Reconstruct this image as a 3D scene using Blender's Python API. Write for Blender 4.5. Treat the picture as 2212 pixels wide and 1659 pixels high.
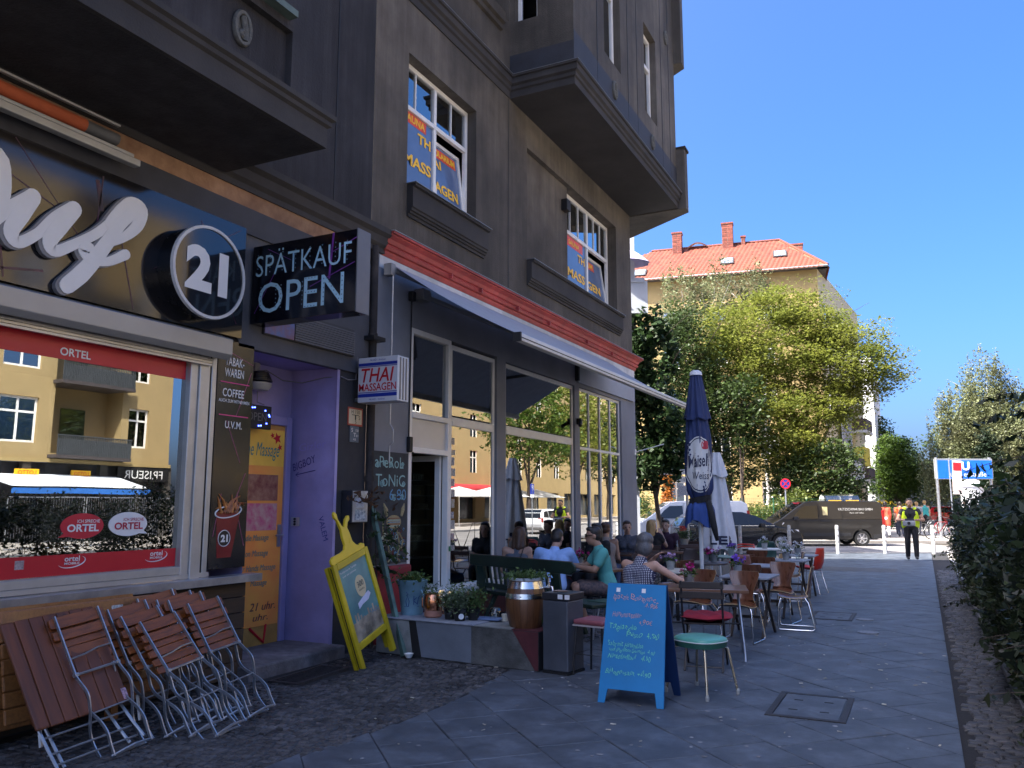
import bpy, bmesh, math, random
import numpy as np
from math import sin, cos, pi, radians, atan2, sqrt
from mathutils import Vector as V, Matrix as M
rng = random.Random(11); nr = np.random.RandomState(5)
for o in list(bpy.data.objects): bpy.data.objects.remove(o)
scn = bpy.context.scene; COL = scn.collection
# ---------------- camera, sky, sun, exposure
cam = bpy.data.cameras.new('camera'); camo = bpy.data.objects.new('camera', cam); COL.objects.link(camo)
camo.location = (0, 0, 1.65); camo.rotation_euler = (radians(98.3), 0, radians(26.3))
cam.sensor_width = 36; cam.lens = 36 * 1780 / 2212; cam.clip_end = 2000; cam.clip_start = .05
scn.camera = camo
SUN_AZ = V((-.68, -.73)).normalized(); SUN_EL = radians(52)
world = bpy.data.worlds.new('World'); scn.world = world; world.use_nodes = True
wn = world.node_tree.nodes; wl = world.node_tree.links; wn.clear()
sky = wn.new('ShaderNodeTexSky'); sky.sky_type = 'NISHITA'; sky.sun_disc = False
sky.sun_elevation = SUN_EL; sky.sun_rotation = atan2(SUN_AZ.x, SUN_AZ.y)
sky.air_density = .5; sky.dust_density = 6; sky.ozone_density = 6; sky.altitude = 100
hs = wn.new('ShaderNodeHueSaturation'); hs.inputs['Saturation'].default_value = 1.28
bg = wn.new('ShaderNodeBackground'); bg.inputs['Strength'].default_value = .097
wo = wn.new('ShaderNodeOutputWorld')
wl.new(sky.outputs[0], hs.inputs['Color']); wl.new(hs.outputs[0], bg.inputs['Color']); wl.new(bg.outputs[0], wo.inputs['Surface'])
sl = bpy.data.lights.new('sun', 'SUN'); sl.energy = 3.0; sl.angle = radians(.53); sl.color = (1, .94, .84)
so = bpy.data.objects.new('sun', sl); COL.objects.link(so)
sd = V((-SUN_AZ.x * cos(SUN_EL), -SUN_AZ.y * cos(SUN_EL), -sin(SUN_EL)))
so.rotation_euler = sd.to_track_quat('-Z', 'Y').to_euler()
vs = scn.view_settings; vs.view_transform = 'Standard'; vs.look = 'None'; vs.gamma = 1; vs.exposure = 2.65; vs.use_curve_mapping = False
scn.cycles.max_bounces = 8; scn.cycles.transparent_max_bounces = 12; scn.cycles.caustics_reflective = False; scn.cycles.caustics_refractive = False
scn.cycles.use_denoising = True
scn.cycles.sample_clamp_indirect = 6

# ---------------- helpers
def T(x=0, y=0, z=0, rz=0): return M.Translation((x, y, z)) @ M.Rotation(rz, 4, 'Z')
FAC = lambda X: M(((0, 1, 0, X), (1, 0, 0, 0), (0, 0, 1, 0), (0, 0, 0, 1)))  # facade frame: (u, out, z) -> world
class MB:
    def __init__(s, T=None): s.v = []; s.f = []; s.m = []; s.T = T
    def add(s, vs, fs, m=0):
        n = len(s.v)
        s.v += [tuple(s.T @ V(p)) for p in vs] if s.T else [tuple(p) for p in vs]
        s.f += [tuple(i + n for i in f) for f in fs]; s.m += [m] * len(fs); return s
    def box(s, x0, y0, z0, x1, y1, z1, m=0):
        return s.add([(x0,y0,z0),(x1,y0,z0),(x1,y1,z0),(x0,y1,z0),(x0,y0,z1),(x1,y0,z1),(x1,y1,z1),(x0,y1,z1)],
            [(3,2,1,0),(4,5,6,7),(0,1,5,4),(1,2,6,5),(2,3,7,6),(3,0,4,7)], m)
    def obox(s, c, sz, R=None, m=0):
        R = R or M.Identity(3); c = V(c); x, y, z = [q / 2 for q in sz]
        P = [c + R @ V(p) for p in ((-x,-y,-z),(x,-y,-z),(x,y,-z),(-x,y,-z),(-x,-y,z),(x,-y,z),(x,y,z),(-x,y,z))]
        return s.add(P, [(3,2,1,0),(4,5,6,7),(0,1,5,4),(1,2,6,5),(2,3,7,6),(3,0,4,7)], m)
    def bar(s, a, b, w, h, m=0, up=(0,0,1)):
        a, b = V(a), V(b); d = (b - a); L = d.length; d.normalize(); u = V(up)
        x = d.cross(u)
        if x.length < 1e-4: x = d.cross(V((1, 0, 0)))
        x.normalize(); u = x.cross(d); R = M((x, d, u)).transposed()
        return s.obox((a + b) / 2, (w, L, h), R, m)
    def tube(s, pts, r, n=8, m=0, cap=True, closed=False):
        P = [V(p) for p in pts]; k = len(P); rr = r if hasattr(r, '__len__') else [r] * k
        prev = None; vs = []; fs = []
        for i in range(k):
            a = P[i - 1] if (i > 0 or closed) else P[i]; b = P[(i + 1) % k] if (i < k - 1 or closed) else P[i]
            d = (b - a).normalized()
            if prev is None:
                x = d.cross(V((0, 0, 1)))
                if x.length < .05: x = d.cross(V((0, 1, 0)))
            else: x = prev - d * prev.dot(d)
            x.normalize(); prev = x; y = d.cross(x)
            for j in range(n): t = 2 * pi * j / n; vs.append(P[i] + (x * cos(t) + y * sin(t)) * rr[i])
        for i in range(k if closed else k - 1):
            for j in range(n):
                a0 = i * n; b0 = ((i + 1) % k) * n; fs.append((a0 + j, a0 + (j + 1) % n, b0 + (j + 1) % n, b0 + j))
        if cap and not closed: fs += [tuple(range(n - 1, -1, -1)), tuple((k - 1) * n + j for j in range(n))]
        return s.add(vs, fs, m)
    def lathe(s, prof, n=24, c=(0, 0, 0), m=0, caps=True, sx=1, sy=1):
        vs = []; fs = []; c = V(c); k = len(prof)
        for r, z in prof:
            for j in range(n): t = 2 * pi * j / n; vs.append(c + V((r * cos(t) * sx, r * sin(t) * sy, z)))
        for i in range(k - 1):
            for j in range(n): fs.append((i*n+j, i*n+(j+1)%n, (i+1)*n+(j+1)%n, (i+1)*n+j))
        if caps:
            if prof[0][0] > 1e-4: fs.append(tuple(range(n - 1, -1, -1)))
            if prof[-1][0] > 1e-4: fs.append(tuple((k - 1) * n + j for j in range(n)))
        return s.add(vs, fs, m)
    def prism(s, poly, ext, m=0):
        n = len(poly); e = V(ext); P = [V(p) for p in poly]
        return s.add(P + [p + e for p in P], [tuple(range(n)), tuple(range(2*n-1, n-1, -1))] + [(i, i + n, (i+1)%n + n, (i+1)%n) for i in range(n)], m)
    def sweep(s, prof, path, m=0):  # prof: [(out,z)], path: [(x,y,nx,ny)] -- moulding along a path
        k = len(prof); vs = []; fs = []
        for (x, y, nx, ny) in path: vs += [(x + o * nx, y + o * ny, z) for o, z in prof]
        for i in range(len(path) - 1):
            for j in range(k - 1): fs.append((i*k+j, i*k+j+1, (i+1)*k+j+1, (i+1)*k+j))
        fs += [tuple(range(k)), tuple((len(path)-1)*k+j for j in range(k-1, -1, -1))]
        return s.add(vs, fs, m)
    def grid(s, fn, nu, nv, m=0, closeu=False):
        vs = [fn(i / nu, j / nv) for j in range(nv + 1) for i in range(nu + (0 if closeu else 1))]; w = nu if closeu else nu + 1
        fs = [(j*w+i, j*w+(i+1)%w, (j+1)*w+(i+1)%w, (j+1)*w+i) for j in range(nv) for i in range(nu)]
        return s.add(vs, fs, m)
    def wall(s, u0, u1, z0, z1, holes, th, m=0, mr=None):  # local: x=u, y=out, z ; front at y=0
        us = sorted({u0, u1} | {q for h in holes for q in (h[0], h[2])}); zs = sorted({z0, z1} | {q for h in holes for q in (h[1], h[3])})
        for a, b in zip(us, us[1:]):
            for c, d in zip(zs, zs[1:]):
                mu, mz = (a + b) / 2, (c + d) / 2
                if any(h[0] < mu < h[2] and h[1] < mz < h[3] for h in holes): continue
                s.add([(a,0,c),(b,0,c),(b,0,d),(a,0,d)], [(0,1,2,3)], m)
        for h in holes:
            a, c, b, d = h[:4]; t = h[4] if len(h) > 4 else th; mm = m if mr is None else mr
            s.add([(a,0,c),(b,0,c),(b,0,d),(a,0,d),(a,-t,c),(b,-t,c),(b,-t,d),(a,-t,d)], [(0,1,5,4),(1,2,6,5),(2,3,7,6),(3,0,4,7)], mm)
        return s
    def mesh(s, name, mats, smooth=None, fix=True):
        me = bpy.data.meshes.new(name); me.from_pydata(s.v, [], s.f)
        for mm in (mats if isinstance(mats, (list, tuple)) else [mats]): me.materials.append(mm)
        me.polygons.foreach_set('material_index', s.m); me.update()
        if fix and len(s.f) < 60000:
            b = bmesh.new(); b.from_mesh(me); bmesh.ops.recalc_face_normals(b, faces=b.faces); b.to_mesh(me); b.free()
        if smooth is not None:
            me.shade_smooth()
            if smooth < 179: me.set_sharp_from_angle(angle=radians(smooth))
        return me
    def build(s, name, mats, parent=None, loc=(0, 0, 0), rz=0, smooth=None, bevel=0, seg=2, sub=0, rot=None):
        return link(name, s.mesh(name, mats, smooth), parent, loc, rz, bevel, seg, sub, rot)
def link(name, me, parent=None, loc=(0, 0, 0), rz=0, bevel=0, seg=2, sub=0, rot=None):
    o = bpy.data.objects.new(name, me); COL.objects.link(o); o.parent = parent
    o.location = loc; o.rotation_euler = rot if rot else (0, 0, rz)
    if bevel:
        b = o.modifiers.new('bevel', 'BEVEL'); b.width = bevel; b.segments = seg; b.limit_method = 'ANGLE'; b.angle_limit = radians(35); b.harden_normals = False
    if sub:
        b = o.modifiers.new('sub', 'SUBSURF'); b.levels = sub; b.render_levels = sub
    return o
def tag(o, label, cat, group=None):
    o['label'] = label; o['category'] = cat
    if group: o['group'] = group
    return o
def thing(name, label, cat, loc=(0, 0, 0), rz=0, group=None, rot=None):
    o = bpy.data.objects.new(name, None); COL.objects.link(o); o.location = loc; o.rotation_euler = rot if rot else (0, 0, rz); o.empty_display_size = .1
    return tag(o, label, cat, group)
def struct(o): o['kind'] = 'structure'; return o
def stuff(o): o['kind'] = 'stuff'; return o
def dup(root, loc, rz=0, label=None, group=None, rot=None, scale=None):
    def cp(o, par):
        c = o.copy(); COL.objects.link(c); c.parent = par
        for ch in o.children: cp(ch, c)
        return c
    r = cp(root, None); r.location = loc; r.rotation_euler = rot if rot else (0, 0, rz)
    if scale: r.scale = (scale,) * 3 if not hasattr(scale, '__len__') else scale
    if label: r['label'] = label
    if group: r['group'] = group
    return r
# ---------------- materials
MATS = {}
def mat(name, col, rough=.6, metal=0, var=.12, sc=5, bump=0, bsc=80, col2=None, spec=.5, emit=0, coat=0, wave=None, stain=0, trans=0, streak=0, isl=0, det=6):
    if name in MATS: return MATS[name]
    m = bpy.data.materials.new(name); m.use_nodes = True; n = m.node_tree.nodes; l = m.node_tree.links
    p = n['Principled BSDF']; c = tuple(col) + (1,)
    p.inputs['Roughness'].default_value = rough; p.inputs['Metallic'].default_value = metal
    p.inputs['Specular IOR Level'].default_value = spec; p.inputs['Coat Weight'].default_value = coat
    p.inputs['Coat Roughness'].default_value = .04
    tc = n.new('ShaderNodeTexCoord'); src = tc.outputs['Object']
    if var or col2:
        nz = n.new('ShaderNodeTexNoise'); nz.inputs['Scale'].default_value = sc; nz.inputs['Detail'].default_value = det; nz.inputs['Roughness'].default_value = .62
        l.new(src, nz.inputs['Vector'])
        mr = n.new('ShaderNodeMapRange'); mr.inputs['From Min'].default_value = .33; mr.inputs['From Max'].default_value = .67
        l.new(nz.outputs['Fac'], mr.inputs['Value'])
        mx = n.new('ShaderNodeMix'); mx.data_type = 'RGBA'
        a = tuple(q * (1 - var) for q in col) + (1,); b = tuple(col2) + (1,) if col2 else tuple(min(1, q * (1 + var)) for q in col) + (1,)
        mx.inputs[6].default_value = a; mx.inputs[7].default_value = b; l.new(mr.outputs[0], mx.inputs[0]); out = mx.outputs[2]
        if wave:  # wood grain: stretched noise along an axis
            mp = n.new('ShaderNodeMapping'); mp.inputs['Scale'].default_value = wave; l.new(src, mp.inputs['Vector']); l.new(mp.outputs[0], nz.inputs['Vector'])
        if stain:
            n2 = n.new('ShaderNodeTexNoise'); n2.inputs['Scale'].default_value = sc * .23; n2.inputs['Detail'].default_value = 5; l.new(src, n2.inputs['Vector'])
            m2 = n.new('ShaderNodeMapRange'); m2.inputs['From Min'].default_value = .42; m2.inputs['From Max'].default_value = .66; m2.inputs['To Min'].default_value = 1 - stain; m2.inputs['To Max'].default_value = 1 + stain * .5
            l.new(n2.outputs['Fac'], m2.inputs['Value'])
            mm = n.new('ShaderNodeMix'); mm.data_type = 'RGBA'; mm.blend_type = 'MULTIPLY'; mm.inputs[0].default_value = 1
            l.new(out, mm.inputs[6]); l.new(m2.outputs[0], mm.inputs[7]); out = mm.outputs[2]
        if streak:  # rain streaks and soot: noise drawn out along z
            mp2 = n.new('ShaderNodeMapping'); mp2.inputs['Scale'].default_value = (3.2, 3.2, .22); l.new(src, mp2.inputs['Vector']); n4 = n.new('ShaderNodeTexNoise'); n4.inputs['Scale'].default_value = 1.6; n4.inputs['Detail'].default_value = 7; n4.inputs['Roughness'].default_value = .7; l.new(mp2.outputs[0], n4.inputs['Vector'])
            m4 = n.new('ShaderNodeMapRange'); m4.inputs['From Min'].default_value = .38; m4.inputs['From Max'].default_value = .62; m4.inputs['To Min'].default_value = 1 - streak; m4.inputs['To Max'].default_value = 1 + streak * .6; l.new(n4.outputs['Fac'], m4.inputs['Value'])
            mm = n.new('ShaderNodeMix'); mm.data_type = 'RGBA'; mm.blend_type = 'MULTIPLY'; mm.inputs[0].default_value = 1; l.new(out, mm.inputs[6]); l.new(m4.outputs[0], mm.inputs[7]); out = mm.outputs[2]
        if isl:
            ge = n.new('ShaderNodeNewGeometry'); m3 = n.new('ShaderNodeMapRange'); m3.inputs['To Min'].default_value = 1 - isl; m3.inputs['To Max'].default_value = 1 + isl
            l.new(ge.outputs['Random Per Island'], m3.inputs['Value'])
            mm = n.new('ShaderNodeMix'); mm.data_type = 'RGBA'; mm.blend_type = 'MULTIPLY'; mm.inputs[0].default_value = 1
            l.new(out, mm.inputs[6]); l.new(m3.outputs[0], mm.inputs[7]); out = mm.outputs[2]
        l.new(out, p.inputs['Base Color']); m['out'] = 1
        rr = n.new('ShaderNodeMapRange'); rr.inputs['To Min'].default_value = max(0, rough - .08); rr.inputs['To Max'].default_value = min(1, rough + .1)
        if rough > .12: l.new(nz.outputs['Fac'], rr.inputs['Value']); l.new(rr.outputs[0], p.inputs['Roughness'])
    else: p.inputs['Base Color'].default_value = c
    if emit: p.inputs['Emission Color'].default_value = c; p.inputs['Emission Strength'].default_value = emit
    if bump:
        nb = n.new('ShaderNodeTexNoise'); nb.inputs['Scale'].default_value = bsc; nb.inputs['Detail'].default_value = 4; l.new(src, nb.inputs['Vector'])
        bp = n.new('ShaderNodeBump'); bp.inputs['Strength'].default_value = min(1, bump); bp.inputs['Distance'].default_value = .01 * max(1, bump)
        l.new(nb.outputs['Fac'], bp.inputs['Height']); l.new(bp.outputs[0], p.inputs['Normal'])
    if trans:
        tr = n.new('ShaderNodeBsdfTranslucent'); ms = n.new('ShaderNodeMixShader'); ms.inputs[0].default_value = trans
        if var or col2: l.new(out, tr.inputs['Color'])
        else: tr.inputs['Color'].default_value = c
        l.new(p.outputs[0], ms.inputs[1]); l.new(tr.outputs[0], ms.inputs[2]); l.new(ms.outputs[0], n['Material Output'].inputs['Surface'])
    MATS[name] = m; return m
def glass(name, tint=(.5, .55, .55), refl=.25, k=1.6, rough=0.0, wob=0):
    if name in MATS: return MATS[name]
    m = bpy.data.materials.new(name); m.use_nodes = True; n = m.node_tree.nodes; l = m.node_tree.links; n.clear()
    o = n.new('ShaderNodeOutputMaterial'); t = n.new('ShaderNodeBsdfTransparent'); t.inputs[0].default_value = tuple(tint) + (1,)
    g = n.new('ShaderNodeBsdfGlossy'); g.inputs['Roughness'].default_value = rough; g.inputs[0].default_value = (.95, .97, .96, 1)
    f = n.new('ShaderNodeFresnel'); f.inputs[0].default_value = 1.55; ma = n.new('ShaderNodeMath'); ma.operation = 'MULTIPLY_ADD'; ma.use_clamp = True
    ma.inputs[1].default_value = k; ma.inputs[2].default_value = refl; l.new(f.outputs[0], ma.inputs[0])
    if wob:
        tc = n.new('ShaderNodeTexCoord'); nb = n.new('ShaderNodeTexNoise'); nb.inputs['Scale'].default_value = 1.3; nb.inputs['Detail'].default_value = 1; l.new(tc.outputs['Object'], nb.inputs['Vector'])
        bp = n.new('ShaderNodeBump'); bp.inputs['Strength'].default_value = wob; bp.inputs['Distance'].default_value = .01; l.new(nb.outputs['Fac'], bp.inputs['Height'])
        l.new(bp.outputs[0], g.inputs['Normal'])
    x = n.new('ShaderNodeMixShader'); l.new(ma.outputs[0], x.inputs[0]); l.new(t.outputs[0], x.inputs[1]); l.new(g.outputs[0], x.inputs[2]); l.new(x.outputs[0], o.inputs[0])
    MATS[name] = m; return m
def P(r, g, b):  # sRGB 0-255 -> linear
    f = lambda c: ((c / 255 + .055) / 1.055) ** 2.4 if c > 10 else c / 255 / 12.92
    return (f(r), f(g), f(b))
def flat(name, col, rough=.5): return mat(name, col, rough, var=0)
# ---------------- lettering: a text fitted to a box, as a thin mesh
def text(s, parent, org, ux, uz, W, H, m, ext=.002, bold=0, shear=0, name='lettering', keep=False):
    cu = bpy.data.curves.new(name, 'FONT'); cu.body = s; cu.size = 1; cu.extrude = 0; cu.offset = bold; cu.shear = shear; cu.resolution_u = 3; cu.align_x = 'LEFT'
    to = bpy.data.objects.new('t', cu); COL.objects.link(to)
    dg = bpy.context.evaluated_depsgraph_get(); me = bpy.data.meshes.new_from_object(to.evaluated_get(dg)); bpy.data.objects.remove(to); bpy.data.curves.remove(cu)
    n = len(me.vertices); co = np.empty(n * 3, np.float32); me.vertices.foreach_get('co', co); co = co.reshape(-1, 3)
    lo = co.min(0); hi = co.max(0); sx = W / (hi[0] - lo[0]); sy = H / (hi[1] - lo[1])
    if keep: sx = sy = min(sx, sy)
    ux = np.array(V(ux).normalized()); uz = np.array(V(uz).normalized()); nn = np.cross(ux, uz)
    q = np.array(org) + np.outer((co[:, 0] - lo[0]) * sx, ux) + np.outer((co[:, 1] - lo[1]) * sy, uz) + nn * ext
    me.vertices.foreach_set('co', q.astype(np.float32).ravel()); me.materials.clear(); me.materials.append(m); me.update()
    return link(name, me, parent)
# ---------------- soft continuous bodies: capsules and ellipsoids fused into one skin
def blob(name, prims, mats, parent=None, vox=.012, smooth=6, loc=(0, 0, 0)):
    bm = bmesh.new()
    for p in prims:
        if p[0] == 'e':
            _, c, r, *R = p
            mt = M.Translation(c) @ (R[0].to_4x4() if R else M.Identity(4)) @ M.Diagonal((*r, 1))
            bmesh.ops.create_icosphere(bm, subdivisions=3, radius=1, matrix=mt)
        else:
            _, a, ra, b, rb = p; a, b = V(a), V(b); d = b - a; L = d.length
            for c, r in ((a, ra), (b, rb)): bmesh.ops.create_icosphere(bm, subdivisions=2, radius=r, matrix=M.Translation(c))
            if L > 1e-4:
                mt = M.Translation((a + b) / 2) @ d.to_track_quat('Z', 'Y').to_matrix().to_4x4()
                bmesh.ops.create_cone(bm, cap_ends=True, segments=14, radius1=ra, radius2=rb, depth=L, matrix=mt)
    me = bpy.data.meshes.new('tmp'); bm.to_mesh(me); bm.free()
    o = bpy.data.objects.new('tmp', me); COL.objects.link(o)
    r = o.modifiers.new('r', 'REMESH'); r.mode = 'VOXEL'; r.voxel_size = vox
    s = o.modifiers.new('s', 'SMOOTH'); s.iterations = smooth; s.factor = .5
    dg = bpy.context.evaluated_depsgraph_get(); me2 = bpy.data.meshes.new_from_object(o.evaluated_get(dg)); me2.name = name
    bpy.data.objects.remove(o); me2.materials.clear()
    for mm in (mats if isinstance(mats, (list, tuple)) else [mats]): me2.materials.append(mm)
    me2.shade_smooth()
    return link(name, me2, parent, loc)
# ================= ground, pavements, roads
granite = mat('granite', (.088, .102, .122), .55, var=.25, sc=14, bump=.25, bsc=220, stain=.3, isl=.13)
cobble_m = mat('cobble_stone', (.066, .062, .062), .55, var=.35, sc=9, bump=.5, bsc=120, isl=.5, stain=.2)
joint_m = mat('joint_dirt', (.022, .021, .022), .95, var=.3, sc=30, bump=.5, bsc=90)
asphalt = mat('asphalt', (.2, .19, .185), .85, var=.15, sc=3, bump=.4, bsc=150, stain=.2)
pave_far = mat('pale_paving', (.34, .31, .28), .85, var=.12, sc=2, bump=.3, bsc=40, stain=.2)
soil = mat('soil', (.035, .028, .02), .95, var=.4, sc=20, bump=1, bsc=30)
kerb_m = mat('kerb_granite', (.13, .13, .14), .7, var=.2, sc=12, bump=.3, isl=.15)
earth = mat('earth', (.09, .08, .065), .95, var=.2, sc=1)
E_, N_ = V((.8965, .4431, 0)), V((-.4431, .8965, 0))          # the side street runs along E_, its far side lies along N_
CR = atan2(.4431, .8965)
def cs(t, s, z=0): return E_ * t + N_ * s + V((0, 0, z))
g = MB(); g.add([(-900, -900, -.16), (900, -900, -.16), (900, 900, -.16), (-900, 900, -.16)], [(0, 1, 2, 3)]); struct(g.build('ground', earth))
g = MB(); g.add([(4.3, -80, -.11), (14.6, -80, -.11), (14.6, 170, -.11), (4.3, 170, -.11)], [(0, 1, 2, 3)]); struct(g.build('road', asphalt))
g = MB(); g.add([cs(-60, 28.9, -.106), cs(18.5, 28.9, -.106), cs(18.5, 37.9, -.106), cs(-60, 37.9, -.106)], [(0, 1, 2, 3)]); struct(g.build('side_road', asphalt))
kn = lambda x, s: (s + .4431 * x) / .8965
g = MB(); g.prism([(-6.4, -4, -.02), (.6, -4, -.02), (.6, kn(.6, 28.7), -.02), (-6.4, kn(-6.4, 28.7), -.02)], (0, 0, -.12)); struct(g.build('pavement_bed', joint_m))
g = MB(); g.prism([(-40, kn(-40, 28.7), -.006), (-6.41, kn(-6.41, 28.7), -.006), (-6.41, 18, -.006), (-40, 8, -.006)], (0, 0, -.13)); struct(g.build('side_pavement', pave_far))
g = MB(); g.prism([(-60, kn(-60, 38.05), 0), (4.1, kn(4.1, 38.05), 0), (4.1, 170, 0), (-60, 170, 0)], (0, 0, -.13)); struct(g.build('far_pavement', pave_far))
g = MB(); g.prism([(14.8, -80, 0), (40, -80, 0), (40, 170, 0), (14.8, 170, 0)], (0, 0, -.13)); struct(g.build('opposite_pavement', pave_far))
g = MB(); g.prism([(.72, -4, .0), (3.6, -4, .0), (3.6, 26.4, .0), (.72, 26.4, .0)], (0, 0, -.12)); struct(g.build('planting_soil', soil))
g = MB(); g.prism([(3.6, -4, -.004), (4.12, -4, -.004), (4.12, 34, -.004), (3.6, 32.5, -.004)], (0, 0, -.12)); g.prism([(.6, 26.4, -.004), (3.6, 26.4, -.004), (3.6, kn(3.6, 28.7), -.004), (.6, kn(.6, 28.7), -.004)], (0, 0, -.12)); struct(g.build('roadside_strip', pave_far))
kb = MB()
for i in range(60):
    t = -45 + i
    kb.bar(cs(t + .01, 28.8, -.05), cs(t + .99, 28.8, -.05), .2, .13); kb.bar(cs(t + .01, 37.97, -.045), cs(t + .99, 37.97, -.045), .16, .13)
struct(kb.build('street_kerb', kerb_m))
kb = MB()
for i in range(150): kb.box(14.6, -30 + i, -.1, 14.79, -30.012 + i + 1, .01); kb.box(4.13, -30 + i, -.1, 4.3, -30.012 + i + 1, .01)
struct(kb.build('road_kerb', kerb_m))
# granite slabs laid on the diagonal, edges and joints real
def clip(poly, f):
    out = []
    for i in range(len(poly)):
        a, b = poly[i - 1], poly[i]; fa, fb = f(a), f(b)
        if fa * fb < 0: t = fa / (fa - fb); out.append((a[0] + (b[0] - a[0]) * t, a[1] + (b[1] - a[1]) * t))
        if fb >= 0: out.append(b)
    return out
def slab_mesh(poly, z, th=.03, ch=.005, mb=None):
    c = V((sum(p[0] for p in poly) / len(poly), sum(p[1] for p in poly) / len(poly), 0)); n = len(poly)
    tx, ty = rng.uniform(-.006, .006), rng.uniform(-.006, .006)
    zz = lambda p: z + (p[0] - c.x) * tx + (p[1] - c.y) * ty
    ins = lambda p, d: (p[0] + (c.x - p[0]) * d, p[1] + (c.y - p[1]) * d)
    vs = [(*p, -th) for p in poly] + [(*p, zz(p) - ch) for p in poly] + [(*ins(p, .018), zz(p)) for p in poly]
    fs = [tuple(range(2 * n, 3 * n))] + [(i, (i + 1) % n, n + (i + 1) % n, n + i) for i in range(n)] + [(n + i, n + (i + 1) % n, 2 * n + (i + 1) % n, 2 * n + i) for i in range(n)]
    mb.add(vs, fs)
pavement = struct(MB().box(-3.8, -3.9, -.028, .14, 29, -.016).build('sidewalk', joint_m))
S45 = sqrt(.5); slabs = []; q = .52
for r in range(-75, 75):
    off = rng.choice([0, .5, .5, .25])
    for c in range(-75, 75):
        u0, v0 = (c + off) * q, r * q
        pl = [(S45 * (u + v), S45 * (v - u)) for u, v in ((u0 + .003, v0 + .003), (u0 + q - .003, v0 + .003), (u0 + q - .003, v0 + q - .003), (u0 + .003, v0 + q - .003))]
        mx, my = pl[0]
        if not (-5 < mx < 1.2 and 1.2 < my < 32): continue
        edge = -3.78 + .1 * sin(my * 1.3)
        pl = clip(clip(pl, lambda p: p[0] - edge), lambda p: .13 - p[0]); pl = clip(clip(pl, lambda p: p[1] - 1.5), lambda p: 28.55 + .4431 * p[0] - .8965 * p[1] if len(pl) else 1) if len(pl) > 2 else []
        if len(pl) < 3: continue
        cx = sum(p[0] for p in pl) / len(pl); cy = sum(p[1] for p in pl) / len(pl)
        ar = abs(sum(pl[i-1][0]*pl[i][1]-pl[i][0]*pl[i-1][1] for i in range(len(pl)))) / 2
        if ar < .006: continue
        slabs.append((cx * cx + cy * cy - (50 if cy > 2.6 else -100), pl))
slabs.sort(key=lambda s: s[0]); far = MB()
for i, (_, pl) in enumerate(slabs):
    z = rng.uniform(-.004, .001)
    if i < 295:
        b = MB(); slab_mesh(pl, z, mb=b); b.build('slab', granite, pavement)
    else: slab_mesh(pl, z, mb=far)
stuff(far.build('slabs_beyond', granite, pavement))
# small mosaic cobbles by the shop front, larger ones in the strip by the hedge
def cobble_field(name, label_bed, x0, x1, y0, y1, sx, sy, nobj, skip=None, ang=0, z0=0):
    bed = struct(MB().box(x0, y0, -.04, x1, y1, -.019 + z0).build(name, joint_m)); L = []
    nyr = int((y1 - y0) / sy)
    for j in range(nyr):
        x = x0 + rng.uniform(0, sx); y = y0 + (j + .5) * sy
        while x < x1 - sx * .4:
            w = sx * rng.uniform(.75, 1.25); cx, cy = x + w / 2, y + .35 * sy * sin(x * 5 + j * .4) * 1.2
            x += w
            if skip and skip(cx, cy): continue
            L.append((cx, cy, w, sy))
    L.sort(key=lambda c: c[0] ** 2 + c[1] ** 2 - (60 if c[1] > 3.4 + (abs(c[0]) - 3.8) * .2 else 0)); far = MB()
    for i, (cx, cy, w, h) in enumerate(L):
        a = rng.uniform(-.18, .18) + ang; z = rng.uniform(-.008, .003) + z0; ca, sa = cos(a), sin(a); v = []
        for k, (zz, f) in enumerate(((-.03 + z0, .47), (z - .008, .46), (z, .34))):
            for px, py in ((-1, -1), (1, -1), (1, 1), (-1, 1)):
                jx, jy = (rng.uniform(.82, 1.03), rng.uniform(.82, 1.03)) if k else (1, 1)
                X, Y = px * w * f * jx, py * h * f * jy
                v.append((cx + X * ca - Y * sa, cy + X * sa + Y * ca, zz + (rng.uniform(-.002, .002) if k == 2 else 0)))
        fs = [(8, 9, 10, 11)] + [(q0 + i2, q0 + (i2 + 1) % 4, q0 + 4 + (i2 + 1) % 4, q0 + 4 + i2) for q0 in (0, 4) for i2 in range(4)]
        if i < nobj: b = MB(); b.add(v, fs); b.build('cobble', cobble_m, bed, smooth=50)
        else: far.add(v, fs)
    o = stuff(far.build('cobbles_beyond', cobble_m, bed, smooth=50)); return bed
cobble_field('cobble_paving', '', -5.95, -3.72, 2.2, 9.6, .078, .07, 295, lambda x, y: (x > -3.76 + .1 * sin(y * 1.3)) or (x < -5.72 and 6.1 < y < 7.65) or (x < -5.2 and 6.2 < y < 7.1))
cobble_field('terrace_paving', '', -5.98, -3.72, 9.6, 19, .1, .09, 0, lambda x, y: x > -3.76 + .1 * sin(y * 1.3))
cobble_field('cobble_strip', '', .15, .6, 2.5, 24, .105, .075, 295)
kb = MB()
for i in range(24): kb.box(.605, 1 + i * 1.0, -.1, .715, 1.99 + i * 1.0, .045)
struct(kb.build('bed_kerb', kerb_m, bevel=.008))
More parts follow.
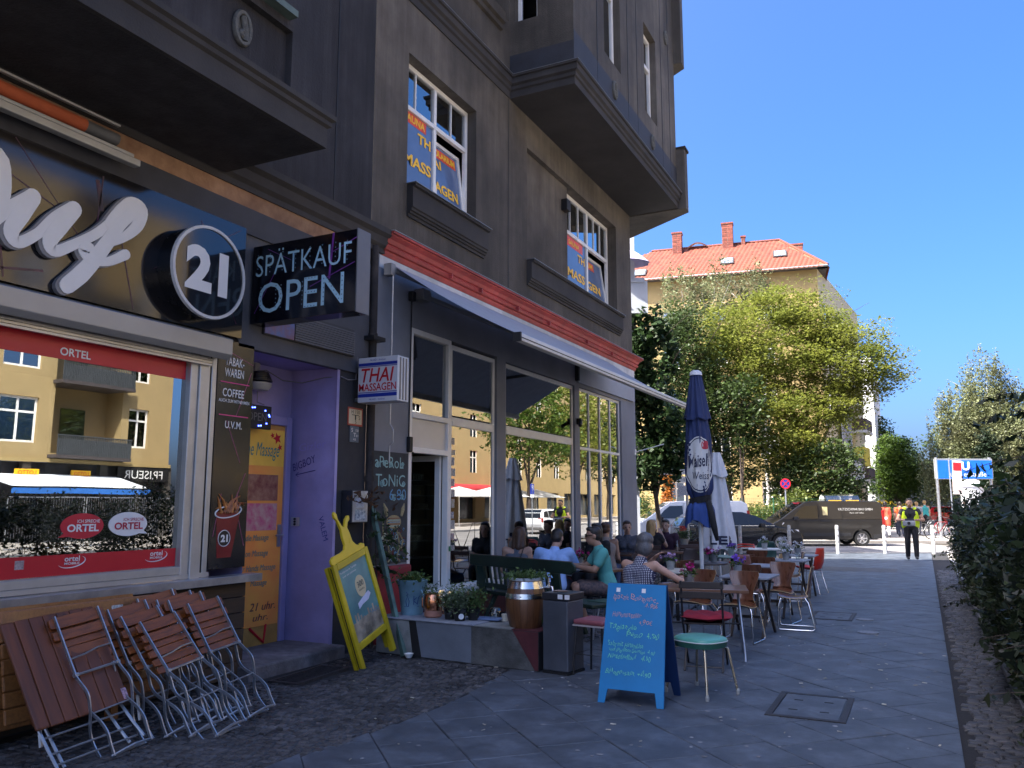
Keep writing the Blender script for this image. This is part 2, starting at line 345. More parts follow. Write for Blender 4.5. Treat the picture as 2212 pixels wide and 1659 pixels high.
# covers in the pavement
iron = mat('cast_iron', (.06, .055, .055), .6, metal=.6, var=.3, sc=20, bump=.3)
def cover(name, x0, y0, x1, y1, label, cat):
    t = thing(name, label, cat, ((x0 + x1) / 2, (y0 + y1) / 2, .003)); w, h = (x1 - x0) / 2, (y1 - y0) / 2
    f = MB()
    for a in ((-w, -h, w, -h + .05), (-w, h - .05, w, h), (-w, -h + .05, -w + .05, h - .05), (w - .05, -h + .05, w, h - .05)): f.box(a[0], a[1], -.02, a[2], a[3], .006)
    f.build('frame', iron, t)
    MB().box(-w + .058, -h + .058, -.02, w - .058, h - .058, .003).build('plate', granite, t)
    for sx in (-.2, .2):
        for sy in (-.2, .2): MB().box(sx * w * 2 - .035, sy * h * 2 - .012, .0, sx * w * 2 + .035, sy * h * 2 + .012, .005).build('handle_slot', joint_m, t)
    return t
cover('inspection_cover', -1.235, 7.0, -.635, 7.9, 'large square inspection cover with paved lid, in the pavement right of the blue menu board', 'manhole cover')
cover('inspection_cover', -1.62, 13.0, -1.02, 13.9, 'small square inspection cover in the pavement by the metal legged chairs', 'manhole cover')
def round_cover(x, y, r, label):
    t = thing('round_cover', label, 'manhole cover', (x, y, .004), group='round covers in the pavement')
    MB().lathe([(0, .004), (r * .8, .004), (r * .8, 0), (r * .84, 0), (r * .84, .006), (r, .006), (r, -.02)], 28).build('plate', mat('worn_iron', (.22, .22, .23), .5, metal=.5, var=.3, sc=25, bump=.4), t, smooth=30)
round_cover(-.75, 11.95, .13, 'round pale metal cover set in the pavement, the nearer of two')
round_cover(-.87, 13.25, .12, 'round pale metal cover set in the pavement, the farther of two')
MB().box(-2.5, 22.6, -.016, -.7, 23.9, .002).build('cobble_patch', cobble_m); tag(bpy.data.objects['cobble_patch'], 'dark rectangular patch of small cobbles across the far pavement', 'paving patch')
t = thing('cellar_grate', 'black iron cellar grating in the cobbles before the purple doorway step', 'grate', (-5.48, 6.63, .004), radians(4))
f = MB(); f.box(-.17, -.42, -.04, .17, -.385, .008); f.box(-.17, .385, -.04, .17, .42, .008); f.box(-.17, -.385, -.04, -.14, .385, .008); f.box(.14, -.385, -.04, .17, .385, .008); f.build('frame', iron, t)
MB().box(-.138, -.383, -.04, .138, .383, -.025).build('pit', flat('pit_black', (.004, .004, .004)), t)
for i in range(16): MB().box(-.138, -.37 + i * .048, -.024, .138, -.358 + i * .048, .004).build('grate_bar', iron, t)
# ================= materials for the two house fronts
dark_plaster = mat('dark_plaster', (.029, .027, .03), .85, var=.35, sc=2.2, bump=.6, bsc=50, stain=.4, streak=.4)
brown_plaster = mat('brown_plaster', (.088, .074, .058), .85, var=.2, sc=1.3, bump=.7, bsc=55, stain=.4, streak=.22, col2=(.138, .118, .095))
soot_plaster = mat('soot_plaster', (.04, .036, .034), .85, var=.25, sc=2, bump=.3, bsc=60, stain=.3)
bitumen = mat('bitumen_band', (.026, .028, .036), .7, var=.25, sc=3, bump=.25, bsc=60)
grey_wall = mat('grey_wall', (.24, .25, .28), .75, var=.12, sc=1.5, bump=.2, bsc=60, stain=.2)
grey_plaster = mat('grey_plaster', (.085, .086, .095), .85, var=.2, sc=2.5, bump=.35, bsc=60, stain=.25)
red_paint = mat('red_cornice_paint', (.42, .06, .05), .6, var=.18, sc=6, bump=.25, bsc=50, stain=.2)
white_frame = mat('white_window_frame', (.82, .80, .75), .35, var=.05, sc=4, stain=.06)
zinc = mat('zinc_edge', (.2, .21, .22), .5, metal=.4, var=.2, sc=8)
purple = mat('purple_paint', (.36, .31, .56), .6, var=.12, sc=2.5, bump=.25, bsc=60, stain=.2)
black = flat('matt_black', (.006, .006, .007), .6)
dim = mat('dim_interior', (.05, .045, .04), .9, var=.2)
alu = mat('aluminium', (.47, .47, .46), .38, metal=.55, var=.08, sc=6, stain=.1)
galv = mat('galvanised_steel', (.42, .44, .47), .38, metal=.85, var=.15, sc=14)
chrome = mat('chrome', (.75, .75, .75), .12, metal=1, var=.05)
glass_dark = glass('window_glass', (.45, .5, .52), .16, 2.2)
glass_shop = glass('shop_glass', (.42, .46, .46), .22, 1.7, wob=.03)
glass_clear = glass('clear_glass', (.8, .85, .85), .04, 1.0)
white_m = flat('white_print', (.75, .75, .74)); red_m = flat('red_print', P(200, 25, 40)); blue_m = flat('blue_print', P(25, 50, 150)); yellow_m = flat('yellow_print', P(240, 180, 30))
pink_m = flat('pink_print', P(215, 60, 130)); teal_m = flat('teal_print', P(30, 120, 125)); black_m = flat('black_print', (.008, .008, .01), .35)

def win(parent, F, u0, z0, u1, z1, mull=(), trans=(), w=.065, dep=.06, m=white_frame, g=glass_dark, bars=(), fm=True, name='window', pane=True):
    """frame with mullions and transoms; bars = (u0,z0,u1,z1) thin glazing bars; one pane per light"""
    b = MB(F); us = [u0] + list(mull) + [u1]; zs = [z0] + list(trans) + [z1]
    b.box(u0, 0, z0, u0 + w, dep, z1); b.box(u1 - w, 0, z0, u1, dep, z1); b.box(u0 + w, 0, z0, u1 - w, dep, z0 + w); b.box(u0 + w, 0, z1 - w, u1 - w, dep, z1)
    for q in trans: b.box(u0 + w, -.003, q - w / 2, u1 - w, dep + .006, q + w / 2)
    for q in mull:
        for a, c in zip(zs, zs[1:]): b.box(q - w / 2, -.006, a + (w if a == z0 else w / 2), q + w / 2, dep + .003, c - (w if c == z1 else w / 2))
    for x in bars: b.box(x[0], .012, x[1], x[2], dep - .012, x[3])
    o = b.build(name, m, parent, bevel=.006, seg=1)
    if pane:
        for a, c in zip(us, us[1:]):
            for e, h in zip(zs, zs[1:]):
                pb = MB(F); pb.box(a + w / 2, .02, e + w / 2, c - w / 2, .028, h - w / 2); pb.build('pane', g, o)
    return o
def bar_win(parent, F, u0, z0, u1, z1): return win(parent, F, u0, z0, u1, z1)

# ================= left house: late shop, purple massage doorway, dark bay above
SH = thing('shop_house', 'dark blue-black plastered house with late shop, purple doorway and overhanging bay', 'building')
FA = FAC(-6)
w = MB(FA); w.wall(-8, 8.14, 3.2, 19, [], .3); w.wall(-8, 5.72, 0, .93, [], .1); w.add([(-8, -12, 19), (8.14, -12, 19), (8.14, 0, 19), (-8, 0, 19)], [(0, 1, 2, 3)]); w.add([(-8, 0, 0), (-8, -12, 0), (-8, -12, 19), (-8, 0, 19)], [(0, 1, 2, 3)])
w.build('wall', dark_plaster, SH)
w = MB(FA); w.box(5.98, 0, 3.24, 8.13, .02, 4.6); w.build('plaster_field', grey_plaster, SH)
w = MB(FA); w.box(-8, .0, 4.36, 8.0, .045, 4.63); w.build('dark_band', mat('dark_band', (.04, .04, .046), .7, var=.2), SH)
w = MB(FA); w.wall(-8, 7.4, 4.632, 4.80, [], .1); V_ = w.build('exposed_brick_strip', mat('raw_orange_render', (.34, .17, .09), .9, var=.3, sc=4, col2=(.46, .27, .15), bump=.6, bsc=30, stain=.3), SH); V_.location.x = .03
w = MB(FA); prof = [(0, 4.8), (.05, 4.8), (.05, 4.86), (.09, 4.9), (.11, 4.99), (.16, 5.03), (.16, 5.1), (0, 5.13)]
m_ = MB(); m_.sweep([(o, z) for o, z in prof], [(-6, -8, 1, 0), (-6, 8.38, 1, 0)]); m_.build('string_course', soot_plaster, SH)
# bay
b = MB(FA); bz = 4.87
b.add([(-8, 1.27, bz), (5.62, 1.27, bz), (5.62, 0, bz), (-8, 0, bz)], [(0, 1, 2, 3)])
b.wall(-8, 5.62, bz, 19, [], .1); 
b = MB(FAC(-4.73)); b.wall(-8, 5.62, bz, 19, [(3.0, 5.24, 5.2, 5.78, .07), (3.2, 5.95, 5.05, 7.6, .25)], .1, 0)
b.add([(5.62, 0, bz), (5.62, -1.27, bz), (5.62, -1.27, 19), (5.62, 0, 19)], [(0, 1, 2, 3)]); b.add([(-8, 0, bz), (5.62, 0, bz), (5.62, -1.27, bz), (-8, -1.27, bz)], [(0, 1, 2, 3)])
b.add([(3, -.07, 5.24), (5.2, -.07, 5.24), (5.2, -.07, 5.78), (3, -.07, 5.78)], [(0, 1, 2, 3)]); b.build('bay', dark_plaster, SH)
win(SH, FAC(-4.98), 3.2, 5.95, 5.05, 7.6, (4.1,), (7.0,))
m_ = MB(); pr = [(0, 4.872), (.04, 4.872), (.04, 5.06), (.07, 5.08), (.07, 5.12), (.1, 5.14), (.1, 5.185), (0, 5.2)]
m_.sweep(pr, [(-4.73, -8, 1, 0), (-4.73, 5.62, 1, 1), (-6, 5.62, 0, 1)]); m_.build('bay_ledge', soot_plaster, SH)
MB(FAC(-4.73)).box(3.1, .0, 5.86, 5.15, .1, 5.92).build('window_sill', mat('verdigris_sill', (.1, .14, .12), .6, var=.2), SH)
orn = mat('sandy_ornament', (.10, .098, .088), .85, var=.3, sc=30, bump=.4)
def oval(F, u, z, h, parent, scroll=True):
    o = MB(F); n = 26
    ring = [(u + .3 * h * cos(2*pi*i/n), .02, z + .5 * h * sin(2*pi*i/n)) for i in range(n)]
    o.tube(ring, .028 * h / .3, 6, closed=True)
    o.prism([(u + .28*h*cos(2*pi*i/n), -.01, z + .48*h*sin(2*pi*i/n)) for i in range(n)], (0, .018, 0))
    if scroll:
        o.tube([(u + .15*h*sin(t*2.2)*(.6+.4*t), .02, z + .38*h*(1 - 2*t)) for t in [i/14 for i in range(15)] for t in [t]], .035*h/.3, 6)
        o.tube([(u + .1*h*cos(a)*(1-a/9), .02, z - .2*h + .12*h*sin(a)*(1-a/9)) for a in [i*.5 for i in range(13)]], .025*h/.3, 6)
    o.build('oval_ornament', orn, parent, smooth=60)
oval(FAC(-4.8), 4.66, 5.53, .27, SH); oval(FAC(-4.8), 3.55, 5.55, .2, SH)
# pilaster groove
MB(FA).box(7.39, .0, 5.15, 7.41, .006, 19).build('wall_groove', black, SH)
# niche with purple walls
n_ = MB(); n_.add([(-6.7, 7.6, .1), (-6.0, 7.6, .1), (-6.0, 7.6, 3.23), (-6.7, 7.6, 3.23)], [(0, 1, 2, 3)])
n_.add([(-6.7, 6.2, .1), (-6.0, 6.2, .1), (-6.0, 6.2, 3.23), (-6.7, 6.2, 3.23)], [(0, 1, 2, 3)]); n_.add([(-6.7, 6.2, 3.23), (-6, 6.2, 3.23), (-6, 7.6, 3.23), (-6.7, 7.6, 3.23)], [(0, 1, 2, 3)])
n_.add([(-6.7, 6.2, .1), (-6.7, 7.6, .1), (-6.7, 7.6, 3.23), (-6.7, 6.2, 3.23)], [(0, 1, 2, 3)])
n_.box(-6.0, 7.56, .1, -5.992, 7.606, 3.235)
n_.build('purple_niche', purple, SH)
MB().box(-6.7, 6.16, -.1, -5.82, 7.63, .115).build('doorstep', mat('worn_step', (.19, .175, .18), .8, var=.3, sc=9, bump=.6, bsc=60, stain=.35), SH, bevel=.02)
pier = MB(FA); pier.box(7.605, -.3, -.02, 8.14, .0, 3.24); pier.build('pier', mat('pier_plaster', (.04, .038, .04), .85, var=.2, sc=3, bump=.5, bsc=70), SH)
MB(FA).box(5.98, -.05, 3.2, 8.0, .03, 3.26).build('lintel_edge', grey_plaster, SH)
# massage door with its poster
door = MB().box(-6.705, 6.72, .115, -6.66, 7.47, 2.55).build('massage_door', mat('door_ochre', (.5, .25, .06), .5, var=.15), SH)
fr = MB(); fr.box(-6.7, 7.47, .115, -6.63, 7.56, 2.66); fr.box(-6.7, 6.6, 2.555, -6.63, 7.469, 2.66); fr.build('door_frame', purple, SH, bevel=.008)
pm = mat('poster_ground', P(250, 180, 80), .4, var=.0, col2=P(245, 140, 70), sc=1.2)
pst = MB().box(-6.66, 6.74, .32, -6.652, 7.455, 2.5).build('door_poster', pm, SH)
ph = mat('photo_print_skin', P(235, 175, 140), .4, var=.5, sc=9, col2=P(120, 50, 45)); ph2 = mat('photo_print_pink', P(240, 200, 185), .4, sc=11, var=.3, col2=P(200, 70, 120))
MB().box(-6.652, 6.8, 1.69, -6.648, 7.37, 1.98).build('photo', ph, pst); MB().box(-6.652, 6.8, 1.36, -6.648, 7.37, 1.66).build('photo', ph2, pst)
yb = MB(); yb.box(-6.652, 6.745, 2.08, -6.65, 7.45, 2.49); yb.build('poster_field', mat('poster_yellow', P(250, 195, 75), .4, var=.12, sc=3), pst)
for s_, u, z, W_, H_, m2 in (('the Massage', 6.82, 2.14, .55, .2, teal_m), ('Candle Massage', 6.78, 1.23, .47, .085, teal_m), ('Lotion Massage', 6.78, 1.06, .47, .085, teal_m), ('Four Hands Massage', 6.76, .9, .62, .085, teal_m), ('Massage', 7.0, .74, .25, .08, teal_m), ('21 uhr.', 7.0, .49, .4, .085, flat('plum_print', P(60, 20, 60))), ('uhr.', 7.06, .38, .23, .07, flat('plum_print', P(60, 20, 60)))):
    text(s_, pst, (-6.649, u, z), (0, 1, 0), (0, 0, 1), W_, H_, m2, shear=.25)
fl = MB()
for cx, cz, r in ((7.33, 2.4, .07), (7.38, 2.3, .04), (7.25, 2.43, .035)):
    fl.prism([(-6.65, cx + (r if i % 2 else r * .45) * cos(i*pi/5), cz + (r if i % 2 else r * .45) * sin(i*pi/5)) for i in range(10)], (.003, 0, 0))
fl.build('flower_print', red_m, pst)
sg = MB(); sg.tube([(-6.655, 7.02 + .0, .31), (-6.655, 7.24, .14), (-6.655, 7.27, .33)], .016, 6); sg.build('graffiti', red_m, door)
hd = MB(); hd.box(-6.655, 7.39, 1.17, -6.64, 7.44, 1.42); hd.tube([(-6.64, 7.415, 1.3), (-6.58, 7.415, 1.3), (-6.58, 7.3, 1.3)], .011, 8); hd.build('handle', galv, door)
gr = flat('marker_purple', P(55, 50, 120)); grw = flat('scratch_white', P(150, 140, 200)); grb = flat('marker_blue', P(35, 55, 130))
text('BIGBOY', SH, (-6.62, 7.597, 2.03), (.94, 0, .3), (-.2, 0, .95), .34, .09, gr, name='graffiti'); text('VALEM', SH, (-6.23, 7.597, 1.5), (.3, 0, -.95), (.95, 0, .3), .28, .07, grb, name='graffiti')
text('Gizler', SH, (-6.55, 7.597, 2.26), (.98, 0, .1), (0, 0, 1), .4, .09, grw, name='scratching')
a_ = MB(); a_.tube([(-6.3, 7.597, 2.04), (-6.59, 7.597, 1.99)], .004, 4); a_.tube([(-6.55, 7.597, 2.02), (-6.59, 7.597, 1.99), (-6.55, 7.597, 1.97)], .004, 4); a_.build('graffiti_arrow', gr, SH)
bp = MB(); bp.box(-6.62, 7.58, 1.4, -6.5, 7.6, 1.5); bp.build('bell_plate', alu, SH)
for k in range(3): MB().lathe([(0, .012), (.014, .012), (.014, 0)], 10, (0, 0, 0)).build('bell_button', black, bpy.data.objects['bell_plate'], (-6.56, 7.58, 1.42 + .03 * k), rot=(pi / 2, 0, 0))
# lamp, LED sign and cables inside the niche
t = thing('wall_lamp', 'ribbed oval bulkhead lamp above the massage door in the purple doorway', 'lamp', (-6.7, 6.97, 3.02))
MB().lathe([(.02, -.09), (.1, -.08), (.14, -.03), (.14, .0)], 20, sx=.75).build('lens', mat('lamp_lens', (.4, .4, .36), .3, var=.1), t, (.1, 0, -.02), smooth=40)
hb = MB(); 
for k in range(5): hb.lathe([(.15 - .012 * k, -.0 + .022 * k), (.15 - .012 * k, .012 + .022 * k), (.12 - .01 * k, .022 + .022 * k)], 20, sx=.75)
hb.build('ribbed_housing', flat('lamp_black', (.02, .018, .018), .4), t, (.1, 0, .0), smooth=40); MB().box(.0, -.05, .1, .06, .03, .24).build('sensor', mat('sensor_cream', (.4, .38, .33), .5, var=.1), t, bevel=.008)
t = thing('led_open_sign', 'small black hanging LED board reading OPEN with blue dots in the purple doorway', 'sign', (-6.5, 6.83, 2.6), radians(0))
MB().box(-.015, -.25, -.13, .015, .21, .13).build('board', black, t, bevel=.004)
lm = mat('blue_led', (.05, .09, 1), .3, var=0, emit=4); lw = flat('led_off', (.16, .15, .13))
L_ = MB()
for i in range(36):
    a = i * 2 * pi / 36
    if i % 9 not in (1, 2, 5): continue
    L_.obox((.018, -.02 + .2 * cos(a), .1 * sin(a)), (.008, .013, .013))
L_.build('lit_dots', lm, t)
text('OPEN', t, (.016, -.16, -.045), (0, 1, 0), (0, 0, 1), .29, .09, lw)
cb = MB(); cb.tube([(-6.68, 7.0, 3.14), (-6.65, 7.1, 3.17), (-6.62, 7.35, 3.08), (-6.5, 7.55, 3.07), (-6.2, 7.59, 3.12), (-5.985, 7.62, 3.12), (-5.985, 7.75, 3.1), (-5.985, 7.9, 3.12), (-5.985, 7.92, 3.4)], .007, 5); cb.tube([(-6.62, 6.95, 2.9), (-6.6, 6.93, 2.78), (-6.49, 6.93, 2.74)], .005, 5); tag(cb.build('cable', mat('grey_cable', (.2, .19, .2), .6, var=.1)), 'thin cable sagging across the top of the purple doorway', 'cable')

# shop window, shutter box, sill
SW = MB(FA); SW.box(5.41, -.06, .98, 5.5, .03, 3.03); SW.box(5.5, -.04, .98, 5.62, .05, 3.03); SW.box(5.66, -.04, .98, 5.72, .03, 3.05); SW.box(-3, -.06, 1.03, 5.41, .03, 1.1); SW.box(-3, -.06, 2.96, 5.41, .02, 3.05)
sw = SW.build('shop_window', alu, SH, bevel=.005, seg=1)
MB(FA).box(-3, -.04, 1.1, 5.41, -.03, 2.96).build('pane', glass_shop, sw)
MB(FA).box(5.62, -.05, .98, 5.66, .02, 3.05).build('gasket', black, sw)
rb = mat('sticker_red', P(190, 25, 45), .35, var=.06, sc=2)
MB(FA).box(-3, -.03, 1.105, 5.4, -.0265, 1.262).build('red_foil', rb, sw); MB(FA).box(-3, -.03, 2.785, 5.4, -.0265, 2.955).build('red_foil', rb, sw)
text('ORTEL', sw, (-6.025, 4.15, 2.815), (0, 1, 0), (0, 0, 1), .27, .065, white_m, bold=.02)
for u in (4.28, 5.08):
    text('ortel', sw, (-6.025, u + .045, 1.207), (0, 1, 0), (0, 0, 1), .13, .042, white_m, bold=.015); text('MOBILE', sw, (-6.025, u + .045, 1.182), (0, 1, 0), (0, 0, 1), .13, .018, white_m, bold=.02)
    MB().tube([(-6.024, u + .11 + .115*cos(a), 1.203 + .044*sin(a) + .012*cos(a)) for a in [-2.9 + i*.24 for i in range(16)]], [.001 + .004*sin(pi*i/15) for i in range(16)], 5).build('logo_swoosh', white_m, sw)
def bubble(u, z, fill, ink, tail):
    pts = [(-6.028, u + .19*cos(2*pi*i/36), z + .1*sin(2*pi*i/36)) for i in range(36)]; pb = MB(); pb.prism(pts, (.003, 0, 0)); pb.prism([(-6.0278, u + tail*.15, z - .05), (-6.0278, u + tail*.1, z - .08), (-6.0278, u + tail*.2, z - .085)], (.0025, 0, 0)); o = pb.build('speech_bubble_sticker', fill, sw)
    text('ICH SPRECHE', sw, (-6.0235, u - .05, z + .025), (0, 1, 0), (0, 0, 1), .2, .026, ink, bold=.01); text('ORTEL', sw, (-6.0235, u - .135, z - .045), (0, 1, 0), (0, 0, 1), .28, .06, ink, bold=.03)
bubble(4.46, 1.478, flat('bubble_red', P(195, 35, 55)), white_m, -1); bubble(4.885, 1.485, white_m, flat('bubble_ink', P(170, 25, 60)), 1)
MB().box(-6.028, 3.93, 1.17, -6.0245, 4.0, 1.235).build('sticker', mat('old_sticker', (.35, .28, .28), .5, var=.4, sc=60), sw)
bx = MB(FA); bx.add([(-3, 0, 3.05), (5.73, 0, 3.05), (5.73, .17, 3.0), (-3, .17, 3.0), (-3, .21, 3.05), (5.73, .21, 3.05), (5.73, .21, 3.2), (-3, .21, 3.2), (-3, .0, 3.27), (5.73, 0, 3.27)], [(0,1,2,3),(3,2,5,4),(4,5,6,7),(7,6,9,8),(1,9,6,5,2),(0,3,4,7,8)]); bx.build('shutter_box', mat('shutter_box_grey', (.33, .33, .32), .4, metal=.4, var=.06, sc=2), SH, bevel=.006)
sl_ = MB(FA)
for k in range(3): sl_.box(-3, .05 + k * .0, 2.985 - .025 * k, 5.6, .09, 3.005 - .025 * k)
sl_.build('shutter_slat_end', alu, SH)
s1 = MB(FA); s1.box(-3, .0, .955, 6.3, .16, .985); s1.box(-3, .16, .915, 6.3, .168, .985); s1.build('window_sill', mat('sheet_metal_sill', (.38, .39, .42), .35, metal=.7, var=.2, sc=6, stain=.2), SH, bevel=.003)
s2 = MB(FA); s2.box(-3, .0, .99, 5.74, .035, 1.03); s2.build('sill_rail', alu, SH)
for k in range(9): MB(FA).lathe([(0, .01), (.008, .008), (.01, 0)], 8).build('rivet', galv, SH, (-5.965, 3.4 + k * .25, 1.01), rot=(0, pi / 2, 0))
brdm = mat('brown_board', (.055, .035, .022), .6, var=.25, sc=3, wave=(1, 1.5, 14), bump=.2)
for k in range(6): MB(FA).box(-3, .0, .02 + k * .15, 6.22, .035, .163 + k * .15).build('board', brdm, SH, bevel=.004)
MB(FA).box(6.19, -.6, .0, 6.22, .0, .93).build('board_end', brdm, SH)
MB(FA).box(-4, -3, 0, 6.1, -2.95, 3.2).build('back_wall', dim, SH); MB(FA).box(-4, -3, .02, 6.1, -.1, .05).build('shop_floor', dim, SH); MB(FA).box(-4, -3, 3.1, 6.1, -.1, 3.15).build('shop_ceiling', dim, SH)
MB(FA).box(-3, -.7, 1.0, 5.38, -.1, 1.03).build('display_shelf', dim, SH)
bxm = mat('orange_carton', P(235, 130, 35), .6, var=.08)
t = thing('carton', 'orange cardboard box on the shelf behind the shop window', 'box', (-6.45, 4.55, 1.03)); MB().box(-.15, -.19, 0, .15, .19, .3).build('box_body', bxm, t, bevel=.004); MB().box(.1501, -.02, .12, .153, .07, .22).build('paper_note', white_m, t)
t = thing('brochure', 'light blue leaflet standing behind the shop window glass, right of the speech bubbles', 'leaflet', (-6.2, 5.12, 1.03), radians(5)); MB().box(-.008, -.1, 0, 0, .1, .34).build('sheet', mat('leaflet_blue', P(120, 190, 230), .5, var=.35, sc=9, col2=P(220, 235, 245)), t)

# poster strip with coffee cup
ps = thing('advertising_board', 'tall dark advertising panel for tobacco and coffee beside the purple doorway', 'sign', (-5.99, 5.97, 1.05))
pd = mat('night_print', (.013, .013, .016), .16, var=.3, sc=3)
MB().box(0, -.24, 0, .02, .225, 2.18).build('panel', pd, ps)
for s_, u, z, W_, H_ in (('TABAK-', -.155, 1.935, .25, .085), ('WAREN', -.155, 1.825, .25, .085), ('COFFEE', -.17, 1.63, .28, .08), ('AUCH ZUM MITNEHMEN', -.215, 1.575, .4, .032), ('U.V.M.', -.12, 1.325, .22, .07)):
    text(s_, ps, (.0225, u, z), (0, 1, 0), (0, 0, 1), W_, H_, white_m, bold=.01)
for z in (1.765, 1.445): MB().box(.02, -.2, z, .0225, .18, z + .01).build('pink_rule', pink_m, ps)
lp = mat('light_streak', P(150, 70, 110), .3, var=.3)
sp = MB()
for a, b in (((-.2, 2.1), (.22, 1.98)), ((.2, 1.9), (.02, 1.45)), ((.1, 1.0), (-.1, 1.4)), ((-.2, .3), (-.12, .7)), ((.2, .2), (.1, .5)), ((.18, .9), (.05, .62))): sp.bar((.021, *a), (.021, *b), .006, .002, up=(1, 0, 0))
sp.build('light_streak', lp, ps)
cu = MB(); cu.prism([(.021, -.19 + .02, .52), (.021, .13, .52), (.021, .035, .1), (.021, -.14, .1)], (.002, 0, 0)); cu.build('cup_print', mat('cup_red', P(120, 22, 34), .3, var=.25, sc=5), ps)
MB().tube([(.023, -.02 + .165*cos(2*pi*i/30), .53 + .055*sin(2*pi*i/30) + .02*cos(2*pi*i/30)) for i in range(30)], .007, 5, closed=True).build('cup_rim_print', white_m, ps)
sp = MB(); rr = random.Random(3)
for k in range(16):
    a = rr.uniform(.3, 2.8); L = rr.uniform(.08, .24); x0 = -.02 + rr.uniform(-.12, .12)
    sp.tube([(.024, x0, .52), (.024, x0 + .4*L*cos(a), .52 + .5*L), (.024, x0 + L*cos(a), .5 + L*sin(a)*1.0)], [.02, .013, .002], 5)
sp.build('coffee_splash_print', mat('coffee_print', P(130, 62, 22), .3, var=.5, sc=20, col2=P(210, 130, 60)), ps)
MB().prism([(.0235, -.06 + .075*cos(2*pi*i/28), .28 + .075*sin(2*pi*i/28)) for i in range(28)], (.001, 0, 0)).build('badge_print', black_m, ps)
MB().tube([(.0245, -.06 + .075*cos(2*pi*i/28), .28 + .075*sin(2*pi*i/28)) for i in range(28)], .004, 4, closed=True).build('badge_ring_print', white_m, ps)
text('21', ps, (.0255, -.105, .245), (0, 1, 0), (0, 0, 1), .09, .07, white_m, bold=.05)

# fascia with script letters
fs = thing('shop_fascia', 'glossy black shop sign panel with big white script letters above the shop window', 'sign', (-5.98, 0, 0))
MB().box(-.015, -3, 3.27, .04, 5.98, 4.4).build('panel', mat('gloss_black_panel', (.012, .011, .012), .09, var=.3, sc=1.2, spec=.8), fs)
sp = MB()
for a, b, r in (((3.5, 3.35), (3.9, 3.42), .014), ((3.55, 4.1), (4.1, 3.9), .008), ((4.35, 4.35), (4.3, 3.5), .01), ((4.3, 4.3), (4.36, 4.05), .03), ((4.55, 3.9), (4.72, 3.3), .008), ((5.4, 4.3), (5.9, 3.4), .008), ((4.9, 3.7), (5.9, 4.35), .005), ((3.6, 4.38), (4.2, 3.75), .005), ((3.5, 3.9), (3.6, 3.3), .01)):
    sp.bar((.041, *a), (.041, *b), r * 1.3, .002, up=(1, 0, 0))
sp.build('light_streak', mat('pink_streak', P(120, 55, 90), .3, var=.5, sc=4, col2=P(45, 30, 40)), fs)
def stroke(mb, pts, ws, x0, x1, m=0):
    n = len(pts); Lp = []; Rp = []
    for i, (p, wd) in enumerate(zip(pts, ws)):
        a = V(pts[max(0, i-1)]); b = V(pts[min(n-1, i+1)]); d = (b - a).normalized(); nn = V((-d.y, d.x))
        Lp.append(V(p) + nn * wd / 2); Rp.append(V(p) - nn * wd / 2)
    e = pts[-1]; d = (V(pts[-1]) - V(pts[-2])).normalized(); endc = [V(e) + (d * cos(a) + V((-d.y, d.x)) * sin(a)) * ws[-1] / 2 for a in (.9, .45, 0, -.45, -.9)]
    d = (V(pts[0]) - V(pts[1])).normalized(); stc = [V(pts[0]) + (d * cos(a) + V((-d.y, d.x)) * sin(a)) * ws[0] / 2 for a in (.9, .45, 0, -.45, -.9)]
    for i in range(n - 1): mb.prism([(x0, *Lp[i]), (x0, *Lp[i+1]), (x0, *Rp[i+1]), (x0, *Rp[i])], (x1 - x0, 0, 0), m)
    mb.prism([(x0, *Lp[-1])] + [(x0, *c) for c in endc] + [(x0, *Rp[-1])], (x1 - x0, 0, 0), m); mb.prism([(x0, *Rp[0])] + [(x0, *c) for c in stc] + [(x0, *Lp[0])], (x1 - x0, 0, 0), m)
def crv(cp, k=6):
    out = []; n = len(cp)
    for i in range(n - 1):
        p0, p1, p2, p3 = (V(cp[max(0, i-1)]), V(cp[i]), V(cp[i+1]), V(cp[min(n-1, i+2)]))
        for j in range(k): t = j / k; out.append(tuple(.5*((2*p1)+(-p0+p2)*t+(2*p0-5*p1+4*p2-p3)*t*t+(-p0+3*p1-3*p2+p3)*t**3)))
    return out + [tuple(cp[-1])]
fwht = mat('letter_white', (.74, .73, .70), .4, var=.03)
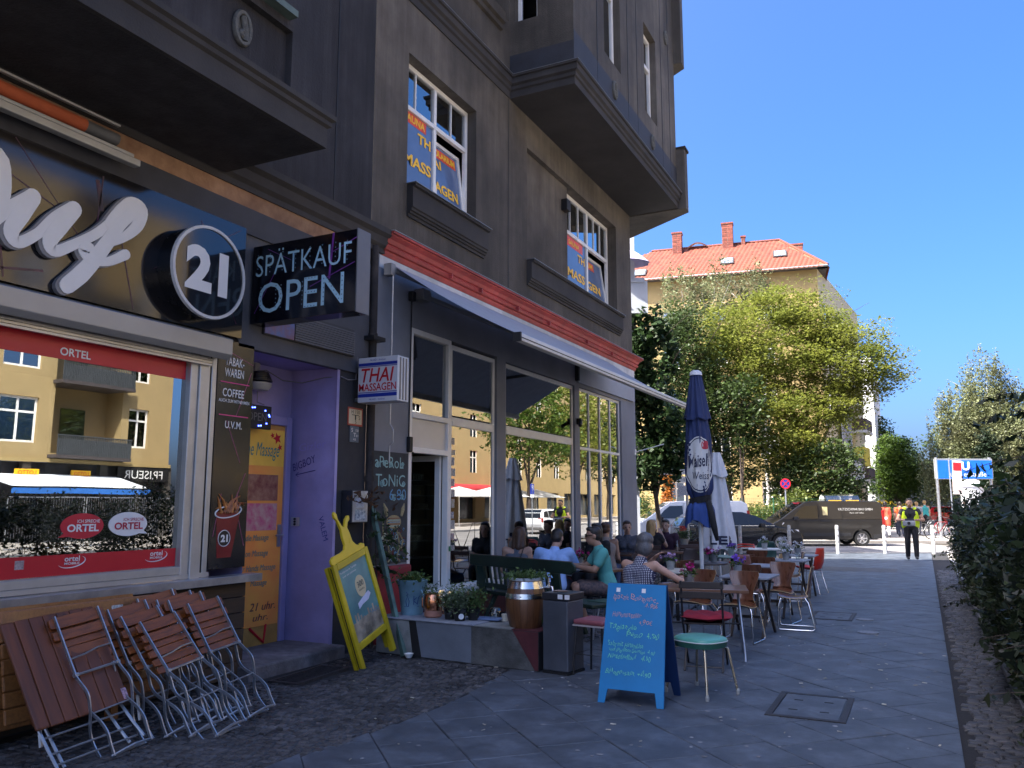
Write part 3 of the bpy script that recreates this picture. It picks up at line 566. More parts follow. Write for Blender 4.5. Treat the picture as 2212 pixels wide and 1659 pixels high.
for x0, x1, m2, nm, of in ((.045, .085, mat('letter_edge', (.2, .2, .21), .5, var=.1), 'letter_body', -.022), (.0875, .0905, fwht, 'letter_face', 0)):
    lt = MB(); q = 0 if nm == 'letter_face' else .05
    for cp, ws in (([(3.42, 3.62), (3.55, 3.78), (3.74, 3.95)], (.1, .1, .12)), ([(3.74, 3.95), (3.66, 3.78), (3.6, 3.64), (3.66, 3.57), (3.8, 3.68), (3.93, 3.84), (4.08, 3.965)], (.13, .13, .12, .09, .08, .1, .13)), ([(4.08, 3.965), (3.98, 3.8), (3.9, 3.65), (3.95, 3.585), (4.1, 3.68), (4.28, 3.82), (4.4, 3.95)], (.13, .13, .12, .09, .08, .08, .08)),
        ([(4.4, 3.95), (4.5, 4.1), (4.6, 4.19), (4.7, 4.16), (4.67, 4.02), (4.55, 3.88), (4.36, 3.76)], (.09, .1, .11, .12, .11, .08, .07)), ([(4.66, 4.16), (4.5, 3.98), (4.4, 3.8), (4.28, 3.6), (4.18, 3.46), (4.07, 3.34)], (.1, .11, .12, .13, .14, .13)), ([(4.24, 3.7), (4.17, 3.66), (4.24, 3.6), (4.4, 3.62), (4.57, 3.73)], (.07, .07, .07, .07, .09)), ([(3.3, 3.98), (3.45, 4.16), (3.5, 3.9), (3.42, 3.62)], (.12, .14, .14, .12))):
        pts = crv(cp, 5); wss = [a for i in range(len(ws) - 1) for a in [ws[i] + (ws[i+1] - ws[i]) * j / 5 for j in range(5)]] + [ws[-1]]
        q += 1; e = .0012 * q
        stroke(lt, [(p[0] + of, p[1] + of * .5) for p in pts], [a + (.014 if of else 0) for a in wss], x0, x1 + (e if not of else e * .3))
    lt.build(nm, m2, fs)
rd = thing('round_sign', 'round black projecting sign with white number 21 beside the script letters', 'sign', (-5.94, 5.365, 3.76), rot=(0, pi / 2, 0))
MB().lathe([(0, 0), (.43, 0), (.43, .17), (.42, .18), (0, .18)], 48).build('drum', mat('drum_black', (.012, .012, .014), .25, var=.2), rd, smooth=40)
MB().lathe([(.405, .18), (.405, .2), (.432, .2), (.437, .17), (.431, .165)], 48, caps=False).build('rim', mat('rim_white', (.6, .6, .6), .3, var=.05), rd, smooth=50)
MB().lathe([(0, .187), (.404, .187), (.404, .181)], 48).build('face', mat('face_black', (.01, .011, .014), .07, var=.2, spec=.8), rd)
text('21', rd, (.2, -.285, .19), (0, 1, 0), (-1, 0, 0), .5, .42, white_m, bold=.05)
sg = thing('late_shop_sign', 'black lightbox sign on the wall edge reading SPÄTKAUF OPEN in dotted letters', 'sign', (-5.95, 6.1, 3.44))
MB().box(0, 0, 0, 1.3, .19, .8).build('lightbox', mat('sign_black', (.006, .006, .01), .12, var=.4, sc=2), sg, bevel=.004)
MB().box(1.3, -.005, -.005, 1.312, .195, .805).build('end_cap', mat('end_cap_grey', (.13, .135, .15), .45, metal=.4, var=.08), sg)
lt_m = mat('dotted_letter_blue', P(165, 200, 215), .4, var=.06)
text('SPÄTKAUF', sg, (.05, -.003, .475), (1, 0, 0), (0, 0, 1), 1.19, .265, lt_m, bold=-.005); text('OPEN', sg, (.1, -.003, .09), (1, 0, 0), (0, 0, 1), 1.06, .31, lt_m, bold=.0)
for a, b, r in (((1.02, .8), (.98, .35), .022), ((.98, .6), (1.3, .72), .008), ((.75, .3), (1.28, .48), .008), ((.2, .75), (.5, .6), .004), ((.05, .1), (.3, .5), .005)): MB().bar((a[0], -.0015, a[1]), (b[0], -.0015, b[1]), r, .002, up=(0, 1, 0)).build('light_streak', mat('violet_streak', P(110, 50, 130), .3, var=.3), sg)
dots = MB()   # lamp dots along the strokes of OPEN and SPÄTKAUF
def dline(pts, n):
    for i in range(n):
        t = (i + .5) / n * (len(pts) - 1); k = min(int(t), len(pts) - 2); f = t - k
        x = pts[k][0] + (pts[k+1][0] - pts[k][0]) * f; z = pts[k][1] + (pts[k+1][1] - pts[k][1]) * f
        dots.lathe([(0, .003), (.007, .002), (.007, 0)], 6, (0, 0, 0)); n0 = len(dots.v) - 18
        for q in range(n0, len(dots.v)): vx, vy, vz = dots.v[q]; dots.v[q] = (x + vx, -.0055 - vz * .6, z + vy)
for x in (.125, .385, .655, .915): dline([(x + .005, .11), (x + .005, .38)], 6)
dline([(.325, .12), (.325, .38)], 6); dline([(1.14, .11), (1.14, .38)], 6); dline([(.94, .38), (1.12, .12)], 6)
for z in (.105, .245, .385): dline([(.68, z), (.83, z)], 4)
for x in (.075, .235, .395, .56, .74, .89, 1.05, 1.19): dline([(x, .49), (x, .72)], 5)
dots.build('lamp_dots', flat('dot_grey', P(95, 120, 135)), sg)
# roller awning rolled up under the bay
t = thing('rolled_awning', 'rolled up orange awning under the dark bay above the shop sign', 'awning', (-5.85, 0, 4.66))
MB().tube([(0, -3, 0), (0, 4.08, 0)], .055, 14).build('fabric_roll', mat('orange_canvas', (.42, .09, .03), .8, var=.15, bump=.3), t, smooth=50); MB().tube([(0, 4.08, 0), (0, 4.38, 0)], .052, 12).build('roll_end', mat('roll_grey', (.1, .1, .1), .6, var=.2), t, smooth=50)
rl = MB(); rl.box(.02, -3, -.19, .1, 4.55, -.13); rl.box(.03, -3, -.12, .08, 4.5, -.09); rl.box(-.02, -3, .12, .02, 4.4, .14); rl.build('front_rail', mat('rail_cream', (.42, .41, .38), .45, metal=.3, var=.1), t, bevel=.008)
# vent grille over the doorway
t = thing('vent_unit', 'dark ribbed vent box over the purple doorway below the late shop sign', 'vent', (-5.98, 6.3, 3.28))
MB().box(.0, 0, .1, .03, 1.5, .42).build('housing', flat('vent_dark', (.03, .033, .038), .5), t)
for k in range(11): MB().box(.03, .45, .11 + k * .026, .052, 1.49, .128 + k * .026).build('louvre', mat('louvre_grey', (.1, .105, .115), .5, var=.1), t)
MB().box(.03, 0, .11, .045, .44, .41).build('picture_panel', mat('picture_print', P(175, 105, 85), .5, var=.45, sc=6, col2=P(80, 110, 170)), t)
# thai sign, plates, mailbox, downpipe
t = thing('thai_massage_sign', 'white lightbox reading THAI MASSAGEN in red between blue stripes, on the pier', 'sign', (-5.9, 7.83, 2.83))
MB().box(0, 0, 0, .56, .23, .53).build('lightbox', mat('lightbox_white', (.62, .63, .65), .35, var=.05), t, bevel=.006)
for k in range(3): MB().box(.56, .04 + k * .06, .02, .568, .06 + k * .06, .51).build('side_groove', flat('groove_grey', (.22, .2, .18)), t)
for z0, z1 in ((.43, .465), (.415, .423), (.06, .1), (.11, .118)): MB().box(.008, -.003, z0, .552, 0, z1).build('stripe', blue_m, t)
text('THAI', t, (.05, -.004, .235), (1, 0, 0), (0, 0, 1), .46, .165, red_m, shear=.2, bold=.01); text('MASSAGEN', t, (.02, -.004, .13), (1, 0, 0), (0, 0, 1), .525, .09, red_m, bold=.01)
text('NUAD - Institut', t, (.17, -.004, .485), (1, 0, 0), (0, 0, 1), .22, .022, blue_m); text('NUAD - Institut', t, (.17, -.004, .02), (1, 0, 0), (0, 0, 1), .22, .022, blue_m)
MB().box(-.1, .08, .03, 0, .12, .07).build('bracket', galv, t)
t = thing('hydrant_plate', 'small white plate with red border reading H 150 on the dark pier', 'sign', (-5.995, 7.77, 2.57))
MB().box(0, 0, 0, .008, .285, .215).build('plate', mat('hydrant_red', P(170, 70, 55), .5, var=.1), t, bevel=.003); MB().box(.008, .02, .02, .01, .265, .195).build('field', mat('hydrant_cream', P(205, 190, 160), .5, var=.08), t)
text('H 150', t, (.0115, .06, .14), (0, 1, 0), (0, 0, 1), .16, .045, black_m); text('T', t, (.0115, .07, .07), (0, 1, 0), (0, 0, 1), .14, .06, black_m); text('5', t, (.0115, .2, .075), (0, 1, 0), (0, 0, 1), .03, .045, black_m); text('5', t, (.0115, .13, .025), (0, 1, 0), (0, 0, 1), .03, .04, black_m)
t = thing('water_plate', 'small blue-grey plate reading S 150 below the hydrant plate', 'sign', (-5.995, 7.82, 2.375))
MB().box(0, 0, 0, .008, .17, .19).build('plate', mat('plate_bluegrey', P(85, 100, 115), .5, var=.15, sc=20), t, bevel=.003)
for s_, a in (('S', (.02, .12, .03, .045)), ('150', (.1, .125, .055, .03)), ('T', (.06, .065, .05, .045)), ('E1', (.115, .065, .035, .025)), ('4.6', (.06, .02, .05, .03))): text(s_, t, (.0095, a[0], a[1]), (0, 1, 0), (0, 0, 1), a[2], a[3], white_m)
t = thing('mailbox', 'small dark metal mailbox with stickers on the pier left of the mural', 'mailbox', (-5.99, 7.7, 1.44))
MB().box(0, 0, 0, .15, .3, .37).build('box_body', mat('mailbox_dark', (.03, .032, .038), .4, metal=.3, var=.2), t, bevel=.006)
MB().box(.15, .01, .01, .156, .29, .36).build('front_plate', mat('mailbox_front', (.42, .44, .47), .4, metal=.4, var=.2, sc=10), t); MB().box(.1565, .05, .03, .159, .25, .15).build('sticker', mat('sticker_blue', P(60, 110, 150), .5, var=.5, sc=30, col2=P(210, 220, 225)), t); MB().box(.1565, .04, .3, .162, .26, .325).build('slot_flap', galv, t)
MB().box(.1565, .07, .17, .159, .22, .28).build('sticker', mat('sticker_white', P(190, 195, 205), .5, var=.2, sc=40), t)
t = thing('downpipe', 'dark rusty rain downpipe running up the joint between the two house fronts', 'pipe', (-5.95, 8.17, 0))
MB().tube([(0, 0, 0), (0, 0, 4.85)], .05, 12).build('pipe', mat('rusty_pipe', (.035, .028, .026), .8, var=.5, sc=8, bump=.5, bsc=40, stain=.4), t, smooth=50)
for z in (.9, 1.95, 3.7): MB().lathe([(.05, -.03), (.06, -.03), (.06, .03), (.05, .03)], 12).build('pipe_collar', mat('rusty_pipe', (0, 0, 0)), t, (0, 0, z), smooth=40)
b = MB(); b.box(-.06, -.14, 3.63, .12, .1, 3.68); b.build('bracket', flat('bracket_dark', (.015, .015, .016)), t)
# ================= corner house with the cafe
CH = thing('corner_house', 'brown plastered corner house with red cornice, grey cafe front and overhanging bay', 'building')
Y0, Y1 = 8.16, 18.62
cuts = [(8.92, 5.95, 10.86, 7.86, .28), (12.75, 5.93, 17.58, 8.02, .10), (11.2, 10.05, 12.02, 12, .25)]
w = MB(FAC(-6)); w.wall(Y0, Y1, 4.8, 19, cuts, .28)
w.add([(12.75, -.1, 5.93), (14.86, -.1, 5.93), (14.86, -.1, 8.02), (12.75, -.1, 8.02)], [(0, 1, 2, 3)])
w.add([(14.86, -.1, 5.93), (14.86, -.3, 5.93), (14.86, -.3, 8.02), (14.86, -.1, 8.02)], [(0, 1, 2, 3)])
for z in (5.93, 8.02): w.add([(14.86, -.1, z), (17.58, -.1, z), (17.58, -.32, z), (14.86, -.32, z)], [(0, 1, 2, 3)])
w.add([(17.58, -.1, 5.93), (17.58, -.32, 5.93), (17.58, -.32, 8.02), (17.58, -.1, 8.02)], [(0, 1, 2, 3)])
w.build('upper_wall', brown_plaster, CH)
w = MB(); ex, ey = -30, Y1 - 24 * .31
w.add([(-6, Y1, 0), (ex, ey, 0), (ex, ey, 19), (-6, Y1, 19)], [(0, 1, 2, 3)]); w.add([(-6, Y0, 19), (-6, Y1, 19), (ex, ey, 19), (ex, Y0, 19)], [(0, 1, 2, 3)]); w.add([(-6, Y0, 4.8), (ex, Y0, 4.8), (ex, Y0, 19), (-6, Y0, 19)], [(0, 1, 2, 3)])
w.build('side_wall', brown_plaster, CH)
MB(FAC(-6)).box(11.98, .0, 4.81, 12.02, .004, 8.6).build('wall_joint', soot_plaster, CH)
# first floor windows with their advertising
WF = FAC(-6.22)
w1 = win(CH, WF, 8.92, 5.95, 10.86, 7.86, (9.885,), (7.2,), w=.07, bars=[(9.36, 7.24, 9.385, 7.79), (10.36, 7.24, 10.385, 7.79)], pane=False)
for a, b, c, d in ((8.95, 9.885, 7.2, 7.83), (9.885, 10.83, 7.2, 7.83), (8.95, 9.885, 5.98, 7.2)): MB(WF).box(a, .02, c, b, .028, d).build('pane', glass_dark if c > 7 else mat('painted_sky_reflection', (.12, .17, .29), .15, var=.12, sc=1.5, spec=.8), w1)  # lower panes: blue reflection of the sky painted into the colour
sashM = M.Translation((-6.2, 0, 6.0)) @ M.Rotation(radians(-7), 4, 'Y') @ M.Translation((0, 0, -6.0))
SF = sashM @ FAC(0)
def sash(parent, u0, z0, u1, z1, F):
    b = MB(F); w = .06
    b.box(u0, 0, z0, u0 + w, .05, z1); b.box(u1 - w, 0, z0, u1, .05, z1); b.box(u0 + w, 0, z0, u1 - w, .05, z0 + w); b.box(u0 + w, 0, z1 - w, u1 - w, .05, z1)
    o = b.build('tilted_sash', white_frame, parent); MB(F).box(u0 + w - .01, .02, z0 + w - .01, u1 - w + .01, .028, z1 - w + .01).build('pane', MATS['painted_sky_reflection'], parent); return o
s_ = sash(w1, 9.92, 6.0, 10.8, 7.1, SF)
ad_y = flat('advert_yellow', P(250, 195, 45)); ad_r = mat('advert_red', P(225, 75, 40), .4, var=.12, sc=4)
def advert(win_, F, u, z, w, h, s, rw, fx=None):
    q = F
    def put(txt, u_, z_, W_, H_, m_):
        o = q @ V((u_, .034, z_)); text(txt, win_, o, (q.to_3x3() @ V((1, 0, 0))), (q.to_3x3() @ V((0, 0, 1))), W_, H_, m_, bold=.03)
    return put
MB(WF).box(9.08, .0285, 7.0, 9.68, .031, 7.16).build('advert_field', ad_r, w1); pt = advert(w1, WF, 0, 0, 0, 0, '', 0)
pt('SAUNA', 9.1, 7.025, .54, .11, ad_y); pt('TH', 9.45, 6.79, .35, .15, ad_y); pt('MASS', 9.12, 6.38, .7, .17, ad_y)
MB(SF).box(9.98, .0285, 6.84, 10.68, .031, 7.0).build('advert_field', ad_r, w1); pt = advert(w1, SF, 0, 0, 0, 0, '', 0)
pt('SOLARIUM', 9.99, 6.865, .66, .11, ad_y); pt('AI', 9.97, 6.66, .24, .14, ad_y); pt('AGEN', 9.97, 6.26, .68, .17, ad_y)
W2F = FAC(-6.27)
w2 = win(CH, W2F, 14.86, 5.93, 17.58, 8.02, (16.26,), (7.2,), w=.08, bars=[(15.32, 7.25, 15.345, 7.95), (15.78, 7.25, 15.805, 7.95), (16.7, 7.25, 16.725, 7.95), (17.1, 7.25, 17.125, 7.95)], pane=False)
for a, b, c, d in ((14.9, 16.26, 7.2, 7.98), (16.26, 17.54, 7.2, 7.98), (14.9, 16.26, 5.98, 7.2)): MB(W2F).box(a, .02, c, b, .028, d).build('pane', glass_dark if c > 7 else MATS['painted_sky_reflection'], w2)
S2 = M.Translation((-6.25, 0, 6.0)) @ M.Rotation(radians(-8), 4, 'Y') @ M.Translation((0, 0, -6.0)) @ FAC(0)
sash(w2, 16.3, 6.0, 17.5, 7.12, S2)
MB(W2F).box(15.15, .0285, 6.95, 16.05, .031, 7.15).build('advert_field', ad_r, w2); pt = advert(w2, W2F, 0, 0, 0, 0, '', 0); pt('SAUNA', 15.25, 6.99, .6, .1, ad_y); pt('TH', 15.75, 6.72, .4, .17, ad_y); pt('MASS', 15.2, 6.3, .95, .19, ad_y)
MB(S2).box(16.38, .0285, 6.82, 17.0, .031, 7.0).build('advert_field', ad_r, w2); pt = advert(w2, S2, 0, 0, 0, 0, '', 0); pt('RIUM', 16.4, 6.85, .5, .12, ad_y); pt('GEN', 16.4, 6.3, .8, .2, ad_y)
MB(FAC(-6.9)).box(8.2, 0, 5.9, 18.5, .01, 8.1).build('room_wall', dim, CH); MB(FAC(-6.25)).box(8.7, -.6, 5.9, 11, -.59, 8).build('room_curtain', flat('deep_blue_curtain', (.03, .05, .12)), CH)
# sills
def sill(u0, u1, zt, F=-6):
    m_ = MB(); pr = [(0, zt - .46), (.03, zt - .46), (.03, zt - .42), (.055, zt - .41), (.055, zt - .385), (.08, zt - .375), (.08, zt - .345), (.1, zt - .33), (.1, zt - .05), (.14, zt - .04), (.14, zt - .008), (0, zt)]
    m_.sweep(pr, [(F, u0, 1, 0), (F, u1, 1, 0)]); m_.build('window_sill', soot_plaster, CH); z_ = MB(); z_.box(F, u0 - .02, zt - .004, F + .16, u1 + .02, zt + .008); z_.build('sill_flashing', zinc, CH)
sill(8.93, 11.1, 5.95); sill(12.72, 17.7, 5.92)
m_ = MB(); m_.sweep([(0, 9.7), (.05, 9.72), (.05, 9.8), (.1, 9.83), (.1, 10.02), (0, 10.04)], [(-6, 9.6, 1, 0), (-6, 11.7, 1, 0)]); m_.build('window_sill', brown_plaster, CH)
MB(FAC(-6)).lathe([(.0, .0), (.05, .0), (.07, .03), (.1, .03), (.13, .0)], 24).build('round_ornament', brown_plaster, CH, (-6, 10.93, 9.29), rot=(0, pi / 2, 0), smooth=50)
MB(FAC(-6.1)).box(14.55, 0, 7.45, 14.75, .13, 7.68).build('camera_box', black, CH, bevel=.01)
# string course running on round the bay, bay body
BX, BY = -4.8, 12.06; zb = 8.62
pr = [(0, 8.62), (.02, 8.62), (.02, 8.74), (.05, 8.76), (.05, 8.82), (.09, 8.85), (.09, 8.95), (.12, 8.96), (.12, 9.0), (0, 9.01)]
m_ = MB(); m_.sweep(pr, [(-6, Y0, 1, 0), (-6, BY, 1, -1), (BX, BY, 1, -1), (BX, 18.75, 1, 0)]); m_.build('string_course', soot_plaster, CH)
z_ = MB(); z_.sweep([(.0, 9.008), (.128, 8.998), (.128, 9.006), (0, 9.018)], [(-6, Y0, 1, 0), (-6, BY, 1, -1), (BX, BY, 1, -1), (BX, 18.75, 1, 0)]); z_.build('ledge_flashing', zinc, CH)
b = MB(FAC(BX)); b.wall(BY, 18.62, zb, 19, [(13.6, 10.02, 14.55, 12.2, .22), (16.15, 10.0, 17.05, 12.05, .22)], .22); b.build('bay_front', brown_plaster, CH)
b = MB(M(((1, 0, 0, 0), (0, -1, 0, BY), (0, 0, 1, 0), (0, 0, 0, 1)))); b.wall(-6, BX, zb, 19, [(-5.9, 10.04, -5.47, 12.2, .2)], .2); b.build('bay_side', brown_plaster, CH)
b = MB(); b.add([(-6.6, BY, zb), (BX, BY, zb), (BX, 18.62, zb), (-6.6, 20, zb)], [(0, 1, 2, 3)]); b.build('bay_soffit', soot_plaster, CH)
b = MB(FAC(BX)); b.box(BY + .004, 0, 9.012, 18.6, .004, 9.62); b.box(BY - .004, -1.2, 9.012, BY, .004, 9.42); b.build('bitumen_band', bitumen, CH)
for u in (13.2, 14.98, 15.6, 17.45, 18.1): MB(FAC(BX)).box(u, .0, 9.03, u + .02, .007, 19).build('bay_groove', black, CH)
win(CH, FAC(BX - .2), 13.6, 10.02, 14.55, 12.2, (), (11.6,), w=.08); win(CH, FAC(BX - .2), 16.15, 10.0, 17.05, 12.05, (), (11.3,), w=.08, bars=[(16.58, 11.36, 16.61, 12.0)])
win(CH, M(((1, 0, 0, 0), (0, -1, 0, BY + .18), (0, 0, 1, 0), (0, 0, 0, 1))), -5.9, 10.04, -5.47, 12.2, (), (), w=.07)
oval(FAC(BX), 14.12, 9.48, .32, CH); oval(FAC(BX), 16.6, 9.45, .3, CH); oval(FAC(BX), 17.9, 12.6, .3, CH)
b = MB(); b.prism([(-4.8, 18.62, 8.6), (-4.6, 18.62, 8.6), (-4.62, 18.95, 8.6), (-6.5, 20.2, 8.6), (-7.4, 20.2, 8.6), (-7.4, 18.63, 8.6)], (0, 0, 1.5)); b.build('corner_balcony', brown_plaster, CH)
b = MB(); b.prism([(-4.8, 18.62, 12.3), (-4.6, 18.62, 12.3), (-4.62, 18.95, 12.3), (-6.5, 20.2, 12.3), (-7.4, 20.2, 12.3), (-7.4, 18.63, 12.3)], (0, 0, 2.2)); b.build('corner_balcony', brown_plaster, CH)
b = MB(); b.prism([(-4.78, 18.6, 10.1), (-4.57, 18.6, 10.1), (-4.58, 18.98, 10.1), (-6.5, 20.25, 10.1), (-6.6, 20.1, 10.1)], (0, 0, .05)); b.build('balcony_coping', soot_plaster, CH)
# red cornice over the cafe front
pr = [(0, 4.78), (.03, 4.79), (.05, 4.83), (.05, 4.86), (.08, 4.87), (.1, 4.91), (.08, 4.94), (.1, 4.95), (.12, 5.0), (.17, 5.04), (.17, 5.055), (.2, 5.06), (.2, 5.085), (0, 5.1)]
m_ = MB(); m_.sweep(pr, [(-6, 8.36, 1, 0), (-6, 18.66, 1, 1), (-6.4, 18.66, 0, 1)]); m_.build('red_cornice', red_paint, CH, smooth=25)
m_ = MB(); m_.sweep([(0, 5.1), (.21, 5.088), (.21, 5.1), (0, 5.112)], [(-6, 8.36, 1, 0), (-6, 18.66, 1, 1), (-6.4, 18.66, 0, 1)]); m_.build('cornice_flashing', zinc, CH)
for u in (9.9, 10.8, 12.1, 13.4, 15.3, 16.8): MB(FAC(-5.9)).box(u, 0, 4.86, u + .03, .05, 4.93).build('cornice_bracket', red_paint, CH)
# cafe ground-floor wall with openings, piers, plinth
GX = -5.975
op = [(9.05, .45, 11.55, 3.99, .12), (11.86, .52, 14.85, 3.95, .12), (15.1, .5, 17.64, 3.95, .12)]
w = MB(FAC(GX)); w.wall(8.24, 18.66, .0, 4.79, op, .12); w.add([(18.66, 0, 0), (18.66, -.5, 0), (18.66, -.5, 4.79), (18.66, 0, 4.79)], [(0, 1, 2, 3)]); w.build('cafe_wall', grey_wall, CH)
fa = MB(FAC(GX)); fa.box(8.3, 0, 4.62, 18.64, .006, 4.78); fa.build('white_band', mat('flaking_white', (.55, .56, .57), .7, var=.12, sc=6, stain=.2), CH)
fa = MB(FAC(GX)); fa.box(14.95, 0, 4.02, 18.5, .05, 4.6); fa.build('fascia_board', mat('pale_grey_board', (.3, .32, .36), .6, var=.1, sc=2), CH, bevel=.006)
MB(FAC(GX)).box(14.88, 0, 4.05, 14.94, .08, 4.66).build('awning_post', black, CH)
pl = MB(FAC(GX)); pl.box(9.04, 0, .0, 18.66, .035, .46); pl.build('red_plinth', mat('oxblood_plinth', (.09, .018, .022), .6, var=.25, sc=4, stain=.2), CH)
MB(FAC(GX)).box(9.0, -.05, .42, 17.7, .12, .5).build('window_ledge', white_frame, CH, bevel=.006)
pn = MB(FAC(GX)); pn.box(8.25, 0, .92, 9.03, .006, 2.3); mu = pn.build('mural_panel', mat('chalkboard', (.05, .052, .052), .85, var=.25, sc=8), CH)
cm = [mat('chalk_' + n, c, .9, var=.25, sc=60) for n, c in (('mint', P(150, 185, 180)), ('sand', P(165, 150, 110)), ('rust', P(130, 55, 50)), ('blue', P(105, 150, 180)))]
text('aPeRoL', mu, (GX + .008, 8.3, 2.1), (0, 1, 0), (0, 0, 1), .62, .14, cm[0]); text('ToNiC', mu, (GX + .008, 8.32, 1.87), (0, 1, 0), (0, 0, 1), .64, .15, cm[0]); text('6.80', mu, (GX + .008, 8.62, 1.7), (0, 1, 0), (0, 0, 1), .37, .14, cm[3])
for i, (cu_, cz, r) in enumerate(((8.36, 2.13, .045), (8.5, 2.15, .04), (8.64, 2.14, .04), (8.9, 2.15, .035), (8.46, 1.9, .05), (8.93, 1.9, .04), (8.72, 1.73, .05), (8.9, 1.74, .04))):
    MB().tube([(GX + .009, cu_ + r * (1 - k / 22) * cos(k * .8), cz + r * (1 - k / 22) * sin(k * .8)) for k in range(20)], .005, 4).build('chalk_spiral', cm[0], mu)
# mural figure: ears, head, body, legs, drawn with many chalk strokes
rr = random.Random(8)
for u in (8.6, 8.85): MB().tube([(GX + .008, u + (u - 8.72) * .3, 1.5), (GX + .008, u + (u - 8.72) * .5, 1.58), (GX + .008, u + (u - 8.72) * .8, 1.66)], [.02, .035, .006], 5).build('chalk_ear', cm[1], mu)
MB().prism([(GX + .006, 8.73 + .16 * cos(a * pi / 10), 1.43 + .085 * sin(a * pi / 10)) for a in range(20)], (.003, 0, 0)).build('chalk_head', cm[1], mu)
for k in range(5): MB().bar((GX + .011, 8.6, 1.38 + k * .024), (GX + .011, 8.86, 1.38 + k * .024), .009, .002, up=(1, 0, 0)).build('chalk_band', cm[(0, 2, 3, 0, 2)[k]], mu)
for pts in ([(8.62, 1.3), (8.55, 1.2), (8.5, 1.33), (8.5, 1.45)], [(8.84, 1.3), (8.93, 1.2), (8.9, 1.1)], [(8.66, 1.32), (8.62, 1.15), (8.66, 1.0), (8.62, .94)], [(8.8, 1.32), (8.86, 1.15), (8.82, 1.0), (8.88, .94)]): MB().tube([(GX + .008, *p) for p in crv(pts, 5)], .012, 4).build('chalk_limb', cm[1], mu)
for k in range(46):
    u, z = rr.uniform(8.62, 8.98), rr.uniform(.95, 1.34); r = rr.uniform(.012, .035)
    MB().tube([(GX + .008, u + r * cos(a), z + r * sin(a)) for a in [q * .9 for q in range(rr.randint(4, 8))]], .0045, 4).build('chalk_stroke', cm[k % 4], mu)
MB().prism([(GX + .007, 8.42, 1.05), (GX + .007, 8.52, 1.22), (GX + .007, 8.45, 1.22), (GX + .007, 8.53, 1.3), (GX + .007, 8.6, 1.28), (GX + .007, 8.59, 1.16), (GX + .007, 8.56, 1.2), (GX + .007, 8.46, 1.02)], (.003, 0, 0)).build('chalk_arrow', flat('arrow_cream', P(170, 180, 160)), mu)
MB(FAC(GX)).box(8.3, 0, .0, 9.04, .09, .9).build('red_block', mat('red_render', (.3, .03, .035), .7, var=.2, sc=6, bump=.3, stain=.25), CH, bevel=.03)
# cafe door and windows
DF = FAC(GX - .09)
d1 = win(CH, DF, 9.05, .45, 10.12, 3.99, (), (2.36, 2.82), w=.075, dep=.09, pane=False, name='cafe_doorway')
MB(DF).box(9.1, .03, 2.4, 10.07, .05, 2.78).build('infill_panel', mat('infill_panel', (.6, .58, .54), .3, var=.06, sc=2), d1)
MB(DF).box(9.1, .03, 2.86, 10.07, .038, 3.94).build('pane', glass_dark, d1)
MB(DF).box(9.12, .095, 2.3, 9.16, .1, 2.33).build('door_label', black, d1)
# opened door leaf, folded inwards
lf = MB(); x0, y0 = GX - .1, 10.04; lf.box(x0 - .9, y0 - .05, .47, x0 - .82, y0, 2.33); lf.box(x0 - .08, y0 - .05, .47, x0, y0, 2.33); lf.box(x0 - .82, y0 - .05, .47, x0 - .08, y0, .56); lf.box(x0 - .82, y0 - .05, 2.25, x0 - .08, y0, 2.33)
lo = lf.build('door_leaf', white_frame, d1); MB().box(x0 - .83, y0 - .03, .55, x0 - .07, y0 - .022, 2.26).build('pane', glass_clear, lo)
w2_ = win(CH, DF, 10.14, .46, 11.54, 3.95, (), (2.86,), w=.07, dep=.055, pane=False); MB(DF).box(10.18, .03, 2.92, 11.5, .038, 3.9).build('pane', glass_shop, w2_); MB(DF).box(10.18, .03, .5, 11.5, .038, 2.8).build('pane', glass_shop, w2_)
MB(DF).box(10.21, -.006, 2.77, 11.47, .066, 2.83).build('transom_strip', white_frame, w2_)
w3_ = win(CH, DF, 11.87, .53, 14.84, 3.94, (), (2.88,), w=.07, dep=.055, pane=False); MB(DF).box(11.9, .03, 2.93, 14.8, .038, 3.9).build('pane', glass_shop, w3_); MB(DF).box(11.9, .03, .56, 14.8, .038, 2.82).build('pane', glass_shop, w3_)
MB(DF).box(11.94, -.006, 2.78, 14.77, .066, 2.85).build('transom_strip', white_frame, w3_)
w4_ = win(CH, DF, 15.1, .5, 17.64, 3.95, (15.72, 16.36, 17.0), (2.75,), w=.055, dep=.045, g=glass_shop)
for k, u in enumerate((15.72, 16.36, 17.0)): MB(DF).box(u - .036, .049, .58, u + .036, .056, 2.7).build('sash_stile', white_frame, w4_)
MB(FAC(GX - .32)).box(16.4, 0, .55, 17.62, .02, 2.66).build('curtain', mat('grey_blue_curtain', (.10, .13, .18), .9, var=.3, sc=4, wave=(1, 9, .3)), CH)
# stickers on the door frame and first window
st = [mat('sticker_%d' % i, c, .5, var=.5, sc=40, col2=(.6, .6, .6)) for i, c in enumerate(((.08, .08, .08), (.4, .06, .05), (.3, .3, .25), (.05, .1, .25), (.5, .4, .1)))]
for k in range(11): MB(DF).box(10.24 + .0 * k, .0385, 1.0 + k * .15, 10.24 + rr.uniform(.06, .13), .041, 1.0 + k * .15 + rr.uniform(.07, .13)).build('sticker', st[k % 5], w2_)
MB(DF).box(10.08, .1, 1.0, 10.13, .102, 1.07).build('sticker', flat('sticker_green', (.02, .2, .08)), d1)
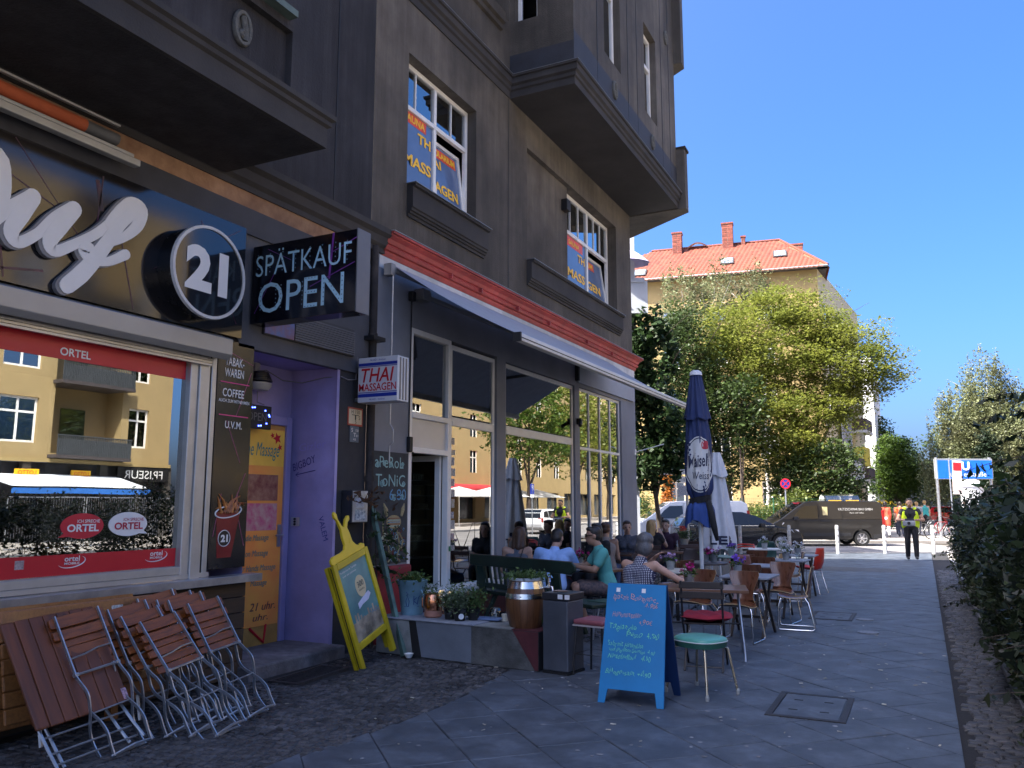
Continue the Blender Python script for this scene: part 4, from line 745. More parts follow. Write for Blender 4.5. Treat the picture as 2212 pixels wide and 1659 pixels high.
# interior: floor, back wall, chilled cake cabinet, counter
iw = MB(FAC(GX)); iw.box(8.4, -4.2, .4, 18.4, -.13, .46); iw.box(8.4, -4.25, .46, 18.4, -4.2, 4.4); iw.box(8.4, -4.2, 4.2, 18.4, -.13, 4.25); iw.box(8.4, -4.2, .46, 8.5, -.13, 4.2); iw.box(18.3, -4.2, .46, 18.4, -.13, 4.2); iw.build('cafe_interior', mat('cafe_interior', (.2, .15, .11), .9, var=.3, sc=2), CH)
t = thing('cake_cabinet', 'tall glass cake display cabinet with shelves just inside the open cafe door', 'display case', (-7.35, 11.35, .46), radians(-35))
cb = MB(); cb.box(-.3, -.32, 0, .3, .32, .35); cb.box(-.3, -.32, 1.5, .3, .32, 1.56)
for sx in (-.29, .26):
    for sy in (-.31, .28): cb.box(sx, sy, .35, sx + .03, sy + .03, 1.5)
cb.build('cabinet_frame', flat('cabinet_black', (.02, .02, .02), .3), t)
for z in (.35, .6, .85, 1.1, 1.32): MB().box(-.27, -.3, z, .27, .3, z + .012).build('shelf', mat('shelf_steel', (.3, .3, .3), .3, metal=.6), t)
MB().box(.301, -.28, .38, .305, .28, 1.48).build('pane', glass_clear, t)
for k, (y, z) in enumerate(((-.12, 1.335), (.1, 1.115), (-.1, .865), (.12, .865), (-.05, .615), (.1, .37))):
    tt = thing('cake', ('cake on the top shelf of the cake cabinet', 'cake on the second shelf of the cake cabinet', 'left cake on the middle shelf of the cake cabinet', 'right cake on the middle shelf of the cake cabinet', 'cake on the fourth shelf of the cake cabinet', 'cake on the lowest shelf of the cake cabinet')[k], 'cake', (-7.3, 11.35 + y, .46 + z), group='cakes in the cabinet')
    MB().lathe([(.11, 0), (.11, .07), (.09, .085), (0, .09)], 18).build('sponge', mat('cake%d' % (k % 3), ((.35, .2, .08), (.5, .42, .3), (.2, .08, .04))[k % 3], .7, var=.3, sc=20), tt, smooth=50); MB().lathe([(.13, -.003), (.13, .003), (0, .003)], 18).build('plate', white_frame, tt)
t = thing('glass_tray', 'tray of glasses on top of the cake cabinet', 'glassware', (-7.3, 11.3, 2.02))
for k in range(5): MB().lathe([(.03, 0), (.035, .11)], 10, caps=False).build('drinking_glass', glass_clear, t, (0, -.16 + k * .075, .01), smooth=60)
MB().box(-.1, -.22, 0, .1, .2, .01).build('tray', alu, t)
# cafe awning
t = thing('awning', 'extended cafe awning with dark underside and pale front bar below the red cornice', 'awning')
A0, A1 = 8.42, 16.35; rx, rzz, fx_, fz = -5.84, 4.60, -4.08, 3.57
can = mat('awning_canvas', (.36, .38, .42), .75, var=.08, sc=6, bump=.15, bsc=200, trans=.12)
MB().grid(lambda u, v: (rx + (fx_ - rx) * v, A0 + (A1 - A0) * u, rzz + .05 + (fz - rzz - .02) * v - .05 * sin(pi * v)), 24, 10).build('canvas', can, t, smooth=180)
MB().tube([(rx, A0, rzz), (rx, A1, rzz)], .045, 14).build('roller', mat('roller_grey', (.25, .26, .28), .5, var=.1), t, smooth=50)
MB().box(fx_ - .05, A0, fz - .05, fx_ + .04, A1 + .05, fz + .045).build('front_bar', mat('bar_white', (.55, .55, .53), .35, metal=.2, var=.08, stain=.1), t, bevel=.012)
MB().box(fx_ + .0401, A0, fz - .015, fx_ + .045, A1, fz - .005).build('bar_groove', black, t); MB().box(fx_ - .06, A0 - .03, fz - .055, fx_ + .045, A0, fz + .05).build('bar_cap', black, t)
for a, e, f in ((9.2, 11.0, 9.9), (15.6, 13.8, 15.0)):
    am = MB(); am.bar((-5.9, a, 4.44), (-4.9, e, 4.0), .05, .06); am.build('arm', mat('arm_grey', (.22, .22, .22), .5, metal=.4, var=.1), t, bevel=.006); am = MB(); am.bar((-4.88, e, 3.97), (fx_ - .05, f, fz), .045, .05); am.build('forearm', MATS['arm_grey'], t, bevel=.006)
    MB().box(-5.97, a - .1, 4.36, -5.82, a + .1, 4.52).build('wall_bracket', MATS['arm_grey'], t, bevel=.01)
MB().box(-5.92, A0 - .1, 4.5, -5.8, A0, 4.66).build('gearbox', MATS['arm_grey'], t, bevel=.01)
cr = MB(); cr.tube([(-5.8, 8.36, 4.5), (-5.8, 8.36, 2.62), (-5.76, 8.37, 2.55), (-5.76, 8.37, 2.4), (-5.8, 8.36, 2.36), (-5.8, 8.36, 2.15)], .01, 6); cr.build('crank_rod', galv, t)
t = thing('flag_holder', 'thin white rod sticking out from the grey corner of the cafe front', 'rod', (GX, 18.55, 2.85)); MB().tube([(0, 0, 0), (.62, .3, .19)], .013, 6).build('rod', white_frame, t); MB().box(-.0, -.04, -.07, .03, .04, .07).build('mount', white_frame, t)
t = thing('wall_cable', 'black cable with plug running down the left edge of the cafe door frame', 'cable'); MB().tube([(GX + .02, 9.03, 4.35), (GX + .015, 9.03, 3.0), (GX + .015, 9.025, 2.5)], .009, 5).build('wire', black, t); MB().box(GX, 8.99, 2.32, GX + .06, 9.06, 2.52).build('plug', black, t, bevel=.01); MB().box(GX, 8.97, 4.33, GX + .07, 9.06, 4.46).build('fitting', black, t, bevel=.01)
t = thing('sensor', 'small black security sensor at the top corner of the large cafe window', 'sensor', (GX, 14.97, 3.25)); MB().box(0, -.05, -.06, .1, .05, .06).build('sensor_body', black, t, bevel=.015); MB().tube([(0.05, 0, .0), (.14, -.2, -.1)], .035, 8).build('lens', black, t)
# white house behind, with balcony and lilac parasol
wh = mat('white_render', (.5, .53, .58), .8, var=.06, sc=2)
WB = thing('white_house', 'narrow white house end behind the corner house, with balcony', 'building', (-8.4, 26.2, 0), CR)
MB().box(-6, 0, 0, .1, 6, 13.2).build('wall', wh, WB); MB().box(-1, -.35, 13.2, .4, 6, 13.4).build('eaves', wh, WB); MB().box(-1.2, -.6, 7.9, .42, .0, 9.0).build('balcony', wh, WB); MB().box(-6, -.02, 9.05, -.2, -.001, 11).build('window', glass_dark, WB)
t = thing('lilac_parasol', 'lilac parasol standing on the white balcony behind the corner house', 'parasol', (-8.55, 25.7, 9.0), CR)
MB().grid(lambda u, v: ((.05 + .85 * v) * cos(2*pi*u) * (1 - .05 * cos(16*pi*u) * v), (.05 + .6 * v) * sin(2*pi*u), 1.15 - .5 * v ** 1.8), 24, 6, closeu=True).build('canopy', mat('lilac_cloth', (.5, .45, .62), .8, var=.05), t, smooth=60); MB().tube([(0, 0, -.1), (0, 0, 1.15)], .02, 6).build('pole', galv, t)
t = thing('balcony_plant', 'trailing green plant on the edge of the white balcony behind the corner house', 'plant', (-8.1, 25.75, 8.95), CR)
MB().box(-.4, -.1, 0, .25, .1, .15).build('planter', wh, t)
# ================= trees and plants: leaf-sized faces in clumps through the crown
def leaf_mat(name, c, trans=.35, isl=.35, var=.3, sc=.6, col2=None, rough=.5):
    return mat(name, c, rough, var=var, sc=sc, col2=col2, trans=trans, isl=isl, spec=.35, det=3)
def leaf_mesh(name, cen, size, m, ratio=.55, up=.5, droop=None, jit=.35, along=None, seed=1):
    r = np.random.RandomState(seed); n = len(cen); s = size * (1 + jit * r.randn(n)).clip(.4, 2)
    nrm = r.randn(n, 3); nrm[:, 2] = np.abs(nrm[:, 2]) + up; nrm /= np.linalg.norm(nrm, axis=1)[:, None]
    d = r.randn(n, 3) if along is None else along + .35 * r.randn(n, 3)
    if droop: d[:, 2] -= droop
    d -= nrm * (d * nrm).sum(1)[:, None]; d /= np.linalg.norm(d, axis=1)[:, None] + 1e-9; b = np.cross(nrm, d)
    s = s[:, None]; fold = nrm * s * .12
    vs = np.stack([cen - d * s * .5, cen + b * s * ratio * .5 - fold, cen + d * s * .5, cen - b * s * ratio * .5 - fold], 1).reshape(-1, 3)
    me = bpy.data.meshes.new(name); me.vertices.add(4 * n); me.vertices.foreach_set('co', vs.astype(np.float32).ravel())
    me.loops.add(4 * n); me.loops.foreach_set('vertex_index', np.arange(4 * n, dtype=np.int32)); me.polygons.add(n)
    me.polygons.foreach_set('loop_start', np.arange(0, 4 * n, 4, dtype=np.int32)); me.polygons.foreach_set('loop_total', np.full(n, 4, np.int32))
    me.update(calc_edges=True); me.materials.append(m); return me
def crown_pts(blobs, n, clump=30, cs=.45, seed=1, shell=.45, flatz=.6, hang=0):
    r = np.random.RandomState(seed); B = np.array([b[:6] for b in blobs], float); wt = np.array([(b[3]*b[4]*b[5]) ** .7 for b in blobs]); wt /= wt.sum()
    k = max(1, n // clump); bi = r.choice(len(B), k, p=wt); d = r.randn(k, 3); d /= np.linalg.norm(d, axis=1)[:, None]
    rad = shell + (1 - shell) * r.rand(k) ** .6; rad *= 1 + .13 * r.randn(k)
    c = B[bi, :3] + d * B[bi, 3:6] * rad[:, None]
    sz = cs * (.5 + r.rand(k)); g = r.randn(k * clump, 3); g *= (1.75 * r.rand(k * clump) ** .42 / np.linalg.norm(g, axis=1))[:, None]; p = np.repeat(c, clump, 0) + g * np.repeat(sz, clump)[:, None] * np.array([1, 1, flatz])
    if hang: p[:, 2] -= hang * r.rand(k * clump) ** 1.2 * np.repeat(.4 + r.rand(k), clump); p[:, :2] = np.repeat(c[:, :2], clump, 0) + (p[:, :2] - np.repeat(c[:, :2], clump, 0)) * .45
    return p
bark = mat('bark', (.06, .045, .035), .9, var=.35, sc=6, bump=1, bsc=25); bark_birch = mat('birch_bark', (.42, .4, .37), .8, var=.4, sc=5, bump=.4)
def limbs(base, tops, r0, m, parent, fork=.35, name='trunk'):
    b = MB(); base = V(base); top0 = sum((V(t) for t in tops), V()) / len(tops); f = base.lerp(V((base.x + (top0.x - base.x) * .3, base.y + (top0.y - base.y) * .3, top0.z)), fork)
    b.tube([base - V((0, 0, .1)), base.lerp(f, .5) + V((.08, .05, 0)), f], [r0 * 1.25, r0 * .95, r0 * .8], 10)
    for t in tops:
        t = V(t); mid = f.lerp(t, .5) + V((0, 0, .12 * (t - f).length)); b.tube([f - V((0, 0, .15)), f.lerp(mid, .5), mid, t], [r0 * .6, r0 * .45, r0 * .3, r0 * .08], 7)
        for q in range(4):
            s = mid.lerp(t, rng.uniform(.0, .7)); e = s + V((rng.uniform(-1, 1), rng.uniform(-1, 1), rng.uniform(-.1, 1))) * (t - f).length * .35; b.tube([s, s.lerp(e, .5) + V((0, 0, .1)), e], [r0 * .2, r0 * .12, r0 * .03], 5)
    return b.build(name, m, parent, smooth=60)
def tree(name, label, base, blobs, n, size, m, r0=.16, cat='tree', bk=bark, seed=1, group=None, ratio=.6, up=.5, droop=None, trunk=True, **kw):
    t = thing(name, label, cat, base, 0, group); bl = [(b[0] - base[0], b[1] - base[1], b[2] - base[2]) + tuple(b[3:]) for b in blobs]
    me = leaf_mesh('crown', crown_pts(bl, n, seed=seed, **kw), size, m, ratio, up, droop, seed=seed + 50); link('crown', me, t)
    if trunk: limbs((0, 0, 0), [b[:3] for b in bl][:7], r0, bk, t)
    return t
def bl(*L): return [tuple(cs(t, s, z)) + ((r, r, r) if not hasattr(r, '__len__') else tuple(r)) for t, s, z, r in L]
maple = leaf_mat('maple_leaves', (.145, .185, .03), col2=(.235, .25, .045), trans=.5, isl=.25)
darkleaf = leaf_mat('dark_leaves', (.035, .065, .018), col2=(.055, .085, .02)); bigleaf = leaf_mat('large_leaves', (.03, .058, .018), isl=.4)
birchleaf = leaf_mat('birch_leaves', (.17, .17, .085), col2=(.22, .25, .12), trans=.4); greenleaf = leaf_mat('green_leaves', (.055, .11, .016), col2=(.09, .14, .02), trans=.4)
shrubleaf = leaf_mat('shrub_leaves', (.10, .14, .025), col2=(.16, .18, .04), trans=.4); hedgeleaf = leaf_mat('hedge_leaves', (.02, .034, .017), col2=(.04, .056, .02), isl=.5, sc=1.6, trans=.25, rough=.38); 
tree('maple_tree', 'large yellow-green broad tree in the middle, before the house with the red roof', tuple(cs(16.6, 47, 0)), bl((15.2, 46, 10.4, 3.3), (18.2, 45, 9.4, 2.5), (19.6, 45, 8.6, (1.9, 1.6, 1.2)), (17.2, 46, 12.2, 1.8), (12.6, 45, 9, 2.6), (15.9, 44.5, 6.2, (2.4, 2.4, 2.4)), (13.6, 43.6, 5.6, 2.2), (19.0, 46, 11.0, (1.6, 1.5, 1.1)), (14.8, 46, 12.8, 1.4), (17.9, 45, 7.0, (1.6, 2, 1.1)), (15.4, 43.5, 3.4, 1.9), (20.4, 45, 9.9, (.9, .9, .5)), (11.9, 45, 11.2, 1.6), (11.2, 44, 9.4, 1.4)), 96000, .15, maple, .2, seed=3, clump=90, cs=.6, shell=.4, flatz=.42, up=1.4)
tree('dark_tree', 'dark green tree between the draped corner tree and the big yellow-green tree', tuple(cs(11.6, 44, 0)), bl((8.9, 43, 9.4, 1.9), (9.6, 43, 7, 2.0), (8.6, 42.5, 6.2, 1.6), (10.6, 44, 5, 1.7), (9.2, 43, 11.2, 1.1), (11.8, 43.5, 3.6, 1.4)), 30000, .15, darkleaf, .17, seed=5, clump=50, cs=.55, flatz=.45, up=1.0)
tree('dark_tree', 'dark dense lower tree under the right half of the yellow-green crown', tuple(cs(16.2, 42.4, 0)), bl((16.3, 42.4, 3.2, (1.5, 1.3, 1.9)), (14.6, 42.4, 2.7, (1.3, 1.2, 1.6)), (17.1, 42.4, 1.9, (.8, .9, 1.2))), 15000, .15, darkleaf, .12, seed=21, clump=40, cs=.4, flatz=.5)
tree('slim_tree', 'slim dark trunked tree beside the orange creeper on the yellow house', tuple(cs(11.5, 41.6, 0)), bl((11.5, 41.6, 6.8, 1.3), (11.8, 41.6, 5.2, .9)), 2500, .2, darkleaf, .11, seed=6, clump=20, cs=.4)
tree('birch_tree', 'pale tall birch top rising in front of the red tiled roof, left one', tuple(cs(12.6, 53, 0)), bl((11.2, 53, 15.6, (1.5, 1.5, 2)), (13.4, 53, 15.8, (1.4, 1.4, 2)), (12.2, 53, 13.4, 2), (10.6, 53, 13.5, 1.4)), 9000, .17, birchleaf, .12, bk=bark_birch, seed=8, clump=22, cs=.4, hang=1.0, droop=.6)
tree('birch_tree', 'pale birch top rising in front of the red tiled roof, right one', tuple(cs(16.4, 53.5, 0)), bl((16.2, 53.5, 16.0, (1.1, 1.1, 1.7)), (17.2, 53.5, 14.6, 1.3), (15.2, 53.5, 14.2, 1.2), (18.5, 53.5, 14.2, .9)), 5500, .17, birchleaf, .12, bk=bark_birch, seed=9, clump=22, cs=.4, hang=1.0, droop=.6)
tree('draped_tree', 'dark tree with large drooping leaves hanging down right beside the house corner', tuple(cs(4.75, 27.4, 0)), bl((4.5, 27, 7.6, (.8, .9, .9)), (4.3, 27, 5.9, (1.1, 1.0, 1.2)), (4.9, 27, 4.6, (.75, .8, 1.1)), (5.2, 26.8, 3.4, (.55, .7, .8)), (4.5, 27, 3.2, (.9, .9, .9)), (5.25, 27, 6.9, (.4, .6, .7)), (3.6, 27, 6.5, 1.2)), 8200, .19, bigleaf, .09, seed=12, clump=18, cs=.26, hang=.45, droop=1.2, ratio=.75, shell=.3)
tree('round_tree', 'bright green dense hornbeam at the end of the pavement behind the pedestrians', tuple(cs(35.2, 76, 0)), bl((35.2, 76, 4.6, (2.1, 2, 2.6)), (35, 76, 6.6, (1.3, 1.3, 1.5)), (36.4, 76, 3.6, (1.5, 1.4, 1.6)), (33.9, 76, 3.6, (1.3, 1.4, 1.6))), 15000, .2, greenleaf, .2, seed=14, clump=24, cs=.4, up=1.0)
tree('lime_tree', 'taller mid green tree right behind the bright green hornbeam', tuple(cs(36.2, 84, 0)), bl((36.3, 84, 8.4, 2.3), (38.6, 84, 6.8, 2.2), (35.6, 84, 10.2, 1.4), (39.5, 84, 5, 2)), 13000, .24, leaf_mat('lime_leaves', (.045, .085, .018), col2=(.075, .105, .02)), .2, seed=15, clump=24, cs=.5)
tree('weeping_birch', 'huge weeping birch with pale hanging twigs at the right edge above the blue station sign', tuple(cs(41.5, 71, 0)), bl((41.3, 71, 12.2, (2.2, 2.2, 2.9)), (38.4, 71, 9.8, (2.0, 2, 2.3)), (44, 71, 9.6, (2.4, 2.2, 2.8)), (41, 70, 8, 2.8), (37.6, 71, 6.6, (1.6, 1.6, 2)), (43.5, 70, 6.2, 2.4), (47, 71, 8, 2.6), (40.6, 71, 5, 2.2), (36.4, 71, 5, (1.3, 1.4, 1.6)), (41, 72, 9, 3.2)), 90000, .2, birchleaf, .24, bk=bark_birch, seed=17, clump=44, cs=.36, hang=3.4, droop=1.2, ratio=.5, shell=.4)
tree('conifer', 'dark conifer standing below the weeping birch, left side', tuple(cs(38.3, 66, 0)), bl((38.2, 66, 4.2, (1.0, 1, 2.6)), (38.0, 66, 6.3, (.5, .5, 1.2))), 5000, .2, leaf_mat('conifer_needles', (.02, .035, .018)), .12, seed=18, clump=22, cs=.25)
for k, (t_, s_, z_, r_, lab) in enumerate(((36.5, 92, 4.5, 3.2, 'dark tree at the far end of the street behind the hornbeam'), (43, 95, 5, 3.4, 'dark tree far behind the blue station sign'), (50, 96, 6, 4.2, 'dark tree far off at the right edge behind the hedge'), (33.5, 100, 4, 3.0, 'dark tree at the far end of the street beyond the white house'))):
    tree('background_tree', lab, tuple(cs(t_, s_, 0)), bl((t_, s_, z_, r_), (t_ + 2, s_, z_ - 1.5, r_ * .8), (t_ - 1.6, s_, z_ - 1.8, r_ * .7)), 5000, .34, darkleaf, .2, seed=30 + k, clump=20, cs=.7, group='trees at the end of the street')
for k, (t_, s_, r_, h_, lab) in enumerate(((11.6, 40.9, .9, 1.3, 'sunlit yellow-green bush behind the fence, right beside the blue parasol'), (12.7, 40.9, 1.0, 1.7, 'sunlit bush behind the green fence, above the black car'), (13.9, 40.7, 1.0, 2.1, 'tall sunlit bush behind the fence left of the no-stopping sign'), (15.1, 40.9, .9, 1.5, 'sunlit bush right of the no-stopping sign, behind the dark van'), (5.9, 40.9, 1.2, 2.2, 'sunlit bush far left behind the white van'))):
    tree('bush', lab, tuple(cs(t_, s_, 0)), bl((t_, s_, h_ * .5, (r_, r_, h_ * .5)), (t_ + .3, s_, h_ * .85, (r_ * .5, r_ * .5, h_ * .35))), 2600, .13, shrubleaf, .04, cat='bush', seed=40 + k, clump=16, cs=.22, group='bushes behind the green fence')
tree('dark_bush', 'dark round bush with yellow blossom along its top, behind the walking pedestrians', tuple(cs(24.9, 56, 0)), bl((24.9, 56, .9, (2.0, .9, .75))), 2600, .16, darkleaf, .05, cat='bush', seed=47, clump=16, cs=.22)
bo = bpy.data.objects['dark_bush']; link('blossom', leaf_mesh('blossom', np.array([tuple(cs(-2.1 + 4.2 * q, .1 * sin(q * 40), 1.45 + .32 * sin(pi * q) + .1 * sin(q * 60))) for q in np.linspace(0, 1, 600)]), .15, leaf_mat('yellow_blossom', (.55, .40, .02), trans=.3), seed=4), bo)
# ================= near hedge along the bed
def spray(b, pts, along, p0, d, L, seed, n=16, drop=.6):
    r = random.Random(seed); p = V(p0); d = V(d).normalized(); st = [p.copy()]
    for i in range(n):
        p = p + d * L / n; d = (d + V((r.uniform(-.06, .06), r.uniform(-.06, .06), -.05))).normalized(); st.append(p.copy())
        s = d.cross(V((0, 0, 1))).normalized()
        for q in (-1, 1):
            a = (s * q * .7 + d * .4 + V((0, 0, -drop))).normalized(); pts.append(p + a * .03); along.append(a)
    b.tube(st, [.004 * (1 - i / (n + 3)) + .001 for i in range(n + 1)], 4)
hg = thing('hedge', 'dark leafy hedge filling the planting bed along the right edge of the pavement', 'hedge', (1.6, 10, 0))
pts = []; r = np.random.RandomState(4)
for i in range(2600):
    y = 1.9 + 18.4 * r.rand() ** 1.2; h = 1.4 + .16 * sin(y * 1.1) + .13 * sin(y * 2.7 + 1) + .6 * min(1, max(0, (9 - y) / 5))
    side = r.rand()
    if side < .62: z = h * r.rand() ** .85; x = .74 - .2 * sin(min(1, z / h) * 2.6) * (.6 + .4 * sin(y * 2.3)) + .1 * sin(y * 1.9) + .1 * sin(y * 4.3) + abs(.14 * r.randn())
    else: x = .72 + 1.7 * r.rand(); z = h + .12 * r.randn() + .14 * (x - .7)
    pts.append(np.array([x, y, z]) + r.randn(26, 3) * np.array([.09, .12, .1]))
P0 = np.concatenate(pts); P0 = P0[(P0[:, 2] > .02) & (P0[:, 0] > .62 - .22 * (P0[:, 2] > .25))]
link('foliage', leaf_mesh('foliage', P0 - np.array([1.6, 10, 0]), .07, hedgeleaf, .45, .35, .4, seed=6), hg)
b = MB(); pts = []; al = []; rr = random.Random(4)
for i in range(190):
    y = 2.4 + 17.5 * rr.random() ** 1.3; z = rr.uniform(.35, 1.4) + (.5 * rr.random() if y < 8 else 0); x = .72 + rr.uniform(-.1, .3) + max(0, z - 1.1) * .6; spray(b, pts, al, (x, y, z), (rr.uniform(-.9, .2), rr.uniform(-.8, .5), rr.uniform(-.1, .9) * (1 if z > .9 else .4)), rr.uniform(.22, .55), i, 12)
b.T = None; ob = stuff(b.build('twig', bark, hg, loc=(-1.6, -10, 0))); link('spray_leaf', leaf_mesh('spray_leaf', np.array([tuple(p) for p in pts]), .06, hedgeleaf, .45, .3, .2, along=np.array([tuple(a) for a in al]), seed=3), hg, (-1.6, -10, 0))
for i in range(45):
    y = .6 + i * .55; MB().tube([(1.2 - 1.6 + rr.uniform(-.3, .6), y - 10, -.05), (1.3 - 1.6, y - 10, .5), (1.2 - 1.6 + rr.uniform(-.4, .5), y - 10 + rr.uniform(-.2, .2), 1.05)], [.02, .014, .005], 5).build('stem', bark, hg)
# robinia-like shrub with drooping pinnate leaves reaching in at the right edge
sb = thing('pinnate_shrub', 'dark shrub with drooping pinnate leaf sprays reaching in at the right edge before the birch', 'shrub', (.9, 6.8, 0))
b = MB(); pts = []; al = []
for i, (z, L, dx, dy, dz) in enumerate(((1.72, .75, -1, .35, .2), (2.0, .7, -1, .25, .14), (2.3, .62, -1, .3, .3), (1.85, .65, -.8, .6, .1), (1.6, .7, -.9, .2, .1), (2.15, .6, -.7, .6, .3), (1.65, .7, -1, .6, .05), (2.42, .5, -1, .1, .4))):
    spray(b, pts, al, (-.02 + .05 * (i % 3), .1 * (i % 4) - .1, z - .02), (dx, dy, dz), L, 70 + i, 13, 1.0)
for k in range(420):
    pts.append(V((rr.uniform(-.16, .5), rr.uniform(-.4, .5), rr.uniform(.5, 2.1)))); al.append(V((rr.uniform(-1, 1), rr.uniform(-1, 1), -1)))
for k in range(5): b.tube([(.1, .05 * k, 0), (.05 + .03 * k, .04 * k, 1.1), (-.05 + .05 * k, .05 * k - .1, 2.3)], [.02, .014, .006], 6)
b.build('stem', bark, sb); ls_ = link('leaf_spray', leaf_mesh('leaf_spray', np.array([tuple(p) for p in pts]), .085, leaf_mat('pinnate_leaves', (.02, .036, .014), isl=.4, trans=.3), .42, .3, .1, along=np.array([tuple(a) for a in al]), seed=8), sb)
stuff(ls_)
# round-leaved twig standing up out of the hedge before the station sign
sb = thing('round_leaf_shrub', 'twigs with round green leaves rising from the hedge before the blue station sign', 'shrub', (.68, 7.5, 0)); b = MB(); pts = []; al = []
for i, (x0, z0, x1, z1) in enumerate(((.1, 1.2, -.35, 1.86), (.15, 1.2, -.1, 1.92), (.2, 1.2, .2, 1.95), (.1, 1.1, -.55, 1.62), (.2, 1.2, .45, 1.9))):
    p, q = V((x0, 0, z0)), V((x1, .1, z1)); b.tube([p - V((0, 0, 1.2)), p, p.lerp(q, .5) + V((0, 0, .08)), q], [.008, .006, .004, .002], 5)
    for k in range(16): f = rr.random() ** .6; pts.append(p.lerp(q, f) + V((rr.uniform(-.09, .09), rr.uniform(-.1, .1), rr.uniform(-.07, .09)))); al.append(V((rr.uniform(-1, 1), rr.uniform(-1, 1), -.3)))
b.build('twig', bark, sb); stuff(link('leaf_cluster', leaf_mesh('leaf_cluster', np.array([tuple(p) for p in pts]), .09, leaf_mat('round_leaves', (.05, .085, .02), isl=.4, trans=.4), .9, .3, 0, along=np.array([tuple(a) for a in al]), seed=9), sb))

# ================= houses beyond the crossing
yel = mat('yellow_render', (.33, .24, .1), .85, var=.1, sc=1.2, bump=.3, bsc=25, stain=.12); tile_m = mat('roof_tile', (.15, .036, .017), .75, var=.25, sc=2, isl=.22); brick_m = mat('chimney_brick', (.2, .055, .035), .85, var=.3, sc=5, isl=.25); drk = mat('dark_timber', (.05, .04, .04), .7, var=.2)
YH = thing('red_roof_house', 'tall yellow house with hipped red tiled roof, chimneys and skylights behind the trees', 'building')
A_, B_ = V((-32, 58.3, 0)), V((-5.9, 62.4, 0)); D_ = (B_ - A_).normalized(); R_ = V((-D_.y, D_.x, 0)); HF = M((( D_.x, -R_.x, 0, B_.x), (D_.y, -R_.y, 0, B_.y), (0, 0, 1, 0), (0, 0, 0, 1)))  # u from corner (negative leftwards), out towards us
w = MB(HF); holes = [(-u - 1.3, z, -u, z + 1.7, .18) for u in (3.2, 6.6, 10, 13.4, 16.8) for z in (1.6, 5.0, 8.4, 11.8, 15.2)]
w.wall(-18.9, 0, 0, 18.9, holes, .18); w.build('wall', yel, YH)
for h in holes[:20]: win(YH, HF @ M.Translation((0, -.16, 0)), h[0], h[1], h[2], h[3], ((h[0] + h[2]) / 2,), (h[1] + 1.2,), w=.08)
for h in holes[20:]: win(YH, HF @ M.Translation((0, -.16, 0)), h[0], h[1], h[2], h[3], (), (h[1] + 1.2,), w=.08)
MB(HF).box(-18.9, 0, 16.2, .0, .03, 17.0).build('wall_band', yel, YH)
C_ = V((-4.4, 80, 0)); D2 = (C_ - B_).normalized(); SFm = M(((D2.x, D2.y, 0, B_.x), (D2.y, -D2.x, 0, B_.y), (0, 0, 1, 0), (0, 0, 0, 1)))
w = MB(SFm); w.wall(0, 18, 0, 18.9, [(2.0, z, 3.2, z + 1.6, .15) for z in (1.5, 4.9, 8.3, 11.7, 15)], .15); w.build('side_wall', mat('cream_render', (.55, .48, .33), .85, var=.08, sc=2), YH)
bk = mat('dark_balcony_brick', (.06, .04, .045), .8, var=.3, sc=6, bump=.4)
for k, (u, z) in enumerate(((4.6, 9.2), (4.6, 4.0), (10, 7.4), (10, 3.4))):
    bb = MB(SFm); bb.box(u, 0, z, u + 3.6, 1.3, z + .22); bb.build('balcony_slab', mat('pale_slab', (.5, .5, .5), .7, var=.1), YH)
    bb = MB(SFm); bb.box(u, .02, z + .222, u + 3.6, 1.28, z + 1.15); bb.build('balcony_parapet', bk, YH)
MB(SFm).box(4.6, .3, 5.2, 9, .35, 8.8).build('striped_blind', mat('striped_blind', (.6, .6, .62), .8, var=0, col2=None), YH)
for k in range(12): MB(SFm).box(4.65 + k * .36, .35, 5.2, 4.8 + k * .36, .36, 8.8).build('blind_stripe', flat('stripe_navy', (.05, .06, .12)), YH)
MB(SFm).box(9.2, .1, 4.7, 12, 1.2, 6.2).build('yellow_balcony', mat('yellow_panel', (.5, .42, .05), .7, var=.1), YH)
# roof: two slopes seen from here
ov = .7; e0, e1 = HF @ V((-19.3, ov, 18.75)), HF @ V((ov, ov, 18.75)); rA, rB = HF @ V((-12.6, -4.6, 22.55)), HF @ V((-2.4, -4.6, 22.55)); eb = HF @ V((ov, -11, 18.75)); el = HF @ V((-19.3, -11, 18.75))
rf = MB(); rf.add([e0, e1, rB, rA], [(0, 1, 2, 3)]); rf.add([e1, eb, rB], [(0, 1, 2)]); rf.add([e0, rA, el], [(0, 1, 2)]); rf.add([el, eb, rB, rA], [(0, 1, 2, 3)]); ro = rf.build('roof', mat('roof_underlay', (.3, .09, .045), .8, var=.2), YH)
tm = MB(); tm.grid(lambda u, v: ((u - .5) * .36, .0 - v * .42, .028 * sin(2 * pi * u) + .012 - .035 * v * 0 + .02 * (1 - v)), 6, 1); tme = tm.mesh('tile', tile_m, 60, fix=False)
